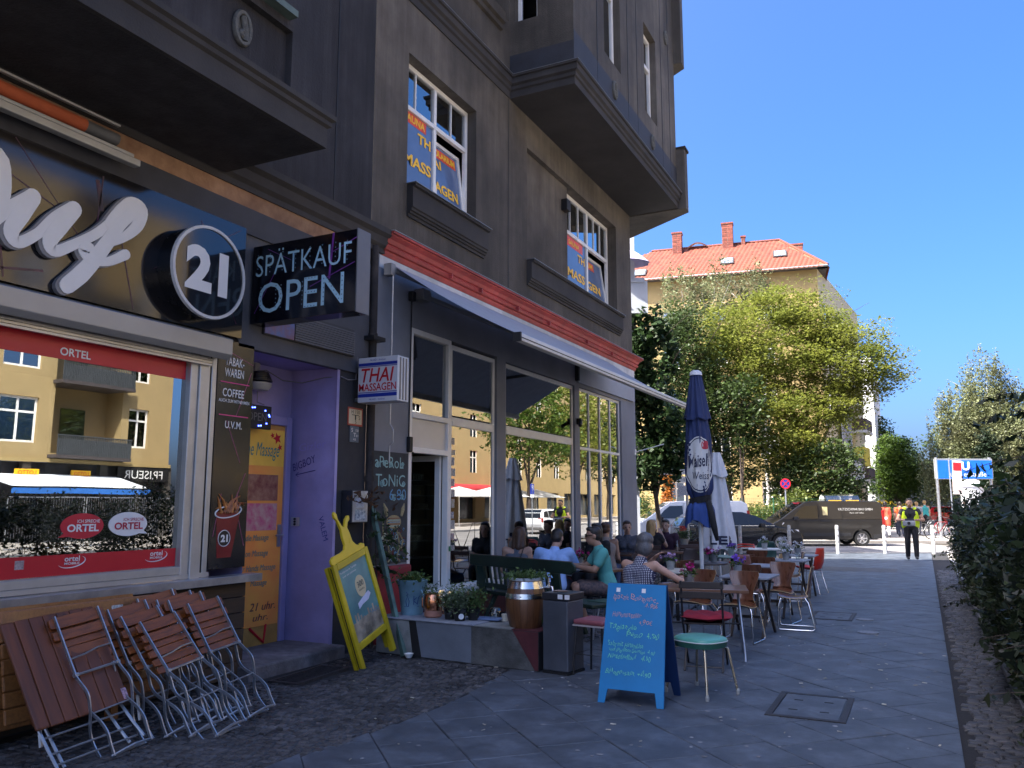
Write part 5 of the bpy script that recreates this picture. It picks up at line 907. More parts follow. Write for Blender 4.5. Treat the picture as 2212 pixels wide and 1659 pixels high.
def roof_tiles(p0, p1, q0, q1, nmax, pw=.34, ph=.4):
    p0, p1, q0, q1 = V(p0), V(p1), V(q0), V(q1); W_ = (p1 - p0).length; H_ = ((q0 + q1) / 2 - (p0 + p1) / 2).length; nv = int(H_ / ph); ux = (p1 - p0).normalized(); L = []
    upv = ((q0 + q1) / 2 - (p0 + p1) / 2); upv -= ux * upv.dot(ux); upv.normalize(); nn = ux.cross(upv)
    for j in range(nv):
        f = (j + .6) / nv; a, b2 = p0.lerp(q0, f), p1.lerp(q1, f); k = int((b2 - a).length / pw)
        for i in range(k): L.append(a + ux * (i + .5) * pw + nn * .03)
    L.sort(key=lambda c: (c - V((0, 0, 1.65))).length); RM = M((ux, upv, nn)).transposed().to_4x4(); far_ = MB()
    for i, c in enumerate(L):
        if i < nmax: o = bpy.data.objects.new('tile', tme); COL.objects.link(o); o.parent = ro; o.matrix_local = M.Translation(c) @ RM
        else: far_.T = M.Translation(c) @ RM; far_.grid(lambda u, v: ((u - .5) * .36, -v * .42, .028 * sin(2 * pi * u) + .012 + .02 * (1 - v)), 4, 1)
    return far_
fr_ = roof_tiles(e0, e1, rA, rB, 290); fr2 = roof_tiles(e1, eb, rB, rB.lerp(eb, .02), 0); fr_.T = None; fr_.add(fr2.v, fr2.f); stuff(fr_.build('tiles_beyond', tile_m, ro, smooth=60))
MB().tube([rA + V((0, 0, .05)), rB + V((0, 0, .05))], .12, 8).build('ridge', tile_m, YH); MB().tube([rB + V((0, 0, .05)), e1 + V((0, 0, .05))], .1, 8).build('hip_ridge', tile_m, YH)
MB().tube([e0, e1], .09, 8).build('gutter', zinc, YH); so_ = MB(); so_.add([HF @ V((-19.3, ov, 18.7)), HF @ V((ov, ov, 18.7)), HF @ V((ov, 0, 18.7)), HF @ V((-19.3, 0, 18.7))], [(0, 1, 2, 3)]); so_.add([HF @ V((ov, ov, 18.7)), HF @ V((0, ov, 18.7)), HF @ V((0, -11, 18.7)), HF @ V((ov, -11, 18.7))], [(0, 1, 2, 3)]); so_.build('eaves_soffit', drk, YH)
nrm_r = (e1 - e0).cross(rA - e0).normalized(); up_r = (rA.lerp(rB, .5) - e0.lerp(e1, .5)); up_r -= D_ * up_r.dot(D_); up_r.normalize()
for u, f in ((-13.0, .2), (-6.4, .36), (-2.5, .46)):
    c = HF @ V((u, ov, 18.75)); c = c + up_r * f * 6.6; RM = M((D_, up_r, nrm_r)).transposed()
    s = MB(); s.obox(c + nrm_r * .08, (1.0, 1.3, .16), RM); o = s.build('skylight', drk, YH); s = MB(); s.obox(c + nrm_r * .17, (.8, 1.08, .03), RM); s.build('pane', mat('skylight_glass', (.25, .32, .38), .1, var=.05, spec=.8), o)
def chimney(c, w_, h_, d_=1.0):
    b = MB(); b.obox(V(c) + V((0, 0, h_ / 2)), (w_, d_, h_), HF.to_3x3()); ch = b.build('chimney', mat('mortar', (.25, .15, .12), .9, var=.2), YH)
    bs = MB(); nr_ = int(h_ / .17)
    for j in range(nr_):
        for side in range(2):
            L_ = w_ if side == 0 else d_; k = max(2, int(L_ / .33))
            for i in range(k):
                x = -L_ / 2 + (i + .5 + (.25 if j % 2 else -.25) * 0) * L_ / k; off = HF.to_3x3() @ (V((x, d_ / 2 + .004, 0)) if side == 0 else V((w_ / 2 + .004, x, 0)))
                bs.obox(V(c) + off + V((0, 0, .09 + j * .17)), (L_ / k - .03, .02, .14) if side == 0 else (.02, L_ / k - .03, .14), HF.to_3x3())
    stuff(bs.build('bricks', brick_m, ch)); b = MB(); b.obox(V(c) + V((0, 0, h_ + .06)), (w_ + .12, d_ + .12, .12), HF.to_3x3()); b.build('cap', brick_m, ch)
chimney(HF @ V((-10.4, -3.9, 21.8)), .75, 1.8, .7); chimney(HF @ V((-6.4, -4.2, 22.0)), .85, 2.1, .75); chimney(HF @ V((-1.4, -6.2, 20.9)), 1.5, 1.5); chimney(HF @ V((-5.2, -4.4, 22.3)), .3, .7, .3)
b = MB(); b.grid(lambda u, v: HF @ V((-9.6 + 1.6 * u, -4.5 + .5 * v, 22.5 + .35 * sin(pi * u))), 10, 2); b.build('white_dome', white_frame, YH)
t = tree('orange_creeper', 'strip of orange red creeper climbing the yellow house wall behind the parasol', tuple(HF @ V((-11.3, .2, 0))), [tuple(HF @ V((-11.3 + .1 * sin(z), .25, z))) + (.4, .25, .7) for z in (1.2, 2.2, 3.2, 4.2, 5.2, 6, 6.8)], 2400, .2, leaf_mat('orange_leaves', (.42, .13, .02), col2=(.5, .22, .04)), .04, cat='creeper', seed=60, clump=14, cs=.2)
MH = thing('modern_house', 'white modern house with tall windows behind the balconied house, far down the street', 'building', (-3.6, 84, 0))
b = MB(); b.box(-9, 0, 0, 0, 14, 15.5); b.build('wall', mat('bright_white_render', (.72, .73, .75), .8, var=.04), MH)
for z in (4.5, 7.4, 10.3, 12.9):
    win(MH, M(((0, 1, 0, .02), (1, 0, 0, 0), (0, 0, 1, 0), (0, 0, 0, 1))), 1.0, z, 3.2, z + 2.2, (2.1,), (z + .7,), w=.1); b = MB(); b.box(-2.2, -.03, z, -.9, .0, z + 2.0); b.build('window', glass_dark, MH); b = MB(); b.box(-3.8, -1.0, z - .4, -2.4, 0, z + .5); b.build('balcony', mat('bright_white_render', (0, 0, 0)), MH)
MB().box(-5, -.05, .3, -1.2, -.01, 3.1).build('shop_front', mat('teal_shopfront', (.12, .3, .33), .25, var=.2), MH)
t = thing('pub_sign', 'white oval pub sign hanging on the balcony of the far yellow house', 'sign', tuple(SFm @ V((3.4, .1, 3.9))), CR); b = MB(); b.prism([(1.0 + .85 * cos(2*pi*i/28), -.05, .5 + .5 * sin(2*pi*i/28)) for i in range(28)], (0, .1, 0)); b.build('board', mat('pub_board', (.5, .52, .56), .5, var=.1), t)
MB().tube([(1.0 + .78 * cos(2*pi*i/28), -.055, .5 + .44 * sin(2*pi*i/28)) for i in range(28)], .02, 4, closed=True).build('ring', flat('sign_navy', (.02, .03, .08)), t); text('Schultheiss', t, (.4, -.06, .42), (1, 0, 0), (0, 0, 1), 1.2, .2, flat('sign_navy', (0, 0, 0)), shear=.2); MB().box(.1, -.05, -.45, 1.9, .05, -.08).build('name_board', MATS['pub_board'], t); text('Dicker Engel', t, (.25, -.056, -.37), (1, 0, 0), (0, 0, 1), 1.5, .2, flat('sign_navy', (0, 0, 0)))
t = thing('mesh_fence', 'green wire mesh fence in front of the sunlit bushes beyond the side street', 'fence', tuple(cs(0, 40.1, 0)), CR); fm = mat('fence_green', (.01, .08, .04), .5, var=.1)
for k in range(9): MB().tube([(3 + k * 1.6, 0, 0), (3 + k * 1.6, 0, 1.95)], .025, 6).build('post', fm, t)
for k in range(14): MB().box(3, -.004, .15 + k * .135, 15.8, .004, .158 + k * .135).build('wire', fm, t)
b = MB()
for k in range(128): b.box(3.05 + k * .1, .005, .1, 3.056 + k * .1, .012, 1.93)
stuff(b.build('vertical_wires', fm, t))
# ================= the far side of our own street (seen in the panes)
FO = lambda X: M(((0, -1, 0, X), (1, 0, 0, 0), (0, 0, 1, 0), (0, 0, 0, 1)))
OB = thing('opposite_house', 'sunlit yellow house across the street with balconies and shops, seen in the shop window reflection', 'building')
w = MB(FO(24)); oh = [(22.2, 4.4, 24.0, 6.5), (28.85, 4.5, 30.05, 6.5), (22.2, 7.8, 24.0, 9.9), (28.85, 7.9, 30.05, 9.9), (22.2, 11.2, 24, 13.3), (28.85, 11.3, 30.05, 13.3), (16, 4.4, 17.8, 6.5), (16, 7.8, 17.8, 9.9), (12, 4.4, 13.8, 6.5), (12, 7.8, 13.8, 9.9), (24.75, 4.0, 28.45, 16.9, 1.2)]
w.wall(4, 31.5, 3.7, 17, oh, .2); w.add([(31.5, 0, 0), (31.5, -10, 0), (31.5, -10, 17), (31.5, 0, 17)], [(0, 1, 2, 3)]); w.add([(24.75, -1.2, 4), (28.45, -1.2, 4), (28.45, -1.2, 16.9), (24.75, -1.2, 16.9)], [(0, 1, 2, 3)]); w.add([(4, 0, 17), (31.5, 0, 17), (31.5, -10, 17), (4, -10, 17)], [(0, 1, 2, 3)]); w.build('wall', mat('opposite_yellow', (.33, .24, .11), .85, var=.06, sc=1), OB)
for h in oh[:10]: win(OB, FO(24.18), h[0], h[1], h[2], h[3], ((h[0] + h[2]) / 2,), (h[1] + 1.4,), w=.1)
MB(FO(24)).box(4, 0, 3.55, 31.55, .12, 3.72).build('string_course', yel, OB); MB(FO(24)).box(4, -.3, 0, 31.5, -.25, 3.55).build('shop_fronts', mat('dark_shopfront', (.03, .032, .04), .25, var=.5, sc=.7), OB)
for k in range(8): MB(FO(24)).box(4 + k * 3.9, -.25, 0, 4.4 + k * 3.9, .02, 3.55).build('shop_pier', dim, OB)
for z in (3.75, 7.25, 10.8):
    MB(FO(24)).box(24.6, -1.2, z, 28.6, .7, z + .16).build('balcony_slab', drk, OB); b = MB(FO(24))
    for k in range(40): b.box(24.62 + k * .1, .64, z + .16, 24.66 + k * .1, .68, z + 1.05)
    b.box(24.6, .63, z + 1.05, 28.6, .69, z + 1.1); b.box(24.6, .645, z + .16, 28.6, .655, z + .9); stuff(b.build('railing_bars', mat('railing_dark', (.04, .045, .05), .6, var=.2), OB)); MB(FO(24)).box(25.9, -1.19, z + .2, 27.2, -1.1, z + 2.5).build('balcony_door', glass_dark, OB)
def osign(s, u0, u1, z0, z1, bm_, tm_, label):
    t = thing('shop_sign', label, 'sign', (23.85, u1, z0)); MB().box(0, -(u1 - u0), 0, .08, 0, z1 - z0).build('board', bm_, t); text(s, t, (-.004, -.12 * (u1 - u0), .2 * (z1 - z0)), (0, -1, 0), (0, 0, 1), .76 * (u1 - u0), .6 * (z1 - z0), tm_); return t
osign('FRISEUR', 28.3, 31.4, 2.8, 3.5, black, white_m, 'black hairdresser sign reading FRISEUR across the street, seen as a reflection'); osign('LOTTO', 23.1, 24.2, 2.9, 3.22, yellow_m, red_m, 'left yellow LOTTO sign across the street, seen as a reflection'); osign('LOTTO', 25.8, 26.8, 2.9, 3.22, yellow_m, red_m, 'right yellow LOTTO sign across the street, seen as a reflection')
for u0, u1, x0, lab in ((21.3, 26.3, 21.2, 'blue and white shop awning across the street, left of the shorter one'), (26.35, 28.4, 21.6, 'short blue shop awning under the hairdresser sign across the street')):
    t = thing('shop_awning', lab, 'awning', (0, 0, 0)); b = MB(); b.add([(24, u0, 3.0), (24, u1, 3.0), (x0, u1, 2.4), (x0, u0, 2.4)], [(0, 1, 2, 3)]); b.build('canvas', mat('awning_bluewhite', (.55, .58, .62), .8, var=.05), t); MB().box(x0 - .03, u0, 2.1, x0, u1, 2.33).build('valance', mat('awning_blue', (.02, .13, .45), .7, var=.1), t)
t = thing('site_fence', 'grey mesh site fence along the kerb across the street, seen as a reflection', 'fence', (16.2, 18, 0))
for k in range(6): b = MB(); b.tube([(0, 3.0 * k, .1), (0, 3.0 * k, 1.9), (0, 3.0 * k + 2.9, 1.9), (0, 3.0 * k + 2.9, .1)], .025, 6, closed=True); [b.box(-.003, 3.0 * k + .1 * q, .1, .003, 3.0 * k + .1 * q + .008, 1.9) for q in range(1, 29)]; b.build('fence_panel', galv, t)
O2 = thing('opposite_house', 'long sunlit yellow house across the street beyond the trees, seen in the cafe window reflection', 'building'); w = MB(FO(26)); oh = [(u, z, u + 1.5, z + 2.1) for u in range(48, 120, 5) for z in (4.6, 8.0, 11.4, 14.8)]
w.wall(44, 124, 3.6, 18.5, oh, .2); w.add([(44, 0, 0), (44, -10, 0), (44, -10, 18.5), (44, 0, 18.5)], [(0, 1, 2, 3)]); w.wall(44, 124, 0, 3.6, [(u, .3, u + 3.2, 2.9) for u in range(46, 120, 5)], .3); w.add([(44, 0, 18.5), (124, 0, 18.5), (124, -10, 18.5), (44, -10, 18.5)], [(0, 1, 2, 3)]); w.build('wall', mat('opposite_yellow', (0, 0, 0)), O2); MB(FO(26)).box(44, -.5, 0, 124, -.45, 18).build('windows_behind', mat('dark_panes', (.05, .06, .07), .1, var=.3, spec=.8), O2)
wb = MB(FO(26))
for h in oh: wb.box(h[0], -.15, h[1], h[0] + .12, -.1, h[3]); wb.box(h[2] - .12, -.15, h[1], h[2], -.1, h[3]); wb.box(h[0], -.15, h[3] - .7, h[2], -.1, h[3] - .6); wb.box(h[0] + .7, -.15, h[1], h[0] + .8, -.1, h[3])
stuff(wb.build('window_frames', white_frame, O2))
t = thing('red_awning', 'red restaurant awning across the street, seen in the cafe window reflection', 'awning'); b = MB(); b.add([(26, 56, 3.5), (26, 74, 3.5), (23.2, 74, 2.75), (23.2, 56, 2.75)], [(0, 1, 2, 3)]); b.build('canvas', mat('red_canvas', (.5, .03, .04), .8, var=.1), t)
for k, (x, y) in enumerate(((19.5, 54.8), (19.3, 59.4), (19.4, 64.2), (19.6, 69))):
    t = thing('white_parasol', ('white square parasol across the street, first in the row of reflections', 'white square parasol across the street, second in the row of reflections', 'white square parasol across the street, third in the row of reflections', 'white square parasol across the street, last in the row of reflections')[k], 'parasol', (x, y, 0), group='white parasols across the street'); MB().tube([(0, 0, 0), (0, 0, 2.9)], .04, 8).build('pole', white_frame, t); b = MB(); q = 2.1; b.add([(-q, -q, 2.25), (q, -q, 2.25), (q, q, 2.25), (-q, q, 2.25), (0, 0, 3.0)], [(0, 1, 4), (1, 2, 4), (2, 3, 4), (3, 0, 4)]); b.build('canopy', mat('white_canvas', (.7, .7, .69), .8, var=.04, trans=.2), t)
for k, (x, y, z, r_, lm_, lab) in enumerate(((20, 35, 6.5, 3.4, darkleaf, 'street tree across the road right of the hairdresser house'), (17.5, 63, 8.5, 4.2, greenleaf, 'green street tree across the road above the white parasols'), (17, 72, 8.5, 4.4, maple, 'yellow-green street tree across the road behind the parking sign'), (18, 84, 8, 4.2, darkleaf, 'dark street tree across the road farther on'), (17, 95, 8, 4.6, maple, 'yellow-green street tree far along the other side of the road'))):
    tree('street_tree', lab, (x, y, 0), [(x, y, z, r_, r_, r_ * .9), (x - 1, y + 2.2, z - 1.4, r_ * .6, r_ * .6, r_ * .5), (x, y - 2.4, z - .8, r_ * .6, r_ * .6, r_ * .5), (x, y, z + r_ * .6, r_ * .6, r_ * .6, r_ * .6)], 7000, .3, lm_, .2, seed=80 + k, clump=22, cs=.6, group='street trees across the road')
# ================= vehicles
tyre_m = mat('tyre_rubber', (.012, .012, .012), .8, var=.2); rim_m = mat('alloy_rim', (.5, .5, .52), .3, metal=.7, var=.08); lamp_m = mat('headlamp', (.6, .62, .65), .1, var=.1, spec=.9); rear_m = mat('tail_lamp', (.3, .01, .01), .2, var=.1)
car_glass = mat('car_glass', (.01, .012, .014), .05, var=.1, spec=.6); plastic = mat('black_plastic', (.018, .018, .02), .55, var=.15)
def arch(x, r, z0, n=9): return [(x + r * cos(a), max(z0, .31 + r * sin(a) * 1.0)) for a in [pi * (.02 + .96 * i / (n - 1)) for i in range(n)]]
def vehicle(name, label, loc, rz, W, low, top, belt, Hh, paint, wheels, wr, side_w, taper, screens, group=None, spokes=6, hub=rim_m, cat='car'):
    """low: outline below the belt (closed along the belt), top: greenhouse outline front->rear, side_w: side window polygons, screens: index pairs along top that are glass"""
    t = thing(name, label, cat, loc, rz, group); b = MB(); hw = W / 2
    def w(z): return hw - (taper * (z - belt) / (Hh - belt) if z > belt else .05 * max(0, (.55 - z)))
    def ring(pts, close=True):
        n = len(pts); vs = [(x, s * w(z), z) for s in (-1, 1) for x, z in pts]
        fs = [tuple(range(n)), tuple(range(2 * n - 1, n - 1, -1))] + [(i, (i + 1) % n, n + (i + 1) % n, n + i) for i in range(n if close else n - 1)]; b.add(vs, fs)
    ring(low); ring(top, False)
    b.build('body', paint, t, bevel=.035, seg=3)
    for x in wheels:
        for s in (-1, 1):
            wh = MB(); wh.lathe([(wr * .66, -.1), (wr * .97, -.1), (wr, -.07), (wr, .07), (wr * .97, .1), (wr * .66, .1)], 28, caps=False); o = wh.build('wheel', tyre_m, t, (x, s * (hw - .13), wr), rot=(pi / 2, 0, 0), smooth=40)
            rm = MB(); rm.lathe([(wr * .68, -.09), (wr * .68, .085), (wr * .62, .085), (wr * .58, .03)], 28, caps=False); rm.lathe([(.0, .075), (.05, .07), (.06, .03)], 14, caps=False)
            for k in range(spokes): a = 2 * pi * k / spokes; rm.bar((.04 * cos(a), .04 * sin(a), .05), (wr * .63 * cos(a), wr * .63 * sin(a), .065), .05, .03)
            rm.lathe([(0, .0), (wr * .62, .0)], 24); r_ = rm.build('rim', hub, o, smooth=40, rot=(0 if s < 0 else pi, 0, 0))
            ib = MB(); ib.box(x - wr * .9, s * (hw - .32) - .12 * 0, .2, x + wr * .9, s * (hw - .25), wr * 2.0); ib.build('wheel_well', black, t)
    for poly in side_w:
        for s in (-1, 1):
            p = MB(); pts = [(x, s * (w(z) + .006), z) for x, z in poly]; p.prism(pts, (0, s * .004, 0)); p.build('side_window', car_glass, t)
    n = len(top)
    for i in screens:
        (xa, za), (xb, zb) = top[i], top[i + 1]; a, c = V((xa, 0, za)), V((xb, 0, zb)); d = c - a; nn = V((-d.z, 0, d.x)).normalized(); nn = nn if nn.z > 0 or abs(nn.x) > .5 else -nn
        if (nn.z < 0): nn = -nn
        a2, c2 = a + d * .06 + nn * .008, c - d * .06 + nn * .008; p = MB(); wa, wc = w(a2.z) - .07, w(c2.z) - .07
        p.prism([(a2.x, -wa, a2.z), (a2.x, wa, a2.z), (c2.x, wc, c2.z), (c2.x, -wc, c2.z)], tuple(nn * .004)); p.build('windscreen' if xa > 0 else 'rear_window', car_glass, t)
    return t, w
def vdetail(t, W, seams=(), handles=(), lamps=(), tails=(), mirror=None, trims=(), paint=None):
    hw = W / 2
    for s in (-1, 1):
        for x, z0, z1 in seams: MB().box(x - .006, s * hw - .006, z0, x + .006, s * hw + .003, z1).build('door_seam', black, t)
        for x, z in handles: MB().box(x - .1, s * hw - .01, z - .02, x + .1, s * hw + .025, z + .02).build('door_handle', paint or plastic, t, bevel=.008)
        for x0, x1, z0, z1 in trims: MB().box(x0, s * hw - .01, z0, x1, s * hw + .012, z1).build('side_trim', plastic, t, bevel=.005)
        if mirror: x, z = mirror; MB().box(x - .06, s * (hw - .02), z - .02, x + .1, s * (hw + .2), z + .14).build('wing_mirror', plastic, t, bevel=.03)
        for x0, x1, z0, z1, d in lamps: m = MB(); m.prism([(x0, s * (hw - d), z0), (x1, s * (hw - .02), z0 + .02), (x1 - .15, s * (hw - .0), z1), (x0 - .05, s * (hw - d), z1 - .02)], (.03, s * .012, .015)); m.build('headlight', lamp_m, t)
        for x0, x1, z0, z1 in tails: MB().box(x0, s * (hw - .25), z0, x1, s * (hw + .006), z1).build('tail_light', rear_m, t, bevel=.01)
van_low = [(-2.38, .42), (-2.41, .8), (-2.4, 1.12), (2.02, 1.12), (2.28, .98), (2.4, .72), (2.42, .42), (2.3, .28), (2.0, .27)] + [(1.52 + .39 * cos(a), max(.27, .33 + .39 * sin(a))) for a in [pi * i / 8 for i in range(9)]] + [(1.0, .27), (-.9, .27)] + [(-1.42 + .39 * cos(a), max(.27, .33 + .39 * sin(a))) for a in [pi * i / 8 for i in range(9)]] + [(-2.0, .27)]
van_top = [(2.02, 1.12), (1.3, 1.62), (.95, 1.84), (.5, 1.9), (-2.1, 1.9), (-2.34, 1.78), (-2.4, 1.12)]
van_win = [[(1.52, 1.16), (1.22, 1.5), (.98, 1.68), (.42, 1.7), (.42, 1.16)]]
dk = mat('van_paint_anthracite', (.014, .0125, .0115), .32, var=.1, sc=2, coat=.35, spec=.4); wp = mat('van_paint_white', (.68, .69, .7), .25, var=.03, coat=.6)
van, _ = vehicle('parked_van', 'dark anthracite van with white firm lettering parked across the side street', tuple(cs(13.4, 36.35, -.11)), CR + pi, 1.9, van_low, van_top, 1.12, 1.9, dk, (1.52, -1.42), .33, van_win, .12, (0, 1), cat='van')
vdetail(van, 1.9, ((.38, .35, 1.8), (-.62, .35, 1.8), (1.52, .75, 1.1)), ((.2, 1.05), (-.0, 1.05)), ((2.2, 2.0, .75, .98, .3),), ((-2.41, -2.3, .9, 1.5),), (1.35, 1.1), ((-.95, 1.05, .42, .56), (-2.35, -1.9, .32, .5), (1.95, 2.38, .32, .52)))
text('KRETZSCHMAR BAU GMBH', van, (-.48, .9, 1.5), (-1, 0, 0), (0, -.15, 1), 1.45, .1, flat('van_lettering', (.5, .48, .45))); text('Hoch- und Tiefbau', van, (-.95, .92, 1.37), (-1, 0, 0), (0, -.15, 1), .6, .06, flat('van_lettering', (0, 0, 0))); pb = MB(); pb.box(.0, .88, 1.3, .2, .93, 1.65); pb.build('permit_sticker', mat('sticker_cream', (.6, .5, .25), .5, var=.2), van)
van2, _ = vehicle('parked_van', 'white van with driver window parked at the far left behind the black car', tuple(cs(7.7, 36.4, -.11)), CR + pi, 1.9, van_low, van_top, 1.12, 1.9, wp, (1.52, -1.42), .33, van_win, .12, (0, 1), cat='van')
vdetail(van2, 1.9, ((.38, .35, 1.8), (-.62, .35, 1.8)), ((.2, 1.05), (-.0, 1.05)), ((2.2, 2.0, .75, .98, .3),), ((-2.41, -2.3, .9, 1.5),), (1.35, 1.1), ((-.95, 1.05, .42, .5),))
car_low = [(-2.3, .4), (-2.38, .6), (-2.36, .93), (1.35, .93), (1.95, .84), (2.22, .7), (2.32, .5), (2.28, .27), (1.9, .22)] + [(1.47 + .37 * cos(a), max(.22, .32 + .37 * sin(a))) for a in [pi * i / 8 for i in range(9)]] + [(.9, .22), (-.8, .22)] + [(-1.35 + .37 * cos(a), max(.22, .32 + .37 * sin(a))) for a in [pi * i / 8 for i in range(9)]] + [(-1.9, .22)]
car_top = [(1.35, .93), (.55, 1.33), (.1, 1.46), (-.9, 1.48), (-1.75, 1.42), (-2.12, 1.25), (-2.36, .93)]
car_win = [[(1.0, .97), (.5, 1.24), (.05, 1.36), (-.25, 1.37), (-.25, .97)], [(-.3, .97), (-.3, 1.37), (-1.1, 1.37), (-1.2, .97)], [(-1.25, .97), (-1.17, 1.36), (-1.7, 1.32), (-1.95, 1.0)]]
blk = mat('car_paint_black', (.005, .005, .009), .2, var=.05, coat=.6, spec=.4)
bc, _ = vehicle('parked_car', 'black estate car parked on the near side of the side street behind the terrace', tuple(cs(8.7, 32.55, -.11)), CR, 1.82, car_low, car_top, .93, 1.48, blk, (1.47, -1.35), .33, car_win, .22, (0, 4, 5), spokes=10)
vdetail(bc, 1.82, ((-.28, .3, .93), (.85, .4, .93), (-1.2, .5, .93)), ((-.45, .82), (-1.1, .84)), ((2.28, 2.0, .58, .8, .35),), ((-2.36, -2.1, .7, .95),), (.75, .92), ())
MB().box(-1.95, -.906, .945, 1.25, -.896, .962).build('chrome_strip', chrome, bc)
sv, _ = vehicle('moving_car', 'white estate car driving across the street, seen in the cafe window reflection', (9, 47, -.11), radians(90), 1.85, car_low, car_top, .93, 1.62, wp, (1.47, -1.35), .34, car_win, .22, (0, 4, 5)); vdetail(sv, 1.85, ((-.28, .3, .93),), ((-.45, .82),), ((2.28, 2.0, .58, .8, .35),), ((-2.36, -2.1, .7, .95),), (.75, .92), ())
rc, _ = vehicle('parked_car', 'small red car far down the street right of the walking pedestrians', tuple(cs(37.3, 72, 0)), CR + .3, 1.8, car_low, car_top, .93, 1.48, mat('car_paint_red', (.4, .015, .02), .2, var=.05, coat=.7), (1.47, -1.35), .33, car_win, .22, (0, 4, 5)); vdetail(rc, 1.8, ((-.28, .3, .93),), (), ((2.28, 2.0, .58, .8, .35),), ((-2.36, -2.1, .7, .95),), (.75, .92), ())
rc2 = dup(rc, tuple(cs(39.6, 74, 0)), CR + 1.2, 'small dark car partly hidden behind the station sign post, far down the street')
for ch in rc2.children:
    if ch.name.startswith('body'): ch.data = ch.data.copy(); ch.data.materials[0] = blk
# two pale rounded containers behind the dark van roof
for k, t_ in enumerate((15.05, 15.85)):
    t = thing('recycling_container', ('clear domed street container behind the dark van, the left one', 'clear domed street container behind the dark van, the right one')[k], 'container', tuple(cs(t_, 39.3, 0)), CR)
    b = MB(); b.box(-.37, -.5, 0, .37, .5, 1.62); b.build('bin_body', mat('container_grey', (.3, .31, .3), .5, var=.2), t, bevel=.03); b = MB(); b.grid(lambda u, v: (-.38 + .76 * v, .52 * cos(pi * u), 1.62 + .52 * sin(pi * u)), 12, 1); b.build('domed_lid', glass('lid_plastic', (.75, .75, .72), .2, 1.2), t, smooth=60); b = MB(); b.box(-.3, -.535, 1.72, .3, -.525, 1.84); b.build('yellow_sticker', yellow_m, t)
# ================= street furniture
bol_m = mat('bollard_white', (.62, .62, .6), .5, var=.15, sc=14, stain=.15); gm = mat('bollard_grey', (.3, .3, .3), .5, var=.3, sc=14)
bl_lab = ('grey sticker-worn bollard behind the white folded parasol', 'sticker-covered grey bollard in front of the black car bonnet', 'white bollard before the front door of the dark van', 'white bollard before the rear wheel of the dark van', 'white bollard right of the person in the yellow vest')
for k, t_ in enumerate((7.75, 9.42, 11.05, 12.65, 14.3)):
    t = thing('bollard', bl_lab[k], 'bollard', tuple(cs(t_, 28.45, 0)), .3 * k, 'bollards along the side street kerb')
    MB().lathe([(.06, -.05), (.06, .9), (.05, .94), (0, .95)], 16).build('post', gm if k < 2 else bol_m, t, smooth=40)
    for q in range(3): MB().lathe([(.0605, .3 + q * .2 + .03 * k), (.0612, .3 + q * .2 + .03 * k), (.0612, .36 + q * .2 + .03 * k), (.0605, .36 + q * .2 + .03 * k)], 16, caps=False).build('sticker_band', st[(k + q) % 5] if k < 2 else mat('bollard_scuff', (.35, .34, .33), .6, var=.5, sc=20), t)
def disc_sign(name, label, loc, rz, h, r, fill, build_face, pole=True):
    t = thing(name, label, 'sign', loc, rz)
    if pole: MB().tube([(0, .04, -.05), (0, .04, h + r)], .035, 8).build('pole', galv, t)
    MB().lathe([(0, 0), (r, 0), (r, .012), (0, .012)], 28).build('plate', fill, t, (0, -.0, h), rot=(pi / 2, 0, 0)); build_face(t); return t
def no_stop(t):
    MB().lathe([(.19, .0), (.25, .0), (.25, .004), (.19, .004)], 28, caps=False).build('red_rim', red_m, t, (0, -.013, 2.62), rot=(pi / 2, 0, 0))
    for s in (1, -1): MB().bar((-.135, -.0175 - .001 * s, 2.62 - .135 * s), (.135, -.0175 - .001 * s, 2.62 + .135 * s), .045, .004, up=(0, 1, 0)).build('red_bar', red_m, t)
disc_sign('no_stopping_sign', 'round blue and red no-stopping sign on a grey post behind the dark van', tuple(cs(13.05, 39.6, 0)), CR, 2.62, .25, blue_m, no_stop)
t = thing('yellow_plate', 'small yellow number plate sign on the fence right of the no-stopping sign', 'sign', tuple(cs(13.75, 40.0, 1.55)), CR); MB().box(-.2, -.02, -.13, .2, 0, .13).build('plate', yellow_m, t); MB().tube([(0, .02, -1.55), (0, .02, .1)], .02, 6).build('post', galv, t)
t = thing('street_name_sign', 'white street name sign on a pole with stickers, half hidden by the blue parasol', 'sign', tuple(cs(6.15, 29.2, 0)), CR); MB().tube([(0, 0, 0), (0, 0, 3.2)], .045, 8).build('pole', galv, t); MB().box(-.95, -.05, 2.68, -.02, -.03, 2.88).build('name_plate', mat('nameplate_white', (.6, .6, .58), .5, var=.05), t); text('tzeler Str.', t, (-.92, -.052, 2.73), (1, 0, 0), (0, 0, 1), .82, .11, black_m); MB().box(-.36, -.05, 2.4, -.02, -.03, 2.62).build('number_plate', MATS['nameplate_white'], t); text('2-10', t, (-.33, -.052, 2.46), (1, 0, 0), (0, 0, 1), .26, .09, black_m)
MB().box(-.3, -.05, 1.95, .05, .05, 2.3).build('sticker', st[3], t)
us = thing('station_sign', 'blue underground station sign with white U on a tall grey post above the hedge', 'sign', (.68, 46.0, 0), CR + .06)
MB().tube([(0, 0, 0), (-.0, 0, 3.95)], .07, 10).build('post', galv, us); MB().tube([(2.75, 0, 0), (2.75, 0, 3.95)], .07, 10).build('post', galv, us)
MB().box(-.06, -.12, 2.87, 2.83, .12, 3.88).build('casing', mat('sign_casing', (.3, .32, .33), .4, metal=.3, var=.05), us, bevel=.02); sgb = mat('station_blue', P(20, 105, 215), .4, var=.05); MB().box(.0, -.135, 2.9, 2.77, -.121, 3.8).build('blue_face', sgb, us)
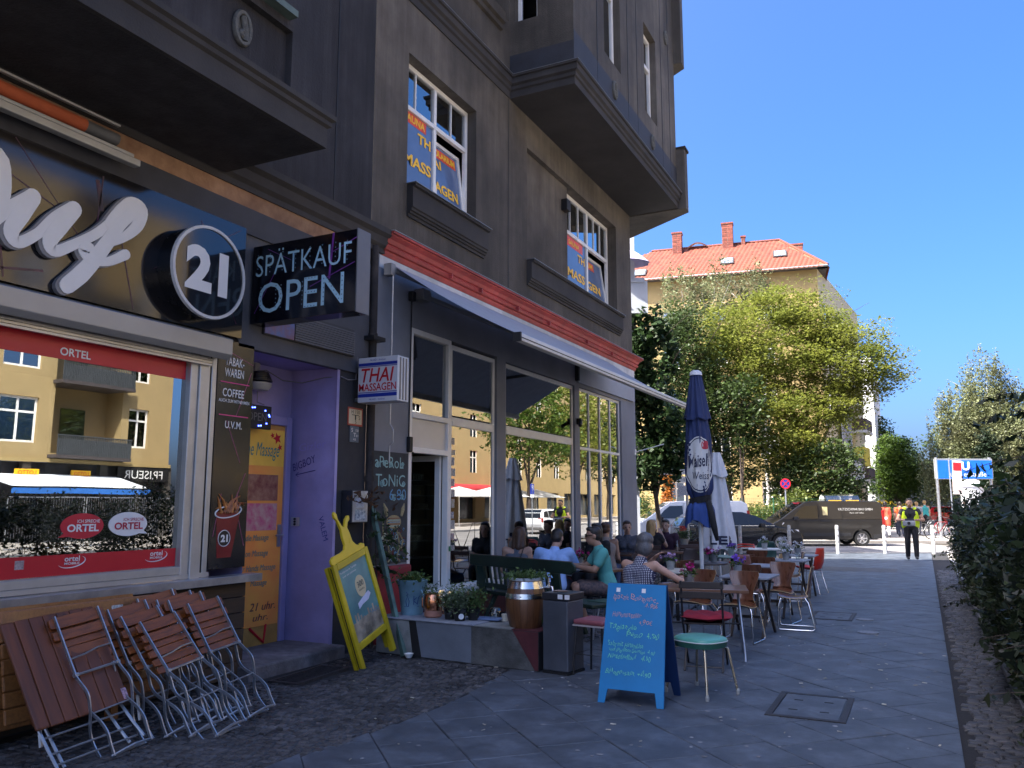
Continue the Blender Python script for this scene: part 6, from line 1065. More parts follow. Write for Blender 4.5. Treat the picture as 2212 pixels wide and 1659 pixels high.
b = MB(); b.tube([(1.28, -.14, 3.72), (1.28, -.14, 3.45), (1.33, -.14, 3.37), (1.43, -.14, 3.33), (1.53, -.14, 3.37), (1.58, -.14, 3.45), (1.58, -.14, 3.72)], .05, 6); b.build('letter_u', white_m, us); text('ur', us, (.62, -.138, 3.0), (1, 0, 0), (0, 0, 1), .24, .17, white_m); text('enstraße', us, (1.3, -.138, 3.0), (1, 0, 0), (0, 0, 1), 1.15, .24, white_m)
t = thing('banner', 'narrow red and white banner standing before the blue station sign', 'banner', tuple(cs(19.55, 37.0, 0)), CR); MB().tube([(0, 0, 0), (0, 0, 3.7)], .03, 8).build('pole', galv, t); MB().box(-.02, -.02, 2.1, .38, .02, 3.6).build('cloth', mat('banner_pink', (.62, .5, .48), .7, var=.2), t, rot=(0, .05, 0)); MB().box(.0, -.024, 3.15, .36, .024, 3.5).build('red_field', red_m, t, rot=(0, .05, 0))
t = thing('advert_column', 'white round advertising column under the station sign', 'advertising column', tuple(cs(28.8, 52, 0)), 0); MB().lathe([(.65, 0), (.65, 2.7), (.75, 2.75), (.75, 2.9), (.2, 3.2), (0, 3.25)], 24).build('column', mat('column_white', (.68, .69, .72), .6, var=.05), t, smooth=40)
t = thing('parking_sign', 'blue parking sign on a grey post across the pavement, seen as a reflection', 'sign', (7, 41, 0)); MB().tube([(0, 0, 0), (0, 0, 2.8)], .03, 8).build('pole', galv, t); b = MB(); b.box(-.02, -.22, 2.2, .0, .22, 2.75); b.build('plate', blue_m, t); text('P', t, (-.024, .1, 2.4), (0, -1, 0), (0, 0, 1), .2, .28, white_m); MB().box(-.02, -.2, 2.0, 0, .2, 2.18).build('lower_plate', white_m, t)
def thirty(t): MB().lathe([(.19, 0), (.26, 0), (.26, .004), (.19, .004)], 28, caps=False).build('red_rim', red_m, t, (0, -.013, 2.3), rot=(pi / 2, 0, 0)); text('30', t, (-.13, -.016, 2.22), (1, 0, 0), (0, 0, 1), .26, .17, black_m)
disc_sign('speed_sign', 'round red rimmed 30 speed sign beside the road, seen as a reflection', (7, 39, 0), radians(-90), 2.3, .26, white_m, thirty)
# bicycles
def bike(name, label, loc, rz, fcol, lean=.08, group=None):
    t = thing(name, label, 'bicycle', loc, rz, group, rot=(lean, 0, rz)); fm_ = mat('bike_' + fcol[0], fcol[1], .3, var=.1, coat=.3)
    for x in (-.53, .53):
        wh = MB(); wh.tube([(.335 * cos(a), .335 * sin(a), 0) for a in [2*pi*i/26 for i in range(26)]], .018, 6, closed=True); o = wh.build('wheel', tyre_m, t, (x, 0, .35), rot=(pi / 2, 0, 0), smooth=60)
        sp = MB(); sp.tube([(.312 * cos(a), .312 * sin(a), 0) for a in [2*pi*i/26 for i in range(26)]], .008, 5, closed=True)
        for k in range(14): a = 2*pi*k/14; sp.tube([(0, 0, .02 * (-1) ** k), (.31 * cos(a), .31 * sin(a), 0)], .0025, 3)
        sp.build('rim', galv, o)
    f = MB(); bb, st_, hd, hb_ = (-.08, 0, .3), (-.2, 0, .82), (.38, 0, .86), (.35, 0, .78)
    for a, c in ((bb, st_), (bb, hb_), (st_, (.37, 0, .82)), (bb, (-.53, 0, .35)), (st_, (-.53, 0, .35))): f.tube([a, c], .016, 6)
    f.tube([hd, (.42, 0, .62), (.53, 0, .35)], .014, 6); f.build('frame', fm_, t)
    s = MB(); s.lathe([(.0, .03), (.06, .02), (.075, 0), (.0, -.02)], 14, (-.23, 0, .9), sx=1.7); s.tube([st_, (-.22, 0, .9)], .012, 6); s.build('saddle', black, t, smooth=50)
    h = MB(); h.tube([(.38, 0, .86), (.36, 0, 1.0)], .012, 6); h.tube([(.22, .27, 1.03), (.33, .22, 1.03), (.38, 0, 1.01), (.33, -.22, 1.03), (.22, -.27, 1.03)], .012, 6); h.build('handlebar', black, t); c = MB(); c.tube([(-.08, .05, .3), (-.02, .09, .16)], .01, 5); c.tube([(-.08, -.05, .3), (-.14, -.09, .44)], .01, 5); c.lathe([(.0, 0), (.09, 0), (.09, .01), (0, .01)], 18); c.build('crank', galv, t)
    k = MB(); k.box(-.75, -.07, .72, -.4, .07, .74); k.tube([(-.53, .04, .35), (-.7, .06, .72)], .006, 4); k.tube([(-.53, -.04, .35), (-.7, -.06, .72)], .006, 4); k.build('carrier', black, t); return t
bk1 = bike('bicycle', 'bicycle parked between the terrace and the black car, left of the blue parasol', tuple(cs(5.3, 25.8, 0)), CR + .1, ('black', (.015, .015, .016)))
bk2 = bike('bicycle', 'bicycle with its rear wheel showing just left of the blue parasol pole', tuple(cs(6.0, 24.6, 0)), CR + 1.0, ('black', (0, 0, 0)), -.1)
bike('bicycle', 'red bicycle leaning under the blue station sign', (.6, 44.6, 0), CR + .25, ('red', (.4, .02, .03)), .1, 'bicycles parked under the station sign')
bike('bicycle', 'dark bicycle parked left of the station sign post', (-.05, 46.2, 0), CR - .3, ('black', (0, 0, 0)), -.08, 'bicycles parked under the station sign')
bike('bicycle', 'blue bicycle parked behind the red one under the station sign', (1.2, 47.2, 0), CR + .5, ('blue', (.05, .12, .3)), .06, 'bicycles parked under the station sign')
bike('bicycle', 'grey bicycle parked farthest back under the station sign', (.4, 48.8, 0), CR + .1, ('grey', (.3, .3, .3)), -.05, 'bicycles parked under the station sign')
# ================= things on the pavement before the late shop
slat_m = mat('varnished_slat', (.25, .066, .011), .45, var=.3, sc=3, wave=(2, 14, 14), bump=.15, isl=.3, coat=.1); slat_o = mat('orange_pine', (.30, .115, .03), .45, var=.25, sc=3, wave=(14, 1.2, 14), bump=.15, isl=.15, coat=.2); bench_g = mat('green_bench_paint', (.012, .032, .022), .5, var=.3, sc=8, stain=.2)
def fold_chair(label, loc, rz, tilt, roll=0, group=None):
    t = thing('folding_chair', label, 'folding chair', loc, 0, group); t.matrix_world = M.Translation(loc) @ M.Rotation(rz, 4, 'Z') @ M.Rotation(roll, 4, 'Y') @ M.Rotation(-tilt, 4, 'X')
    A = [(0, 1.03), (0, .64), (-.012, .56), (-.045, .48), (-.05, .42), (-.008, .32), (.05, .23), (.066, .15), (.055, .07), (.035, .0)]; B = [(.02, .62), (.04, .55), (.066, .47), (.055, .4), (.002, .32), (-.05, .24), (-.075, .16), (-.066, .08), (-.06, .0)]
    for s in (-1, 1):
        for nm, pts, x in (('frame_strip', A, .165), ('leg_strip', B, .145)):
            b = MB(); p = crv(pts, 4); W_, th = .011, .0045
            vs = []; fs = []
            for i, (y, z) in enumerate(p):
                a = V(p[max(0, i-1)]); c = V(p[min(len(p)-1, i+1)]); d = (c - a).normalized(); n = V((-d.y, d.x))
                for q in (-1, 1):
                    for r in (-1, 1): vs.append((s * x + r * th, y + n.x * q * W_, z + n.y * q * W_))
            for i in range(len(p) - 1): o = i * 4; fs += [(o, o+1, o+5, o+4), (o+2, o+6, o+7, o+3), (o, o+4, o+6, o+2), (o+1, o+3, o+7, o+5)]
            b.add(vs, fs + [(0, 1, 3, 2), (len(vs)-4, len(vs)-2, len(vs)-1, len(vs)-3)]); b.build(nm, galv, t, smooth=50)
    for k, (y, z, r) in enumerate(((-.0, .32, .006), (.0, .6, .009))): MB().tube([(-.165, y, z), (.165, y, z)], r, 6).build('cross_rod', galv, t)
    MB().tube([(-.165, 0, .715), (-.06, -.012, .72), (.05, -.014, .74), (.165, 0, .742)], .006, 6).build('cross_rod', galv, t)
    for s in (-1, 1): MB().tube([(s * .175, 0, .6), (s * .145, 0, .6)], .016, 8).build('pivot_knob', galv, t)
    for y, dz in ((.035, .0), (-.06, .0)): b = MB(); b.tube([(-.165, y, .006), (-.08, y - .02, .012), (0, y - .028, .016), (.08, y - .02, .012), (.165, y, .006)], [.007, .01, .011, .01, .007], 6); b.build('foot_bar', galv, t)
    for k, (y, z, wd, h) in enumerate(((.014, .985, .21, .08), (.014, .895, .212, .072), (.05, .835, .2, .05), (.052, .775, .2, .062), (.054, .705, .2, .062), (.056, .64, .2, .056))):
        b = MB(); n = 8; vs = []; fs = []
        for i in range(n + 1):
            x = -wd + 2 * wd * i / n; c = .012 * (1 - (x / wd) ** 2) if k < 2 else -.006 * (1 - (x / wd) ** 2); e = h * .5 * (1 if 0 < i < n else .78)
            for yy in (-.009, .009):
                for q in (-1, 1): vs.append((x, y + yy + c, z + q * e + (.006 * (1 - (x/wd)**2) if k == 0 and q > 0 else 0)))
        for i in range(n): o = i * 4; fs += [(o, o+4, o+5, o+1), (o+2, o+3, o+7, o+6), (o, o+2, o+6, o+4), (o+1, o+5, o+7, o+3)]
        b.add(vs, fs + [(0, 1, 3, 2), (n*4, n*4+2, n*4+3, n*4+1)]); b.build('slat', slat_m, t, bevel=.004, seg=2)
        if k < 2: [MB().tube([(s * .165, -.006, z), (s * .165, -.001, z)], .006, 6).build('screw', flat('screw_dark', (.05, .05, .05)), t) for s in (-1, 1)]
    return t
GC = 'folding chairs stacked before the late shop'; q90 = pi / 2
for lab, loc, rz, ti, ro in (('front folding chair leaning alone against the brown folding table', (-4.925, 4.11, 0), q90, radians(28.5), radians(-6.5)), ('outermost folding chair of the low middle stack, lowest and tilted the most', (-4.66, 4.735, 0), q90 + .05, radians(38.5), radians(-7)),
    ('second folding chair of the middle stack, behind the outermost one', (-4.83, 4.66, 0), q90 + .03, radians(34), radians(-8)), ('third folding chair of the middle stack, against the wall side', (-4.98, 4.58, 0), q90, radians(29), radians(-7)),
    ('outermost folding chair of the right stack, beside the doorway step', (-4.83, 5.225, 0), q90 + .06, radians(32), radians(-5)), ('second folding chair of the right stack, just behind the outermost', (-4.99, 5.12, 0), q90 + .02, radians(27), radians(-7)),
    ('third folding chair of the right stack, half hidden in the middle', (-5.06, 5.06, 0), q90, radians(25.5), radians(-8)), ('innermost folding chair of the right stack, its top slats standing highest at the sill', (-5.17, 4.94, 0), q90, radians(22), radians(-9))): fold_chair(lab, loc, rz, ti, ro, GC)
# brown folding table leaning, top facing the street
t = thing('folding_table', 'brown plank folding table leaning with its top facing the street behind the front chair', 'table', (-5.1, 3.88, .26)); t.matrix_world = M.Translation((-5.1, 3.9, .255)) @ M.Rotation(q90, 4, 'Z') @ M.Rotation(radians(-4), 4, 'Y') @ M.Rotation(radians(-32), 4, 'X')
brown_top = mat('brown_table_varnish', (.19, .05, .012), .5, var=.3, sc=2, wave=(12, 12, 1), isl=.2, coat=.08, stain=.3)
for k in range(7): x = -.345 + k * .0985; MB().box(x, -.012, .0 if 0 < k < 6 else .0, x + .0945, .012, .75).build('plank', brown_top, t, bevel=.006 if 0 < k < 6 else .014)
fr = MB(); fr.box(-.33, .013, .05, .33, .035, .09); fr.box(-.33, .013, .66, .33, .035, .7); fr.build('batten', brown_top, t)
for s in (-1, 1):
    for off in (0, .05): MB().tube([(s * (.3 - off * 1.6), .03 + off * .3, .55), (s * (.3 - off * 1.6), .04 + off, .02), (s * (.31 - off * 1.6), -.0 + off, -.14), (s * (.32 - off * 1.6), -.04 + off, -.27)], .011, 6).build('leg', galv, t)
for z, y in ((-.05, .03), (-.16, .03), (-.24, .0)): MB().tube([(-.31, y, z), (.31, y, z)], .007, 6).build('leg_rod', galv, t)
MB().box(.3, -.0135, .02, .34, -.012, .1).build('sticker', mat('torn_sticker', (.4, .25, .3), .6, var=.6, sc=60), t)
t = thing('folding_table', 'orange-brown plank table leaning sideways against the shop wall behind the brown one', 'table'); t.matrix_world = M.Translation((-5.52, 4.28, .2)) @ M.Rotation(q90, 4, 'Z') @ M.Rotation(radians(-12), 4, 'X')
for k in range(7): z = k * .1065; MB().box(-.66, -.012, z, .6, .012, z + .102).build('plank', slat_o, t, bevel=.01)
for x in (-.5, .45): MB().box(x, .013, .03, x + .06, .04, .7).build('batten', slat_o, t)
for x in (-.4, .4): MB().tube([(x, .03, .1), (x, .02, -.19)], .014, 6).build('leg', galv, t)
MB().box(.2, -.0135, .62, .3, -.0125, .69).build('sticker', mat('round_sticker', (.5, .5, .45), .5, var=.6, sc=50), t)
t = thing('bench_board', 'long orange wooden bench lying on its side against the shop wall, lowest layer', 'bench'); t.matrix_world = M.Translation((-5.72, 3.6, .12)) @ M.Rotation(q90, 4, 'Z') @ M.Rotation(radians(-9), 4, 'X')
for k in range(6): z = k * .144; MB().box(-1.6, -.016, z, 1.22, .016, z + .138).build('plank', slat_o, t, bevel=.006)
for x in (-1.0, .9): MB().box(x, .017, .02, x + .08, .05, .84).build('batten', slat_o, t); 
for x in (-.9, .95): MB().box(x, -.05, -.11, x + .06, .03, .1).build('foot', slat_o, t)
# yellow A-board with splash top
yp = mat('yellow_paint', (.62, .45, .015), .4, var=.15, sc=5, bump=.12, bsc=40, stain=.2)
t = thing('advert_stand', 'yellow wooden advertising stand with a splash-shaped top and a faded poster, leaning', 'A-board'); Fp, Tp = V((-5.24, 7.44, 0)), V((-5.44, 7.12, 1.135)); zl = (Tp - Fp).normalized(); xl = V((-.06, .998, .02)); xl = (xl - zl * xl.dot(zl)).normalized(); yl = zl.cross(xl); t.matrix_world = M.Translation(Fp) @ M((xl, yl, zl)).transposed().to_4x4()
fr = MB()   # local: x across, -y... y points to the wall, z up the board
fy = -.0
w_ = .345
def fbar(nm, x0, z0, x1, z1, y0=-.035, y1=.025): return MB().box(x0, y0, z0, x1, y1, z1).build(nm, yp, t, bevel=.008)
fbar('leg', -w_, .0, -w_ + .065, 1.17); fbar('leg', w_ - .065, .0, w_, 1.17); fbar('bottom_rail', -w_ + .066, .255, w_ - .066, .325); fbar('top_rail', -w_ + .066, 1.1, w_ - .066, 1.17)
MB().box(-w_ + .06, -.012, .32, w_ - .06, -.002, 1.105).build('poster', mat('faded_poster', P(70, 140, 150), .35, var=.25, sc=2.2, col2=P(110, 165, 165), stain=.3), t)
MB().box(-w_ + .07, -.0135, .33, w_ - .07, -.0125, .52).build('poster_foot', mat('grimy_print', P(70, 65, 55), .5, var=.5, sc=4, col2=P(190, 175, 150)), t)
MB().prism([(.05 + .095 * cos(2*pi*i/24), -.0145, .83 + .115 * sin(2*pi*i/24)) for i in range(24)], (0, .002, 0)).build('beige_disc', flat('print_beige', P(205, 190, 150)), t)
for s_, x, z, W_, H_, m_ in (('300', -.01, .825, .12, .06, flat('print_ink', P(45, 60, 70))), ('dakika', .0, .785, .1, .022, flat('print_ink', (0, 0, 0))), ("Turkiye'ye ve Turkiye", -.25, 1.04, .32, .028, white_m), ('artik tek paketten', -.22, .995, .26, .026, white_m), ('VINCELI', .1, .5, .16, .03, flat('print_blue', P(40, 120, 150)))): text(s_, t, (x, -.016, z), (1, 0, 0), (0, 0, 1), W_, H_, m_)
tb = MB(); tb.prism([(-.08, -.0142, .68), (.06, -.0142, .72), (.16, -.0142, .74), (.19, -.0142, .7), (.12, -.0142, .655), (.0, -.0142, .645), (-.08, -.0142, .62)], (0, .0015, 0)); tb.build('torn_hole', mat('torn_white', P(200, 205, 225), .6, var=.15), t)
pb_ = MB(); rr = random.Random(6)
for k in range(9): x = -.2 + k * .05; h = rr.uniform(.08, .2); pb_.box(x, -.0145, .42, x + .03, -.0135, .42 + h)
stuff(pb_.build('print_smudges', mat('grimy_print', (0, 0, 0)), t))
cr = [(-.33, 1.17), (.3, 1.17), (.31, 1.21), (.25, 1.235), (.2, 1.225), (.155, 1.25), (.11, 1.3), (.1, 1.4), (.085, 1.45), (.12, 1.5), (.17, 1.52), (.18, 1.56), (.15, 1.57), (.1, 1.545), (.06, 1.5), (.03, 1.47), (-.0, 1.5), (-.035, 1.58), (-.03, 1.63), (-.06, 1.67), (-.09, 1.645), (-.085, 1.6), (-.055, 1.57), (-.03, 1.46), (-.045, 1.38), (-.04, 1.3), (-.07, 1.26), (-.14, 1.25), (-.3, 1.255), (-.345, 1.23), (-.35, 1.19)]
b = MB(); b.prism([(x, -.03, z) for x, z in cr], (0, .03, 0)); b.build('splash_top', mat('yellow_plastic', (.72, .5, .02), .3, var=.06), t, bevel=.006)
lg = MB(); lg.box(-w_ + .0, .03, .05, -w_ + .06, .07, 1.16); o = lg.build('rear_leg', yp, t, bevel=.006, rot=(radians(-.8), 0, 0)); lg = MB(); lg.box(w_ - .06, .03, .05, w_, .07, 1.16); lg.build('rear_leg', yp, t, bevel=.006, rot=(radians(-.8), 0, 0))
for x in (-w_ - .004, w_ + .001): MB().box(x, -.004, .03, x + .003, .006, 1.15).build('groove', black, t)
t = thing('green_plank', 'weathered green plank leaning on the wall between the yellow stand and the blue bucket', 'plank'); b = MB(); b.bar((-5.2, 7.86, .0), (-5.93, 8.2, 1.62), .045, .075); b.build('board', mat('weathered_green', (.1, .17, .14), .7, var=.35, sc=6, stain=.3), t, bevel=.006)
# low painted concrete wall
LW = thing('low_wall', 'low concrete planter wall with grey, black and oxblood painted panels', 'low wall'); a, e = V((-5.62, 7.93, 0)), V((-3.53, 7.735, 0)); dx = (e - a).normalized(); nb = V((-dx.y, dx.x, 0)); HW = .385
lwm = [mat('raw_concrete', (.085, .085, .08), .9, var=.3, sc=7, bump=.7, bsc=50, stain=.35), mat('wall_greyblue', (.16, .18, .21), .75, var=.12, sc=4, bump=.3, stain=.15), mat('wall_black', (.008, .008, .009), .7, var=.2), mat('wall_oxblood', (.075, .014, .018), .6, var=.25, sc=5, bump=.3), mat('wall_pale', (.25, .255, .24), .8, var=.25, sc=6, bump=.4, stain=.3), mat('wall_top_grey', (.27, .28, .31), .75, var=.18, sc=5, bump=.4, stain=.25)]
def wp_(u, z, o=0): return tuple(a + dx * u + nb * o + V((0, 0, z)))
b = MB(); L = (e - a).length; b.prism([wp_(0, 0, 0), wp_(L, 0, 0), wp_(L, 0, .5), wp_(0, 0, .5)], (0, 0, HW)); b.build('wall_core', lwm[0], LW, bevel=.01)
for nm, m_, poly in (('pale_panel', lwm[4], [(.0, .012), (.52, .012), (.46, HW - .004), (.0, HW - .004)]), ('black_stripe', lwm[2], [(.52, .012), (.64, .012), (.555, HW - .004), (.46, HW - .004)]), ('greyblue_panel', lwm[1], [(.64, .012), (1.29, .012), (1.29, HW - .004), (.555, HW - .004)]), ('oxblood_triangle', lwm[3], [(2.06, .012), (L - .002, .012), (L - .002, HW - .004), (1.8, HW - .004)])):
    b = MB(); b.prism([wp_(u, z, -.001) for u, z in poly], tuple(-nb * .004)); b.build(nm, m_, LW)
b = MB(); b.prism([wp_(-.0, HW + .001, -.02), wp_(1.32, HW + .001, -.015), wp_(1.32, HW + .001, .5), wp_(0, HW + .001, .5)], (0, 0, .018)); b.build('cap_slab', lwm[5], LW, bevel=.006); b = MB(); b.prism([wp_(1.33, HW + .001, -.005), wp_(1.78, HW + .001, -.005), wp_(1.78, HW + .001, .5), wp_(1.33, HW + .001, .5)], (0, 0, .01)); b.build('cap_slab', lwm[4], LW); b = MB(); b.prism([wp_(1.785, HW + .001, -.003), wp_(L + .004, HW + .001, -.003), wp_(L + .004, HW + .001, .5), wp_(1.785, HW + .001, .5)], (0, 0, .006)); b.build('cap_slab', lwm[3], LW)
b = MB(); b.prism([wp_(L + .001, .012, 0), wp_(L + .001, .012, .5), wp_(L + .001, HW - .004, .5), wp_(L + .001, HW - .004, 0)], tuple(dx * .003)); b.build('dark_end', lwm[2], LW)
ZT = HW + .02
def leaves_ball(par, n, c, r, size, m, seed, drop=0, ratio=.5, up=.4): q = np.random.RandomState(seed); p = q.randn(n, 3) * np.array(r) * .55 + np.array(c); return link('foliage', leaf_mesh('foliage', p, size, m, ratio, up, drop, seed=seed), par)
herb = leaf_mat('herb_green', (.07, .13, .03), col2=(.12, .18, .05), trans=.3); herb2 = leaf_mat('herb_pale', (.16, .24, .1), col2=(.25, .32, .16), trans=.3)
t = thing('bucket', 'pale blue enamel bucket with blue drawing planted with herbs on the low wall', 'bucket', (-5.33, 8.2, ZT)); bm_ = mat('bucket_blue', (.17, .3, .36), .4, var=.12, sc=8, stain=.2)
MB().lathe([(.0, .005), (.118, .0), (.125, .02), (.158, .3), (.162, .305), (.175, .375), (.182, .385), (.175, .39), (.15, .3), (0, .29)], 30).build('bucket_body', bm_, t, smooth=35); MB().tube([(.13, -.03, .1), (.2, -.06, .12), (.2, -.07, .22), (.15, -.05, .28)], .012, 6).build('handle', bm_, t); leaves_ball(t, 420, (-.03, 0, .39), (.17, .15, .06), .045, herb, 5)
ink = flat('drawing_blue', P(30, 60, 120))
def on_cyl(r0, r1, h, a0): return lambda u, z: ((r0 + (r1 - r0) * z / h + .003) * cos(a0 + u / .14), (r0 + (r1 - r0) * z / h + .003) * sin(a0 + u / .14), z)
oc = on_cyl(.125, .158, .3, radians(-62))
for pts in ([(-.05, .1), (-.06, .16), (-.04, .22), (-.02, .16), (-.03, .1), (-.05, .1)], [(-.05, .22), (-.03, .24), (-.055, .26)], [(.03, .12), (.03, .22)], [(.03, .17), (.06, .2)], [(.03, .16), (.07, .13)], [(-.08, .1), (.09, .1)], [(.07, .12), (.08, .2), (.1, .22)]): MB().tube([oc(u, z) for u, z in pts], .0035, 4).build('blue_drawing', ink, t)
t = thing('copper_pot', 'shiny copper mug planted with a small herb on the low wall', 'plant pot', (-4.99, 8.11, ZT)); cop = mat('copper', (.75, .32, .17), .16, metal=1, var=.15, sc=5); MB().lathe([(0, .0), (.085, .0), (.1, .015), (.1, .075)], 26, caps=False).build('pot_foot', mat('dull_copper', (.35, .16, .11), .6, var=.2), t, smooth=40); MB().lathe([(.1, .076), (.112, .12), (.113, .19), (.1, .25), (.104, .255), (.095, .252), (.09, .2), (0, .19)], 28, caps=False).build('pot_body', cop, t, smooth=50); MB().tube([(-.09, .02, .22), (-.16, .03, .2), (-.16, .03, .1), (-.1, .02, .06)], .012, 6).build('handle', cop, t); leaves_ball(t, 150, (-.02, 0, .28), (.12, .09, .08), .035, herb, 7)
for k, (x, y, lm, lab, sz) in enumerate(((-4.73, 8.04, herb2, 'potted herb wrapped in clear foil on the low wall, left of three', 1), (-4.58, 7.99, herb2, 'potted herb in clear foil with round white label, middle of three', 1.05), (-4.47, 8.1, herb, 'taller bright green herb in a black pot, right of three', .95))):
    t = thing('herb_pot', lab, 'potted herb', (x, y, ZT), .3 * k, 'herb pots on the low wall'); MB().lathe([(.0, 0), (.055, 0), (.075, .12), (.08, .125), (.068, .115), (0, .11)], 20).build('pot', flat('pot_black', (.015, .014, .014), .5), t, smooth=40)
    leaves_ball(t, 520, (0, 0, .22), (.12, .11, .13), .032, lm, 20 + k)
    for q in range(14): a_ = q * .9; MB().tube([(.02 * cos(a_), .02 * sin(a_), .1), (.07 * cos(a_), .07 * sin(a_), .25 + .04 * sin(q * 3))], .0022, 4).build('stem', mat('stem_green', (.08, .14, .04), .6, var=.2), t)
    if k < 2: MB().lathe([(.074, .06), (.095, .16), (.14, .3)], 14, caps=False, sx=1, sy=1).build('foil_wrap', glass('foil', (.93, .95, .95), .06, .8), t, smooth=60)
    if k == 1: MB().lathe([(0, .003), (.03, .003), (.03, 0)], 16).build('label', white_m, t, (.03, -.066, .05), rot=(pi / 2, 0, .4))
t = thing('wooden_barrel', 'small wooden barrel with polished metal hoops, tap and herbs on the low wall end', 'barrel', (-3.79, 7.99, ZT - .012)); wdm = mat('barrel_oak', (.12, .05, .02), .35, var=.35, sc=3, wave=(10, 10, .8), isl=.2, coat=.3); BR = lambda z: .155 + .055 * (1 - ((z - .24) / .26) ** 2)
for k in range(18):
    a0, a1 = 2*pi*k/18 + .008, 2*pi*(k+1)/18 - .008; b = MB(); b.grid(lambda u, v: (BR(v * .49) * cos(a0 + (a1 - a0) * u), BR(v * .49) * sin(a0 + (a1 - a0) * u), v * .49), 2, 10); b.build('stave', wdm, t, smooth=60)
MB().lathe([(r_ - .004, z) for z in [.0 + .049 * i for i in range(11)] for r_ in [BR(z)]], 36, caps=True).build('barrel_core', flat('barrel_dark', (.02, .01, .006)), t, smooth=60)
hoop = mat('polished_steel', (.6, .59, .56), .2, metal=1, var=.06)
for z0, z1 in ((.395, .465), (.295, .345)): MB().lathe([(BR(z0) + .004, z0), (BR(z1) + .004, z1), (BR(z1) + .001, z1)], 40, caps=False).build('hoop', hoop, t, smooth=50)
for s in (-.04, .04): MB().lathe([(0, .006), (.008, .004), (.009, 0)], 8).build('rivet', hoop, t, (.215 * sin(s * 4.7), -.214 * cos(s * 4.7), .32), rot=(pi / 2, 0, s * 4.7))
MB().lathe([(.165, .47), (.17, .497), (.158, .5), (.15, .47), (0, .46)], 32).build('rim', mat('rim_enamel', (.5, .54, .58), .4, var=.05), t, smooth=40); leaves_ball(t, 900, (0, 0, .52), (.16, .16, .045), .035, herb, 31); 
tp = MB(); tp.tube([(.18, .05, .4), (.27, .03, .41), (.29, .03, .41), (.3, .03, .36)], .011, 8); tp.tube([(.25, .03, .41), (.25, .03, .5), (.28, .03, .52), (.29, .03, .5)], .009, 6); tp.lathe([(0, .0), (.016, 0), (.016, .03), (0, .03)], 10, (.25, .03, .4)); tp.build('tap', chrome, t, smooth=50)
t = thing('glass_jar', 'round clear glass jar standing behind the barrel on the low wall', 'jar', (-4.28, 8.25, .4)); MB().lathe([(.03, 0), (.06, .02), (.07, .07), (.055, .12), (.03, .13), (.0, .13)], 18).build('jar_body', glass_clear, t, smooth=60)
t = thing('candle', 'short pale candle beside the glass jar on the low wall', 'candle', (-4.14, 8.2, .4)); MB().lathe([(.033, 0), (.033, .075), (0, .07)], 14).build('wax', mat('wax', (.5, .48, .4), .5, var=.05), t, smooth=40)
t = thing('blue_tray', 'flat blue tray lying on the low wall by the jar', 'tray', (-4.36, 8.17, ZT + .005)); MB().box(-.2, -.08, 0, .2, .08, .02).build('tray_body', mat('tray_blue', (.12, .18, .32), .5, var=.1), t, bevel=.006)
t = thing('green_box', 'small bright green plastic box beside the barrel', 'box', (-3.58, 8.16, ZT)); MB().box(-.06, -.07, 0, .06, .07, .11).build('box_body', mat('plastic_green', (.01, .25, .04), .4, var=.1), t, bevel=.01); MB().box(-.05, -.06, .11, .05, .06, .14).build('lid', glass_clear, t)
t = thing('flower_pot', 'slim terracotta pot behind the barrel tap', 'plant pot', (-3.62, 8.24, ZT)); MB().lathe([(0, 0), (.045, 0), (.06, .3), (.066, .31), (.05, .29), (0, .28)], 16).build('pot', mat('terracotta', (.3, .11, .05), .7, var=.15), t, smooth=40)
t = thing('small_bowl', 'small white bowl on the cobbles at the foot of the low wall', 'bowl', (-5.12, 7.83, 0)); MB().lathe([(.03, 0), (.035, .01), (.052, .045), (.048, .046), (.03, .015), (0, .012)], 18).build('bowl_body', white_frame, t, smooth=40)
# fern-like climber behind the yellow stand
t = thing('climbing_plant', 'dark feathery climbing plant hanging between the mailbox and the mural', 'plant', (-5.85, 8.16, 0)); b = MB(); pts = []; al = []; rr = random.Random(12)
for i in range(16): spray(b, pts, al, (rr.uniform(.0, .1), rr.uniform(-.1, .12), rr.uniform(.85, 1.6)), (rr.uniform(.1, .8), rr.uniform(-.8, 1.1), rr.uniform(-.4, .7)), rr.uniform(.2, .45), 200 + i, 10, .4)
b.tube([(0, 0, 0), (.03, .02, .8), (.02, -.05, 1.7)], [.014, .01, .004], 6); b.build('stem', bark, t); link('leaf_spray', leaf_mesh('leaf_spray', np.array([tuple(p) for p in pts]), .06, leaf_mat('climber_leaves', (.03, .065, .02), col2=(.06, .1, .03)), .5, .3, .1, along=np.array([tuple(a_) for a_ in al]), seed=9), t)
q_ = np.random.RandomState(2); link('dry_leaf', leaf_mesh('dry_leaf', np.array([.14, -.25, 1.72]) + q_.randn(46, 3) * np.array([.04, .2, .05]), .09, leaf_mat('dry_leaves', (.12, .06, .03)), .4, .3, .8, seed=4), t)
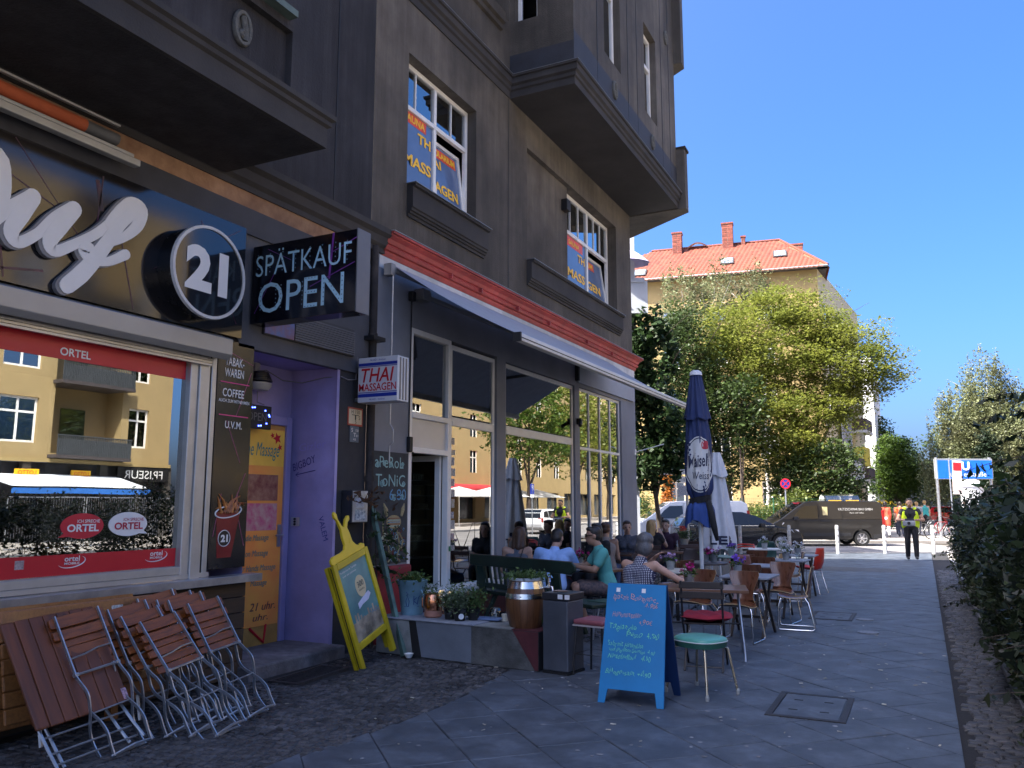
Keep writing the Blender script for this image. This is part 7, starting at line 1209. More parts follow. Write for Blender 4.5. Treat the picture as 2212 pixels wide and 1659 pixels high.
# dark metal ash bin
t = thing('waste_bin', 'dark grey metal ash bin with black lid at the end of the low wall', 'bin', (-3.325, 7.89, 0), radians(-8)); MB().box(-.145, -.16, .025, .145, .16, .7).build('bin_body', mat('bin_grey', (.085, .095, .115), .42, metal=.3, var=.15, sc=5, stain=.15), t, bevel=.012); MB().box(-.15, -.165, 0, .15, .165, .024).build('foot', black, t); MB().box(-.152, -.168, .702, .152, .168, .775).build('lid', flat('lid_black', (.02, .021, .025), .35), t, bevel=.01)
for x in (-.0, .08): MB().box(x + .04, -.1695, .72, x + .095, -.168, .765).build('sticker', white_m, t)
MB().lathe([(.05, 0), (.06, .008), (.0, .004)], 12, sx=1.4).build('ash_dish', mat('ash_dish', (.3, .2, .15), .5, var=.3), t, (-.03, 0, .776))
# ================= menu board
bb_m = mat('menu_blue', (.0, .19, .44), .45, var=.08, sc=3, stain=.08)
t = thing('menu_board', 'bright blue folding menu board handwritten with dishes and prices', 'A-board', (-2.285, 7.1, 0), radians(0))
def leaf_panel(name, y_b, y_t, m_, sgn):
    z1 = .96; out = [(-.285, 0), (-.225, 0), (-.205, .11), (.205, .11), (.225, 0), (.285, 0), (.262, z1), (-.262, z1)]; b = MB(); f = lambda x, z: (x, y_b + (y_t - y_b) * z / z1, z); b.prism([f(x, z) for x, z in out], (0, .02 * sgn, 0)); return b.build(name, m_, t, bevel=.003)
leaf_panel('front_panel', -.275, -.025, bb_m, 1); leaf_panel('rear_panel', .275, .025, mat('menu_back', (.005, .03, .11), .6, var=.15), -1)
MB().box(-.26, -.02, .945, .26, .02, .958).build('hinge', bb_m, t)
for x in (-.18, .05): b = MB(); f = lambda x_, z: (x_, -.275 + .25 * z / .96 - .001, z); b.prism([f(x, .89), f(x + .035, .89), f(x + .035, .925), f(x, .925)], (0, -.002, 0)); b.build('white_magnet', white_m, t)
ch_o = flat('chalk_orange', P(225, 165, 140), .9); ch_g = flat('chalk_lime', P(130, 225, 165), .9)
def hand(s, x, z, W_, H_, m_, tilt=-.03):
    o = text(s, t, (x, -.275 + .25 * z / .96 - .003, z), (1, 0, tilt), (0, .25, .96), W_, H_, m_, bold=-.016, shear=.2)
    for v in o.data.vertices:   # uneven handwriting: letters rise, sink and lean
        k = v.co.x; dz = .12 * H_ * (sin(k * 70 + z * 90) + .7 * sin(k * 139 + z * 31)) + .1 * (v.co.z - z) * sin(k * 93 + z * 50); v.co.z += dz; v.co.y += dz * .26; v.co.x += .22 * (v.co.z - z) * sin(k * 61 + z * 40)
for a_ in (('Spätzle Bolognese', -.21, .82, .39, .06, ch_o), ('4,90€', .09, .765, .12, .045, ch_o), ('Hummusteller', -.2, .69, .26, .045, ch_o), ('4,90€', .04, .63, .12, .042, ch_o), ('Tagliatelle', -.215, .575, .24, .06, ch_g), ('Pesto  4,90', -.06, .525, .28, .05, ch_g), ('Salat mit Hirtenkäse', -.22, .452, .31, .042, ch_g), ('und gegrilltes Gemüse  4,90', -.21, .405, .4, .038, ch_g), ('Nudelauflauf   4,90', -.22, .352, .38, .045, ch_g), ('Beilagensalat +0,90', -.235, .225, .4, .05, ch_g)): hand(*a_)
# ================= terrace tables
top_b = mat('brown_tabletop', (.15, .07, .035), .3, var=.3, sc=2, wave=(1.5, 14, 4), coat=.3); slat_g = mat('grey_slat', (.22, .24, .28), .6, var=.2, sc=4, wave=(1, 12, 4), isl=.15); dkw = mat('dark_wood_leg', (.04, .028, .022), .6, var=.25); dmet = mat('dark_metal', (.03, .03, .033), .4, metal=.5, var=.2)
def table(label, loc, rz, L, W_, kind, group='tables on the cafe terrace', h=.74):
    t = thing('cafe_table', label, 'table', loc, rz, group)
    if kind == 'slats':
        n = 7
        for k in range(n): y = -W_ / 2 + k * W_ / n; MB().box(-L / 2, y, h - .022, L / 2, y + W_ / n - .006, h).build('slat', slat_g, t, bevel=.003)
        for x in (-L / 2 + .06, L / 2 - .1): MB().box(x, -W_ / 2, h - .05, x + .04, W_ / 2, h - .023).build('batten', dkw, t)
        for s in (-1, 1):
            MB().bar((s * (L / 2 - .08), -W_ / 2 + .04, h - .05), (s * (L / 2 - .08), W_ / 2 - .06, .0), .03, .03).build('leg', dkw, t); MB().bar((s * (L / 2 - .115), W_ / 2 - .04, h - .05), (s * (L / 2 - .115), -W_ / 2 + .06, .0), .03, .03).build('leg', dkw, t)
        MB().box(-L / 2 + .1, -.02, .2, L / 2 - .1, .02, .235).build('stretcher', dkw, t)
    elif kind == 'board':
        MB().box(-L / 2, -W_ / 2, h - .035, L / 2, W_ / 2, h).build('tabletop', top_b, t, bevel=.004)
        for s in (-1, 1):
            for q in (-1, 1): MB().tube([(s * (L / 2 - .1), q * .05, h - .04), (s * (L / 2 - .06), q * (W_ / 2 - .06), .08), (s * (L / 2 - .06), q * (W_ / 2 - .02), .0)], .012, 6).build('leg', galv if s > 0 else dmet, t)
        MB().tube([(-L / 2 + .08, 0, .35), (L / 2 - .08, 0, .35)], .01, 6).build('stretcher', dmet, t)
    else:
        cm_ = {'round_green': mat('tabletop_green', (.19, .29, .25), .4, var=.1), 'round_cream': mat('tabletop_cream', (.55, .52, .44), .35, var=.06), 'round_dark': mat('tabletop_dark', (.09, .075, .07), .4, var=.2)}[kind]
        MB().lathe([(0, h - .03), (L / 2 - .01, h - .03), (L / 2, h - .02), (L / 2, h - .005), (L / 2 - .008, h), (0, h)], 40).build('tabletop', cm_, t, smooth=30); MB().tube([(0, 0, .05), (0, 0, h - .03)], .025, 10).build('column', dmet, t)
        for k in range(4): a_ = pi / 4 + k * pi / 2; MB().tube([(0, 0, .14), (.18 * cos(a_), .18 * sin(a_), .06), (.28 * cos(a_), .28 * sin(a_), .0)], .014, 6).build('foot', dmet, t)
    return t
T = [table('brown board table with a magenta flower pot, right behind the blue menu board', (-2.28, 9.38, 0), radians(14), .98, .62, 'board'), table('grey slatted table with a violet flower pot, nearest of the slatted ones', (-2.08, 11.17, 0), radians(-2), .62, .74, 'slats'), table('empty grey slatted table in the middle of the row, behind the violet flower pot', (-2.13, 13.1, 0), radians(-2), .64, .66, 'slats'), table('grey slatted table with a white flower pot and a glass, before the red chair', (-2.06, 14.6, 0), radians(-2), .6, .6, 'slats'), table('farthest grey slatted table of the row, beside the red plastic chair', (-2.1, 16.0, 0), radians(-2), .62, .6, 'slats'),
    table('dark round table carrying two flower pots by the blue parasol pole', (-3.2, 13.35, 0), 0, .76, .7, 'round_dark'), table('pale green round table with one flower pot, behind the dark round one', (-3.12, 15.15, 0), 0, .68, .7, 'round_green'), table('cream round table with a lilac flower pot beside the polka dot top', (-3.16, 11.6, 0), 0, .72, .7, 'round_cream'), table('brown board table at the back left with a glass bottle', (-4.7, 16.2, 0), radians(15), 1.1, .7, 'board'), table('brown board table between the green bench and the turquoise t-shirt', (-4.55, 11.45, 0), radians(-25), 1.3, .62, 'board'), table('brown table at the back between the facing people', (-5.15, 15.0, 0), 0, .9, .6, 'board'), table('white slatted garden table near the black car bonnet', (-2.9, 18.0, 0), radians(10), .9, .6, 'slats')]
for ch_ in T[-1].children:
    if ch_.name.startswith('slat'): ch_.data = ch_.data.copy(); ch_.data.materials[0] = mat('white_slat', (.62, .62, .6), .5, var=.08)
# chairs with bent plywood shell and chrome sled frame
ply = mat('brown_plywood', (.12, .045, .022), .28, var=.3, sc=2.2, wave=(8, 8, 1), coat=.4); ply_e = mat('light_ply_edge', (.5, .36, .2), .5, var=.1)
def shell_chair(label, loc, rz, seat=ply, group='plywood chairs with chrome sled legs on the terrace'):
    t = thing('shell_chair', label, 'chair', loc, rz, group)   # faces +y
    prof = [(.215, .462), (.2, .455), (.1, .438), (.0, .432), (-.1, .437), (-.16, .46), (-.19, .52), (-.205, .6), (-.225, .7), (-.245, .78), (-.255, .82)]; wid = [.17, .19, .205, .2, .175, .14, .118, .128, .165, .19, .178]; b = MB(); N = 10
    def f(u, v, o):
        x_ = v * (len(prof) - 1); i = min(int(x_), len(prof) - 2); fr_ = x_ - i; y = prof[i][0] + (prof[i+1][0] - prof[i][0]) * fr_; z = prof[i][1] + (prof[i+1][1] - prof[i][1]) * fr_; w = wid[i] + (wid[i+1] - wid[i]) * fr_; s = 2 * u - 1
        if v > .5: y += .035 * s * s
        else: z -= .015 * (abs(s) ** 3)
        return (s * w, y + (o if v > .5 else 0), z - (o if v <= .5 else 0))
    b.grid(lambda u, v: f(u, v, 0), N, 30); n0 = len(b.v); b.grid(lambda u, v: f(u, v, -.011 if 0 else .011), N, 30); w1_ = N + 1
    for j in range(30):
        for i in (0, N): b.f.append((j*w1_+i, (j+1)*w1_+i, n0+(j+1)*w1_+i, n0+j*w1_+i)); b.m.append(1)
    for i in range(N):
        for j in (0, 30): b.f.append((j*w1_+i, j*w1_+i+1, n0+j*w1_+i+1, n0+j*w1_+i)); b.m.append(1)
    b.build('shell', [seat, ply_e], t, smooth=40)
    for s in (-1, 1): MB().tube([(s * .15, .16, .425), (s * .2, .19, .4), (s * .215, .21, .33), (s * .225, .235, .06), (s * .222, .215, .014), (s * .222, .0, .012), (s * .222, -.2, .012), (s * .22, -.235, .04), (s * .19, -.16, .36), (s * .16, -.12, .415)], .0105, 8).build('leg', chrome, t, smooth=60)
    for y, z in ((.16, .425), (-.12, .415)): MB().tube([(-.15, y, z), (.15, y, z)], .0105, 8).build('seat_bar', chrome, t)
    return t
sc = shell_chair('brown plywood chair facing the camera at the near slatted table', (-2.1, 10.55, 0), radians(172))
for lab, x, y, rz in (('brown plywood chair facing the camera behind the magenta flower pot', -2.66, 10.62, 165), ('brown plywood chair turned sideways at the right end of the row, facing the slatted tables', -1.62, 11.9, 95), ('dark plywood chair with its back to us behind the violet flower pot', -2.28, 12.2, 5), ('brown plywood chair with reddish seat right of the middle slatted table', -1.92, 12.45, 170), ('dark plywood chair before the farther slatted table', -2.35, 14.0, 0), ('brown plywood chair seen side-on beside the cream round table', -3.45, 12.6, 60), ('plywood chair with purple-brown back by the pale green table', -2.85, 15.9, 20), ('light plywood chair seen from the side between the far tables', -2.42, 15.0, 80), ('brown plywood chair behind the light one, by the farthest slatted table', -2.15, 15.3, 100), ('dark plywood chair half hidden behind the pale green round table', -2.85, 14.5, 30)): dup(sc, (x, y, 0), radians(rz), lab)
lt = [o for o in bpy.data.objects if o.get('label', '').startswith('light plywood chair')][0]
for c_ in lt.children:
    if c_.name.startswith('shell'): c_.data = c_.data.copy(); c_.data.materials[0] = mat('light_plywood', (.42, .27, .13), .4, var=.15, wave=(8, 8, 1))
# dark folding bistro chair with red cushion
def bistro(label, loc, rz, wood=None, group='dark folding chairs on the terrace', cushion=False):
    t = thing('bistro_chair', label, 'chair', loc, rz, group); wood = wood or mat('dark_slat', (.03, .02, .016), .5, var=.3, sc=5)
    for s in (-1, 1): MB().tube([(s * .2, -.24, .88), (s * .2, -.17, .47), (s * .2, .24, .0)], .011, 6).build('frame_bar', dmet, t); MB().tube([(s * .185, .17, .44), (s * .185, -.02, .24), (s * .185, -.24, .0)], .011, 6).build('leg', dmet, t)
    for z, y in ((.84, -.235), (.74, -.218)): MB().box(-.22, y - .008, z - .035, .22, y + .01, z + .035).build('back_slat', wood, t, bevel=.006)
    for k in range(5): MB().box(-.2, -.17 + k * .075, .445, .2, -.105 + k * .075, .462).build('seat_slat', wood, t, bevel=.004)
    MB().tube([(-.185, .05, .26), (.185, .05, .26)], .007, 6).build('rod', dmet, t); MB().tube([(-.185, -.2, .04), (.185, -.2, .04)], .007, 6).build('rod', dmet, t)
    return t
bc0 = bistro('black folding chair with a red seat cushion beside the blue menu board', (-2.1, 8.72, 0), radians(8))
t = thing('cushion', 'dark red cushion lying on the black folding chair', 'cushion', (-2.08, 8.75, .47), radians(10)); b = MB()
def cu(u, v, s_): x, y = 2*u-1, 2*v-1; e = max(0, (1 - x**4) * (1 - y**4)); return (.26 * x * (1 - .08 * y * y), .23 * y * (1 - .08 * x * x), .03 + s_ * .045 * e ** .5 + .012 * sin(9 * x + 4 * y) * e + .02 * abs(x * y))
b.grid(lambda u, v: cu(u, v, 1), 18, 18); b.grid(lambda u, v: cu(u, v, -.6), 18, 18); b.build('cushion_cover', mat('cushion_red', (.25, .01, .025), .85, var=.2, sc=12, bump=.2), t, smooth=180)
brw = mat('dark_brown_slat', (.045, .02, .014), .45, var=.25)
fc = bistro('dark brown folding chair with its back to us beside the turquoise t-shirt', (-4.25, 13.9, 0), radians(12), brw)
for lab, x, y, rz in (('dark folding chair left of the magenta flowers by the window', -5.35, 13.3, 100), ('dark brown folding chair behind the blond haired person', -4.75, 15.7, 5), ('dark brown folding chair between the back table and the parasol', -4.2, 16.4, 20), ('dark folding chair at the far left of the back tables', -5.3, 14.6, -20), ('dark folding chair under the brown table at the back left', -4.5, 17.4, 180), ('low dark brown folding chair just right of the turquoise t-shirt', -3.95, 12.6, 190)): dup(fc, (x, y, 0), radians(rz), lab)
# green padded stool-like chair in front
t = thing('green_chair', 'chair with mint green padded seat and brass coloured legs beside the menu board', 'chair', (-1.86, 7.55, 0), radians(-25)); gs = mat('mint_vinyl', (.10, .34, .27), .35, var=.08, sc=4)
b = MB(); sq = lambda a_: (1 / (abs(cos(a_)) ** 3 + abs(sin(a_)) ** 3) ** (1 / 3)); b.grid(lambda u, v: (.215 * sq(2*pi*u) * cos(2*pi*u) * (1, .99, .9, .45, .001)[round(v*4)], .2 * sq(2*pi*u) * sin(2*pi*u) * (1, .99, .9, .45, .001)[round(v*4)], (.455, .475, .487, .493, .493)[round(v*4)]), 36, 4, closeu=True); b.build('seat', gs, t, smooth=60)
b = MB(); b.grid(lambda u, v: (.217 * sq(2*pi*u) * cos(2*pi*u) * (1 - .06 * v), .202 * sq(2*pi*u) * sin(2*pi*u) * (1 - .06 * v), .455 - .05 * v), 36, 2, closeu=True); b.build('seat_side', mat('mint_dark', (.03, .12, .085), .5, var=.1), t, smooth=60); b = MB(); b.tube([(.217 * sq(2*pi*i/36) * cos(2*pi*i/36), .202 * sq(2*pi*i/36) * sin(2*pi*i/36), .456) for i in range(36)], .005, 5, closed=True); b.build('piping', flat('piping_white', (.6, .62, .58)), t)
brs = mat('brass_tube', (.5, .43, .3), .25, metal=.9, var=.1)
for x, y in ((-.17, -.16), (.17, -.16), (-.17, .16), (.17, .16)): MB().tube([(x * .6, y * .6, .415), (x, y, .39), (x * 1.32, y * 1.32, .02)], .0105, 8).build('leg', brs, t, smooth=60); MB().lathe([(.015, 0), (.018, .03), (.012, .05)], 10).build('foot_cap', mat('cap_rubber', (.35, .35, .33), .6, var=.1), t, (x * 1.33, y * 1.33, 0))
# pink stool with black legs
t = thing('pink_stool', 'stool with dusty pink padded seat and dark metal legs between bin and menu board', 'stool', (-2.98, 7.92, 0), radians(-10)); MB().box(-.17, -.17, .48, .17, .17, .53).build('seat', mat('pink_vinyl', (.24, .07, .085), .45, var=.1), t, bevel=.02, seg=3); MB().box(-.172, -.172, .465, .172, .172, .48).build('seat_rim', flat('rim_pale', (.4, .35, .34)), t)
for x in (-.14, .14):
    for y in (-.14, .14): MB().tube([(x, y, .47), (x * 1.15, y * 1.15, .2), (x * 1.2, y * 1.2, 0)], .011, 6).build('leg', dmet, t)
MB().tube([(-.16, -.16, .2), (.16, -.16, .2), (.16, .16, .2), (-.16, .16, .2)], .008, 6, closed=True).build('ring', dmet, t)
# red plastic chair, armchairs
def plastic_chair(label, loc, rz, m_, nm='plastic_chair', group=None):
    t = thing(nm, label, 'chair', loc, rz, group); b = MB(); prof = [(.22, .45), (.1, .43), (-.1, .425), (-.17, .45), (-.21, .55), (-.235, .7), (-.25, .84)]; wid = [.2, .225, .22, .22, .23, .225, .17]
    def f(u, v): x_ = v * 6; i = min(int(x_), 5); fr_ = x_ - i; s = 2*u-1; y = prof[i][0] + (prof[i+1][0]-prof[i][0])*fr_; z = prof[i][1] + (prof[i+1][1]-prof[i][1])*fr_; w = wid[i] + (wid[i+1]-wid[i])*fr_; return (s*w, y + (.06*s*s if v > .4 else 0), z + (.05*abs(s)**3 if v < .5 else 0))
    b.grid(f, 12, 24); o = b.build('shell', m_, t, smooth=60); so2 = o.modifiers.new('thick', 'SOLIDIFY'); so2.thickness = .012
    for s in (-1, 1): MB().tube([(s * .2, .2, .0), (s * .17, .16, .41), (s * .17, -.12, .41), (s * .2, -.22, 0)], .011, 8).build('leg', chrome, t, smooth=60)
    return t
rp = mat('red_plastic', (.5, .025, .012), .35, var=.06)
plastic_chair('red plastic shell chair with chrome legs at the far right end of the tables', (-1.98, 16.75, 0), radians(75), rp)
plastic_chair('dark green plastic chair near the black car wheel', (-3.2, 18.9, 0), radians(170), mat('bottle_green', (.01, .05, .045), .4, var=.1)); plastic_chair('dark green chair left of the white folded parasol', (-4.15, 18.0, 0), radians(150), mat('bottle_green', (0, 0, 0)))
plastic_chair('dusty pink leather chair between the dark and green round tables', (-2.85, 13.95, 0), radians(60), mat('dusty_leather', (.2, .08, .075), .5, var=.15)); plastic_chair('dark leather chair behind the brown board table at the back', (-3.9, 15.2, 0), radians(170), mat('dark_leather', (.045, .03, .028), .5, var=.2))
t = thing('tube_chair', 'red tubular armchair at the white slatted table', 'chair', (-3.5, 18.1, 0), radians(160)); 
for r_ in (.0, .05): MB().tube([(-.24, .2, .55 - r_), (-.25, -.05, .76 - r_), (-.15, -.2, .8 - r_), (.15, -.2, .8 - r_), (.25, -.05, .76 - r_), (.24, .2, .55 - r_)], .017, 8).build('back_tube', rp, t, smooth=60)
MB().box(-.22, -.18, .42, .22, .2, .45).build('seat', rp, t, bevel=.01)
for x in (-.2, .2):
    for y in (-.16, .18): MB().tube([(x, y, .42), (x * 1.1, y * 1.1, 0)], .011, 6).build('leg', chrome, t)
# flower pots
zincp = mat('zinc_pot', (.32, .34, .35), .42, metal=.5, var=.2, sc=10)
def pot(label, loc, m_, n=70, sz=.03, seed=0):
    t = thing('flower_pot', label, 'flower pot', loc, seed, 'small zinc flower pots on the terrace tables'); MB().lathe([(0, 0), (.048, 0), (.062, .11), (.066, .115), (.058, .108), (0, .1)], 20).build('pot', zincp, t, smooth=40)
    q = np.random.RandomState(seed); link('foliage', leaf_mesh('foliage', np.array([0, 0, .14]) + q.randn(90, 3) * np.array([.045, .045, .022]), .035, herb, .6, .4, seed=seed), t); p = np.array([0, 0, .18]) + q.randn(12, 3) * np.array([.05, .05, .028]); p = np.repeat(p, n // 12, 0) + q.randn(12 * (n // 12), 3) * .011; link('blossom', leaf_mesh('blossom', p, sz, m_, .9, .3, seed=seed + 1), t); return t
fm1 = leaf_mat('flower_magenta', (.5, .02, .2), trans=.2, isl=.25); fm2 = leaf_mat('flower_violet', (.18, .08, .5), trans=.2); fm3 = leaf_mat('flower_white', (.6, .62, .68), trans=.2); fm4 = leaf_mat('flower_lilac', (.5, .33, .55), trans=.2)
for k, (lab, x, y, m_) in enumerate((('zinc pot of magenta flowers on the brown board table', -2.47, 9.58, fm1), ('zinc pot with violet pansies on the near slatted table', -2.26, 11.3, fm2), ('zinc pot of magenta cyclamen on the dark round table, left one', -3.18, 13.4, fm1), ('zinc pot of pale pink flowers on the dark round table, right one', -3.05, 13.42, fm4), ('zinc pot with mixed violet flowers on the pale green table', -3.14, 15.2, fm2), ('zinc pot of white flowers near the red tubular chair', -3.0, 17.85, fm3), ('zinc pot of white flowers behind the dark chair backs', -2.28, 15.85, fm3), ('zinc bucket of white flowers on the white slatted table', -2.68, 17.95, fm3), ('zinc pot of white flowers on the fourth slatted table', -2.1, 14.5, fm3), ('zinc pot of white flowers on the farthest slatted table', -2.12, 16.1, fm3), ('zinc pot of lilac flowers on the cream round table', -3.26, 11.65, fm4), ('zinc pot of magenta flowers by the window behind the turquoise t-shirt', -4.72, 11.85, fm1))): pot(lab, (x, y, .742), m_, 84, .03, 300 + k)
t = thing('water_glass', 'empty drinking glass beside the white flowers on the fourth slatted table', 'glass', (-1.93, 14.62, .742)); MB().lathe([(.028, 0), (.036, .11)], 12, caps=False).build('glass_body', glass_clear, t, smooth=60)
t = thing('bottle', 'small clear bottle on the brown table at the back left', 'bottle', (-4.4, 16.25, .742)); MB().lathe([(.035, 0), (.04, .1), (.025, .15), (.015, .2), (0, .2)], 14).build('bottle_body', glass_clear, t, smooth=60)
t = thing('planter_box', 'grey slatted wooden crate with a grassy plant at the back of the terrace', 'planter', (-4.75, 18.0, 0), .2)
for k in range(7): MB().box(-.4, -.15, .05 + k * .105, .4, -.13, .14 + k * .105).build('slat', mat('grey_crate', (.2, .19, .18), .8, var=.2), t); MB().box(-.4, .13, .05 + k * .105, .4, .15, .14 + k * .105).build('slat', MATS['grey_crate'], t)
t2 = thing('potted_grass', 'round grassy plant in a pale pot on the grey crate at the back', 'potted plant', (-4.62, 17.6, .78)); MB().lathe([(0, 0), (.08, 0), (.11, .14), (0, .13)], 16).build('pot', mat('pale_pot', (.35, .33, .3), .7, var=.1), t2); leaves_ball(t2, 700, (0, 0, .24), (.17, .17, .1), .06, herb, 44, 0, .2, 1.2); MB().box(-.4, -.16, .785, .5, .16, .8).build('top_board', MATS['grey_crate'], t)
t = thing('notebook', 'yellow-green notebook lying on the table by the turquoise t-shirt', 'notebook', (-4.1, 11.25, .745), .5); MB().box(-.1, -.07, 0, .1, .07, .012).build('cover', mat('notebook_lime', (.45, .5, .12), .6, var=.05), t)
t = thing('newspaper', 'folded newspaper lying on the table behind the green bench end', 'newspaper', (-4.3, 11.0, .745), .2); MB().box(-.17, -.12, 0, .17, .12, .008).build('pages', mat('newsprint', (.5, .5, .48), .8, var=.3, sc=30), t)
# green bench with slatted back
t = thing('green_bench', 'dark green wooden bench with its barred back to the camera behind the low wall', 'bench', (-4.72, 10.28, 0), radians(-27)); L = 2.25
bt = MB(); bt.prism([(-L/2, -.32, .8), (L/2 - .05, -.32, .8), (L/2 + .03, -.32, .85), (L/2 + .03, -.32, .9), (L/2 - .04, -.32, .95), (-L/2, -.32, .95)], (0, .035, 0)); bt.build('top_rail', bench_g, t, bevel=.01); MB().box(-L/2, -.305, .93, L/2 - .05, -.28, .955).build('top_edge', mat('worn_brown_edge', (.09, .055, .035), .6, var=.3), t)
MB().box(-L/2 + .1, -.27, .5, L/2 - .15, -.24, .57).build('lower_rail', bench_g, t, bevel=.008)
for x in (-.88, -.1, .78): MB().bar((x, -.25, .42), (x, -.305, .8), .14, .035, up=(0, 1, 0)).build('back_post', bench_g, t, bevel=.006)
for k in range(17):
    x = -1.0 + k * .112
    if min(abs(x - p) for p in (-.88, -.1, .78)) > .1: MB().bar((x, -.255, .57), (x, -.3, .8), .03, .022, up=(0, 1, 0)).build('back_bar', bench_g, t)
MB().box(-L/2, -.22, .41, L/2 + .22, .2, .46).build('seat', bench_g, t, bevel=.012)
for x in (-.75, .65): MB().bar((x, -.12, .41), (x - .02, -.34, .0), .06, .05).build('leg', bench_g, t, bevel=.006); MB().bar((x, .1, .41), (x, .3, .0), .06, .05).build('leg', bench_g, t, bevel=.006)
t = thing('green_stool', 'dark green wooden stool seat beside the end of the green bench', 'stool', (-3.55, 9.9, 0), radians(-20)); MB().box(-.22, -.17, .42, .22, .17, .47).build('seat', mat('stool_green', (.025, .06, .04), .5, var=.2), t, bevel=.006)
for x in (-.15, .15):
    for y in (-.1, .1): MB().bar((x, y, .42), (x * 1.2, y * 1.2, 0), .03, .03).build('leg', galv, t)
t = thing('metal_cup', 'small shiny metal cup standing on the paving under the pink stool', 'cup', (-2.92, 8.1, 0)); MB().lathe([(.04, 0), (.03, .1), (.026, .1)], 14).build('cup_body', hoop, t, smooth=50)
# closed parasols
def wrap(s, W_, H_, m_, par, R, a0, z0, bold=0, shear=0, name='lettering', pitch=0):
    o = text(s, par, (0, 0, 0), (1, 0, 0), (0, 0, 1), W_, H_, m_, 0, bold, shear, name); me = o.data; bm = bmesh.new(); bm.from_mesh(me); bmesh.ops.triangulate(bm, faces=bm.faces)
    for _ in range(2): bmesh.ops.subdivide_edges(bm, edges=[e_ for e_ in bm.edges if e_.calc_length() > .025], cuts=1); bmesh.ops.triangulate(bm, faces=bm.faces)
    for v in bm.verts: x, z = v.co.x - W_ / 2, v.co.z + v.co.x * pitch; r_, a_ = R(a0 + x / .19, z0 + z), a0 + x / .19; v.co = V(((r_ + .006) * cos(a_), (r_ + .006) * sin(a_), z0 + z))
    bm.to_mesh(me); bm.free(); return o
bp_ = mat('parasol_navy', (.012, .026, .095), .75, var=.12, sc=4, bump=.2, bsc=30); bp2 = mat('parasol_blue', (.016, .05, .2), .75, var=.1, sc=4)
t = thing('blue_parasol', 'tall folded dark blue parasol with oval brewery logo tied with a black scarf', 'parasol', (-3.02, 12.5, 0)); MB().tube([(0, 0, 0), (0, 0, 3.66)], .032, 12).build('pole', mat('pole_white', (.55, .57, .58), .35, var=.05), t, smooth=50); MB().lathe([(.035, .0), (.035, .35), (.05, .36), (.05, 0)], 14).build('ground_sleeve', mat('sleeve_blue', (.25, .32, .4), .5, var=.1), t)
def Rp(a_, z):
    k = (3.62 - z) / 2.2; base = .062 + .1 * min(1, k * 2.2) ** .8 + .035 * k; tie = 1 - .33 * math.exp(-((z - 1.72) / .09) ** 2); return (base + .018 * sin(8 * a_ + 3 * sin(z * 1.3)) * min(1, k * 2) + .01 * sin(13 * a_ + z * 4)) * tie
for z0, z1, nm, m_, e_ in ((1.72, 3.62, 'canopy', bp_, 0), (1.36, 1.72, 'hem', bp2, .012)):
    b = MB(); b.grid(lambda u, v: tuple((Rp(2*pi*u, z1 + (z0 - z1) * v) + e_ * v * 2) * q for q in (cos(2*pi*u), sin(2*pi*u))) + (z1 + (z0 - z1) * v + (.06 * sin(3 * 2*pi*u + .5) * v if e_ else 0),), 72, 40, closeu=True); b.build(nm, m_, t, smooth=180)
b = MB(); b.grid(lambda u, v: tuple((Rp(2*pi*u, 3.6 - .68 * v) + .008 + .035 * v * (1 + .4 * sin(5 * 2*pi*u))) * q for q in (cos(2*pi*u), sin(2*pi*u))) + (3.63 - .68 * v - .04 * abs(sin(2.5 * 2*pi*u)) * v,), 72, 14, closeu=True); b.build('top_flap', bp_, t, smooth=180)
MB().lathe([(.1, -.03), (.09, .02), (.05, .05), (0, .055)], 18, (0, 0, 3.64)).build('cap', mat('cap_pale', (.55, .57, .6), .5, var=.05), t, smooth=50)
af = radians(-72)   # direction of the camera side
wo_ = mat('logo_white', (.58, .58, .56), .8, var=.06)
def oval_w(nm, m_, rx_, rz_, off, z0, a_c=af, ring=None):
    b = MB(); n = 40; k = 8
    def f(u, v): rr_ = v if ring is None else ring + (1 - ring) * v; x, z = rx_ * rr_ * cos(2*pi*u), rz_ * rr_ * sin(2*pi*u); a_ = a_c + x / .19; R_ = Rp(a_, z0 + z) + off; return (R_ * cos(a_), R_ * sin(a_), z0 + z)
    b.grid(f, n, k if ring is None else 1, closeu=True); return b.build(nm, m_, t, smooth=180)
oval_w('logo_field', wo_, .24, .42, .004, 2.24); oval_w('logo_ring', flat('logo_navy', (.01, .015, .05)), .228, .4, .0062, 2.24, ring=.96)
wrap("Maisel's", .35, .2, flat('logo_navy', (0, 0, 0)), t, lambda a_, z: Rp(a_, z) + .002, af + .02, 2.18, .02, .1, pitch=.12); wrap('Weisse', .3, .11, flat('logo_navy', (0, 0, 0)), t, lambda a_, z: Rp(a_, z) + .002, af + .16, 2.02, .0, .1); oval_w('logo_badge', mat('badge_red', (.45, .04, .06), .7, var=.2), .06, .065, .007, 2.53, af + .5)
b = MB(); b.grid(lambda u, v: tuple((Rp(2*pi*u, 1.72) + .03 + .006 * sin(20 * v + 9 * u)) * q for q in (cos(2*pi*u), sin(2*pi*u))) + (1.76 - .1 * v + .03 * cos(2*pi*u),), 40, 6, closeu=True); b.build('scarf', mat('scarf_black', (.012, .013, .016), .9, var=.3, sc=20), t, smooth=180)
b = MB(); b.tube([(.16, -.12, 1.7), (.2, -.15, 1.5), (.24, -.15, 1.3), (.27, -.13, 1.12)], [.04, .05, .045, .025], 8); b.build('scarf_end', MATS['scarf_black'], t, smooth=180)
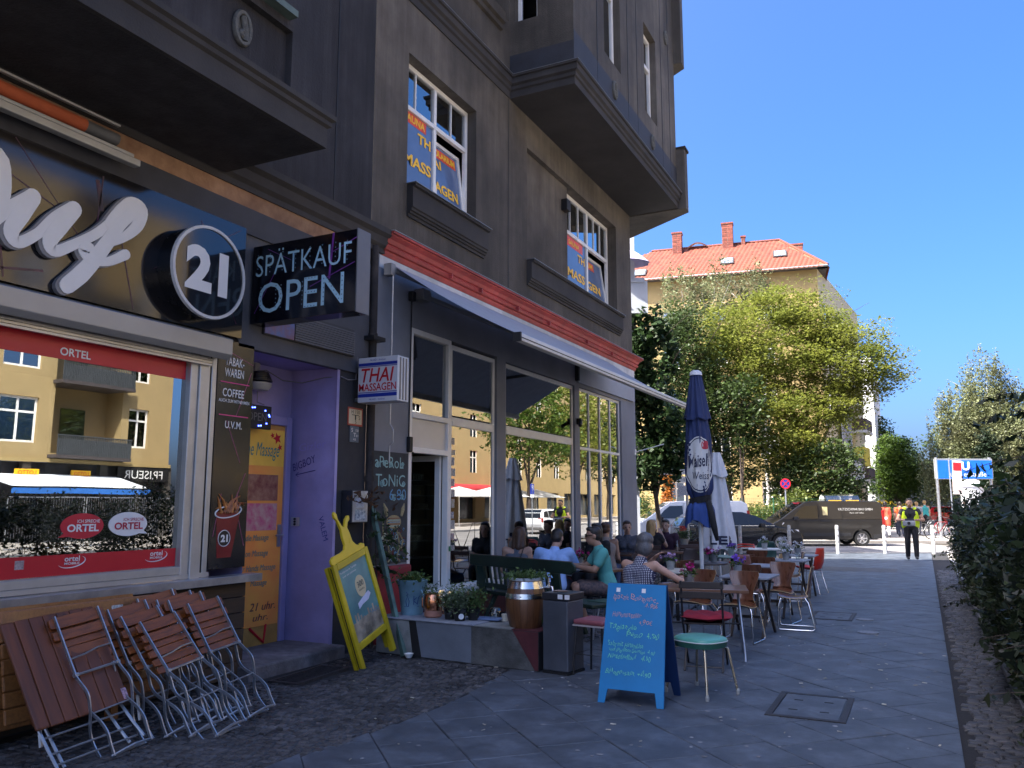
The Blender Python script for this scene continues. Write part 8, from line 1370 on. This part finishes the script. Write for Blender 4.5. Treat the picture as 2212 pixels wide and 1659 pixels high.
wpm = mat('parasol_white', (.52, .54, .58), .8, var=.08, sc=4, bump=.2, bsc=30); t = thing('white_parasol', 'folded white parasol with navy letters at its hem, right behind the blue parasol', 'parasol', (-3.72, 16.9, 0)); MB().tube([(0, 0, 0), (0, 0, 2.66)], .025, 10).build('pole', mat('pole_white', (0, 0, 0)), t)
Rw = lambda a_, z: (.05 + .25 * min(1, (2.7 - z) / 1.75) ** .8) * (1 + .16 * sin(7 * a_ + z)) 
b = MB(); b.grid(lambda u, v: tuple(Rw(2*pi*u, 2.68 - 1.95 * v) * q for q in (cos(2*pi*u), sin(2*pi*u))) + (2.68 - 1.95 * v + .05 * sin(4 * 2*pi*u) * v,), 64, 30, closeu=True); b.build('canopy', wpm, t, smooth=180); b = MB(); b.grid(lambda u, v: tuple((Rw(2*pi*u, 2.66 - .45 * v) + .012 + .05 * v) * q for q in (cos(2*pi*u), sin(2*pi*u))) + (2.69 - .45 * v - .06 * abs(sin(2 * 2*pi*u)) * v,), 64, 10, closeu=True); b.build('top_flap', wpm, t, smooth=180)
for k, s_ in enumerate('LEB'): wrap(s_, .1, .17, flat('logo_navy', (0, 0, 0)), t, Rw, radians(-100) + k * .62, .86, .04)

# small litter and chewing gum trodden into the paving
lt_ = MB(); gm_ = MB(); rr = random.Random(77)
for k in range(150):
    y = rr.uniform(2.8, 13); x = rr.uniform(-5.6, .1) if y < 8 else rr.uniform(-3.6, .1); a_ = rr.uniform(0, 6.3); q = rr.uniform(.008, .022)
    lt_.obox((x, y, .006), (q * 2, q * rr.uniform(.4, 1), .004), M.Rotation(a_, 3, 'Z'))
for k in range(260):
    y = rr.uniform(2.5, 14); x = rr.uniform(-3.6, .1); q = rr.uniform(.01, .022); gm_.lathe([(q, .0005), (q * .8, .003), (0, .0035)], 8, (x, y, .0), sx=rr.uniform(.7, 1.3), caps=False)
stuff(tag(lt_.build('litter', mat('litter_mixed', (.42, .38, .3), .9, var=.5, sc=12, isl=.6)), 'scattered crumbs, butts and leaf bits lying on the paving', 'litter')); stuff(tag(gm_.build('gum_spots', mat('gum_grey', (.2, .2, .21), .9, var=.2, isl=.4)), 'flattened pale chewing gum spots on the slabs', 'gum'))
# ================= people
skin_a = mat('skin_light', (.46, .27, .19), .5, var=.1, sc=6); skin_b = mat('skin_tan', (.36, .2, .13), .5, var=.1, sc=6)
def cloth(name, c, **k): return mat('cloth_' + name, c, .85, var=k.pop('var', .12), sc=k.pop('sc', 6), bump=.15, bsc=40, **k)
HAIR = {n: mat('hair_' + n, c, .45, var=.35, sc=30, bump=.5, bsc=60, wave=(3, 3, .4)) for n, c in (('brown', (.06, .028, .016)), ('dark', (.018, .013, .011)), ('grey', (.09, .09, .095)), ('blond', (.42, .26, .1)), ('red', (.15, .05, .02)))}
shoe_m = cloth('shoe', (.03, .03, .032))
def person(label, loc, rz, J={}, sit=True, skin=None, hair='brown', hstyle='short', top=None, sleeve=.5, legs=None, leglen=1.0, shoes=None, female=False, head=(0, 0), scale=1, vox=.011, group=None, neckline=0, straps=False, coat=0, glasses=False):
    t = thing('person', label, 'person', loc, rz, group); skin = skin or skin_a; t.scale = (scale * 1.04,) * 3
    sw = .165 if female else .195; hz = .5 if sit else .93
    D = dict(pelvis=(0, 0, hz), chest=(0, .03, hz + .36), neck=(0, .03, hz + .51), head=(0, .06, hz + .66))
    for s, q in ((-1, 'l'), (1, 'r')):
        D['sh' + q] = (s * sw, .02, hz + .45); D['el' + q] = (s * (sw + .05), .03, hz + .17); D['ha' + q] = (s * (sw + .03), .2 if sit else .1, hz + (.12 if sit else -.08))
        D['hip' + q] = (s * .095, .02, hz - .01)
        D['kn' + q] = (s * .12, .44, hz + .01) if sit else (s * .1, .02, .5); D['an' + q] = (s * .12, .42, .08) if sit else (s * .1, -.02, .08)
    D.update(J); D = {k: V(v) for k, v in D.items()}
    H = M.Translation(D['head']) @ M.Rotation(head[0], 4, 'Z') @ M.Rotation(head[1], 4, 'X'); hd = lambda *p: tuple(H @ V(p)); HR = H.to_3x3()
    pr = [('e', hd(0, 0, .02), (.075, .094, .098), HR), ('e', hd(0, .025, -.05), (.058, .07, .075), HR), ('c', hd(0, .095, .0), .011, hd(0, .112, -.028), .015), ('e', hd(.078, -.005, -.01), (.012, .022, .033), HR), ('e', hd(-.078, -.005, -.01), (.012, .022, .033), HR),
          ('c', D['neck'], .056, hd(0, -.01, -.06), .052), ('c', hd(.03, .075, .028), .012, hd(-.03, .075, .028), .012), ('e', hd(0, .088, -.06), (.026, .012, .012), HR)]
    ch, pe, nk = D['chest'], D['pelvis'], D['neck']; tw = (.085 if female else .1)
    def torso(e):
        o = []
        for s in (-1, 1):
            o += [('c', pe + V((s * .075, 0, .02)), .1 + e, pe.lerp(ch, .55) + V((s * .055, .0, 0)), .088 + e), ('c', pe.lerp(ch, .55) + V((s * .055, 0, 0)), .088 + e, ch + V((s * tw, 0, 0)), .1 + e)]
        for q in 'lr': o += [('c', ch + (D['sh' + q] - ch) * .35, .085 + e, D['sh' + q], .058 + e)]
        o += [('c', ch, .1 + e, nk - V((0, 0, .02)), .062 + e * .6)]
        if female: o += [('e', ch + V((.075, .085, -.04)), (.062 + e, .05 + e, .06 + e)), ('e', ch + V((-.075, .085, -.04)), (.062 + e, .05 + e, .06 + e))]
        return o
    pr += torso(0)
    for q, s in (('l', -1), ('r', 1)):
        a, b_, c = D['sh' + q], D['el' + q], D['ha' + q]; ra = .042 if female else .05
        pr += [('c', a, ra + .006, b_, ra - .008), ('c', b_, ra - .006, c, .027)]
        d = (c - b_).normalized(); u = V((0, 0, 1)) - d * d.z; u = u.normalized() if u.length > .1 else V((1, 0, 0)); sd_ = d.cross(u); pc = c + d * .05
        Rp = M((sd_, d, u)).transposed(); pr += [('e', pc, (.038, .05, .017), Rp)]
        for k in range(4): f0 = pc + d * .03 + sd_ * (.028 - .0185 * k); f1 = f0 + d * (.035 + .008 * (1 - abs(k - 1.4) / 2)) - u * .006; pr += [('c', f0, .0095, f1, .0088), ('c', f1, .0088, f1 + d * .026 - u * .016, .0075)]
        th = pc - d * .02 + sd_ * .034 * s * -1; pr += [('c', th, .012, th + d * .03 + sd_ * .022 * -s, .0105), ('c', th + d * .03 + sd_ * .022 * -s, .0105, th + d * .055 + sd_ * .02 * -s - u * .01, .009)]
        h, k_, an = D['hip' + q], D['kn' + q], D['an' + q]; pr += [('c', h, .088, k_, .058), ('c', k_, .056, k_.lerp(an, .35), .056), ('c', k_.lerp(an, .35), .056, an, .038), ('c', an + V((0, -.03, -.035)), .036, an + V((0, .13, -.05)), .028)]
    blob('body', pr, skin, t, vox)
    if top:
        tp = torso(.014)
        for q in 'lr':
            if sleeve > 0: a, b_, c = D['sh' + q], D['el' + q], D['ha' + q]; ra = (.042 if female else .05) + .017; e = a.lerp(b_, min(1, sleeve)); tp += [('c', a, ra + .006, e, ra - .002)] + ([('c', b_, ra - .002, b_.lerp(c, min(.92, sleeve - 1)), .042)] if sleeve > 1 else [])
        if coat: tp += [('c', pe + V((s * .07, 0, .05)), .125, pe + V((s * .1, 0, -coat)), .12) for s in (-1, 1)]
        if sleeve <= 0: tp = [p for p in tp if not (p[0] == 'c' and any((V(p[3]) - D['sh' + q]).length < .001 for q in 'lr'))]
        blob('shirt', tp, top, t, vox, 4)
    if legs:
        lp = [('e', pe + V((0, 0, -.01)), (.175, .135, .12))]
        for q in 'lr':
            h, k_, an = D['hip' + q], D['kn' + q], D['an' + q]; lp += [('c', h, .1, h.lerp(k_, min(1, leglen)), .077 if leglen >= 1 else .088)] + ([('c', k_, .077, k_.lerp(an, min(.97, leglen - 1)), .062 if not female else .05)] if leglen > 1 else [])
        blob('trousers', lp, legs, t, vox, 4)
    for q in 'lr': an = D['an' + q]; blob('shoe', [('c', an + V((0, -.035, -.03)), .046, an + V((0, .14, -.042)), .037), ('c', an + V((0, -.03, 0)), .044, an + V((0, .03, -.03)), .042)], shoes or shoe_m, t, vox, 3)
    hr = [('e', hd(0, -.022, .048), (.084, .094, .082), HR), ('e', hd(0, -.045, -.0), (.078, .068, .078), HR), ('e', hd(0, .042, .094), (.06, .048, .03), HR)]
    if hstyle == 'bob': hr += [('c', hd(s * .06, -.02, .02), .04, hd(s * .078, -.025, -.16), .04) for s in (-1, 1)] + [('c', hd(s * .03, -.06, .02), .05, hd(s * .035, -.075, -.17), .045) for s in (-1, 1)]
    if hstyle == 'long': hr += [('c', hd(s * .06, -.02, .02), .04, hd(s * .07, -.04, -.26), .032) for s in (-1, 1)] + [('c', hd(s * .03, -.06, .02), .05, hd(s * .03, -.085, -.28), .035) for s in (-1, 1)]
    if hstyle == 'bun': hr += [('e', hd(0, -.1, .08), (.042, .042, .042))]
    if hstyle == 'full': hr += [('e', hd(0, -.05, -.03), (.092, .075, .1), HR), ('e', hd(0, -.02, .06), (.093, .1, .085), HR)]
    blob('hair', hr, HAIR[hair], t, .0095, 3)
    for s in (-1, 1):
        e = MB(); e.lathe([(0, .006), (.009, .003), (.011, 0), (.009, -.004)], 8); o = e.build('eye', flat('eye_dark', (.02, .015, .012), .15), t, hd(s * .031, .083, .006)); o.rotation_euler = (HR.to_euler().x - pi / 2, HR.to_euler().y, HR.to_euler().z)
    m_ = MB(); m_.obox(hd(0, .1, -.061), (.042, .008, .007), HR); m_.build('mouth', mat('lips', (.25, .08, .07), .5, var=.1), t)
    if glasses:
        g_ = MB(); [g_.obox(hd(s * .034, .1, .01), (.056, .008, .042), HR) for s in (-1, 1)]; g_.obox(hd(0, .102, .018), (.02, .006, .008), HR); [g_.obox(hd(s * .074, .04, .014), (.005, .12, .012), HR) for s in (-1, 1)]; g_.build('sunglasses', flat('sunglass_black', (.005, .005, .006), .1), t, bevel=.002)
    if straps:
        s_ = MB(); s_.tube([tuple(D['shr'] + V((-.05, .03, .07))), tuple(D['shr'] + V((-.06, -.07, .03))), tuple(ch + V((.05, -.13, -.06)))], .006, 5); s_.build('strap', black, t)
    return t
dots = mat('cloth_polka', (.022, .028, .075), .85, var=0)
n_ = dots.node_tree.nodes; l_ = dots.node_tree.links; tc = n_.new('ShaderNodeTexCoord'); vo = n_.new('ShaderNodeTexVoronoi'); vo.inputs['Scale'].default_value = 56; vo.inputs['Randomness'].default_value = 0; vo.voronoi_dimensions = '2D'; sx_ = n_.new('ShaderNodeSeparateXYZ'); cx_ = n_.new('ShaderNodeCombineXYZ'); l_.new(tc.outputs['Object'], sx_.inputs[0]); l_.new(sx_.outputs[0], cx_.inputs[0]); l_.new(sx_.outputs[2], cx_.inputs[1]); lt_ = n_.new('ShaderNodeMath'); lt_.operation = 'LESS_THAN'; lt_.inputs[1].default_value = .27
mx = n_.new('ShaderNodeMix'); mx.data_type = 'RGBA'; mx.inputs[6].default_value = (.022, .028, .075, 1); mx.inputs[7].default_value = (.6, .6, .62, 1); l_.new(cx_.outputs[0], vo.inputs['Vector']); l_.new(vo.outputs['Distance'], lt_.inputs[0]); l_.new(lt_.outputs[0], mx.inputs[0]); l_.new(mx.outputs[2], n_['Principled BSDF'].inputs['Base Color'])
jeans = cloth('jeans', (.06, .1, .2)); navy = cloth('navy', (.03, .035, .06)); blackc = cloth('black', (.012, .012, .014))
person('person with grey hair in a navy polka dot sleeveless top, leaning on the brown table', (-2.95, 9.1, 0), radians(-14), dict(chest=(0, .08, .84), neck=(.0, .12, 1.0), head=(.02, .19, 1.14), shl=(-.18, .1, .93), shr=(.18, .1, .93), elr=(.42, .24, .77), har=(.3, .46, .79), ell=(-.2, .36, .8), hal=(.0, .38, .98)), hair='grey', hstyle='full', top=dots, sleeve=0, legs=navy, leglen=1.9, female=True, head=(radians(12), radians(-3)), skin=skin_a)
person('person in a turquoise t-shirt and sunglasses sitting sideways at the bench table', (-3.95, 11.0, 0), radians(118), dict(chest=(0, .1, .87), neck=(0, .13, 1.03), head=(-.0, .2, 1.17), shl=(-.2, .1, .96), shr=(.2, .1, .96), ell=(-.25, .22, .74), hal=(-.02, .46, .78), elr=(.25, .26, .76), har=(.02, .5, .79), anl=(-.14, .5, .08), anr=(.12, .3, .08)), hair='dark', top=cloth('turquoise', (.09, .34, .31)), sleeve=.62, legs=cloth('floral_shorts', (.03, .035, .05), col2=(.16, .11, .1), sc=28), leglen=.8, skin=skin_b, shoes=cloth('red_shoe', (.5, .02, .03)), glasses=True, head=(radians(0), radians(-4)))
person('person in a light blue shirt seen from behind on the green bench', (-4.62, 10.62, 0), radians(14), dict(chest=(0, .1, .85), neck=(0, .15, 1.0), head=(.02, .25, 1.13), shl=(-.2, .11, .95), shr=(.2, .11, .95), elr=(.27, .3, .74), har=(.14, .52, .77), ell=(-.28, .24, .72), hal=(-.12, .46, .77)), hair='dark', top=cloth('lightblue', (.30, .46, .78)), sleeve=1.8, legs=navy, leglen=1.35, head=(radians(-12), radians(-14)))
person('person with chin length brown hair in a grey tank top on the green bench', (-5.32, 10.92, 0), radians(12), dict(chest=(0, .05, .85), neck=(0, .07, 1.0), head=(.02, .11, 1.15)), hair='brown', hstyle='bob', top=cloth('grey_tank', (.10, .11, .135)), sleeve=0, legs=jeans, leglen=1.9, female=True, straps=True, head=(radians(-22), radians(-5)))
person('dark haired person in black facing the bench from across the table, by the window', (-4.95, 13.3, 0), radians(165), dict(), hair='dark', hstyle='long', top=blackc, sleeve=.5, legs=blackc, leglen=1.9, female=True)
person('person with a bare shoulder and hair bun seen behind the turquoise t-shirt', (-5.15, 14.2, 0), radians(10), dict(), hair='brown', hstyle='bun', top=cloth('pale_top', (.3, .25, .22)), sleeve=0, legs=jeans, leglen=1.9, female=True, head=(radians(-15), 0), skin=skin_b)
person('person in a dark grey short sleeved top facing the camera at the back table', (-5.2, 15.6, 0), radians(190), dict(), hair='brown', hstyle='bun', top=cloth('slate', (.075, .08, .1), var=.4, sc=25), sleeve=.4, legs=navy, leglen=1.9, female=True, head=(radians(14), radians(-4)))
person('person with shoulder length blond hair in a black top at the farthest back table', (-5.0, 16.5, 0), radians(0), dict(elr=(.24, .2, .78), har=(.13, .28, 1.0)), hair='blond', hstyle='long', top=blackc, sleeve=.4, legs=blackc, leglen=1.9, female=True, head=(radians(-30), 0))
person('person in a dark purple top behind the blond haired one', (-4.9, 17.3, 0), radians(170), dict(), hair='dark', top=cloth('plum', (.04, .014, .03)), sleeve=.6, legs=navy, leglen=1.9, head=(radians(10), radians(-5)))
# walkers beyond the crossing
hv = cloth('hi_vis', (.55, .72, .02))
pv = person('person in a yellow high visibility vest walking towards us with a camera rig', (-.39, 27.6, 0), radians(186), dict(ell=(-.33, .1, 1.12), hal=(-.1, .3, 1.12), elr=(.34, .1, 1.12), har=(.12, .3, 1.12), knl=(-.1, .12, .5), anl=(-.1, .1, .12), knr=(.1, .03, .5), anr=(.1, -.14, .1)), sit=False, hair='dark', top=blackc, sleeve=.35, legs=blackc, leglen=1.95, skin=skin_b, scale=1.02)
blob('vest', [q for s in (-1, 1) for q in (('c', (s * .12, .0, .96), .115, (s * .125, .02, 1.2), .112), ('c', (s * .125, .02, 1.2), .112, (s * .125, .03, 1.3), .105), ('c', (s * .125, .02, 1.3), .1, (s * .13, .02, 1.42), .062))] + [('c', (0, -.06, .96), .1, (0, -.05, 1.32), .1)], hv, pv, .014, 3)
t = thing('camera_rig', 'grey camera gear held in both hands by the person in the yellow vest', 'camera', (-.42, 27.2, 1.1)); MB().box(-.17, -.08, -.08, .17, .1, .07).build('camera_body', mat('gear_grey', (.22, .23, .25), .4, var=.3), t, bevel=.02); MB().box(-.1, -.06, .07, .14, .06, .13).build('monitor', flat('gear_dark', (.02, .02, .03)), t); MB().tube([(.0, -.08, 0), (.0, -.2, .0)], .045, 12).build('lens', black, t)
wk = dict(knl=(-.1, .16, .5), anl=(-.1, .12, .1), knr=(.1, .0, .5), anr=(.1, -.2, .12))
person('person in a long orange-red coat and white trousers walking away beside the van', (-1.72, 45.2, 0), radians(8), wk, sit=False, hair='dark', hstyle='full', top=cloth('coral', (.62, .09, .045)), sleeve=1.9, legs=cloth('white_trousers', (.6, .6, .62)), leglen=1.9, female=True, vox=.018, coat=.28)
person('person in an orange shirt and dark trousers walking away left of the yellow vest', (-1.08, 46.4, 0), radians(0), wk, sit=False, hair='dark', top=cloth('orange', (.62, .13, .04)), sleeve=.6, legs=navy, leglen=1.95, vox=.018)
person('person in a grey shirt walking away behind the orange shirt', (-.35, 49.5, 0), radians(-8), wk, sit=False, hair='blond', top=cloth('mid_grey', (.22, .24, .28)), sleeve=.6, legs=navy, leglen=1.95, vox=.018)
person('person in a turquoise top with fair hair walking behind the grey shirt', (.05, 51.5, 0), radians(5), wk, sit=False, hair='blond', top=cloth('teal_top', (.05, .35, .33)), sleeve=0, legs=blackc, leglen=1.95, female=True, vox=.018, scale=1.05)
person('person in dark grey walking away farthest left in the group behind the van', (-1.25, 50.5, 0), radians(10), wk, sit=False, hair='dark', top=cloth('mid_grey', (0, 0, 0)), sleeve=.6, legs=navy, leglen=1.95, vox=.018)
person('person in a red top half hidden by the rear of the dark van', (-2.65, 47.2, 0), radians(10), wk, sit=False, hair='dark', top=cloth('strong_red', (.5, .02, .03)), sleeve=1.8, legs=navy, leglen=1.95, vox=.018)
person('person in a violet t-shirt standing by the bicycles under the station sign', (1.9, 48.2, 0), radians(20), {}, sit=False, hair='brown', top=cloth('violet', (.13, .06, .4)), sleeve=.5, legs=navy, leglen=1.95, vox=.018)
person('person in a blue jacket at the kerb, seen as a cafe window reflection', (5.2, 27, 0), radians(60), {}, sit=False, hair='dark', top=cloth('jacket_blue', (.03, .07, .2)), sleeve=1.9, legs=navy, leglen=1.95, vox=.016)
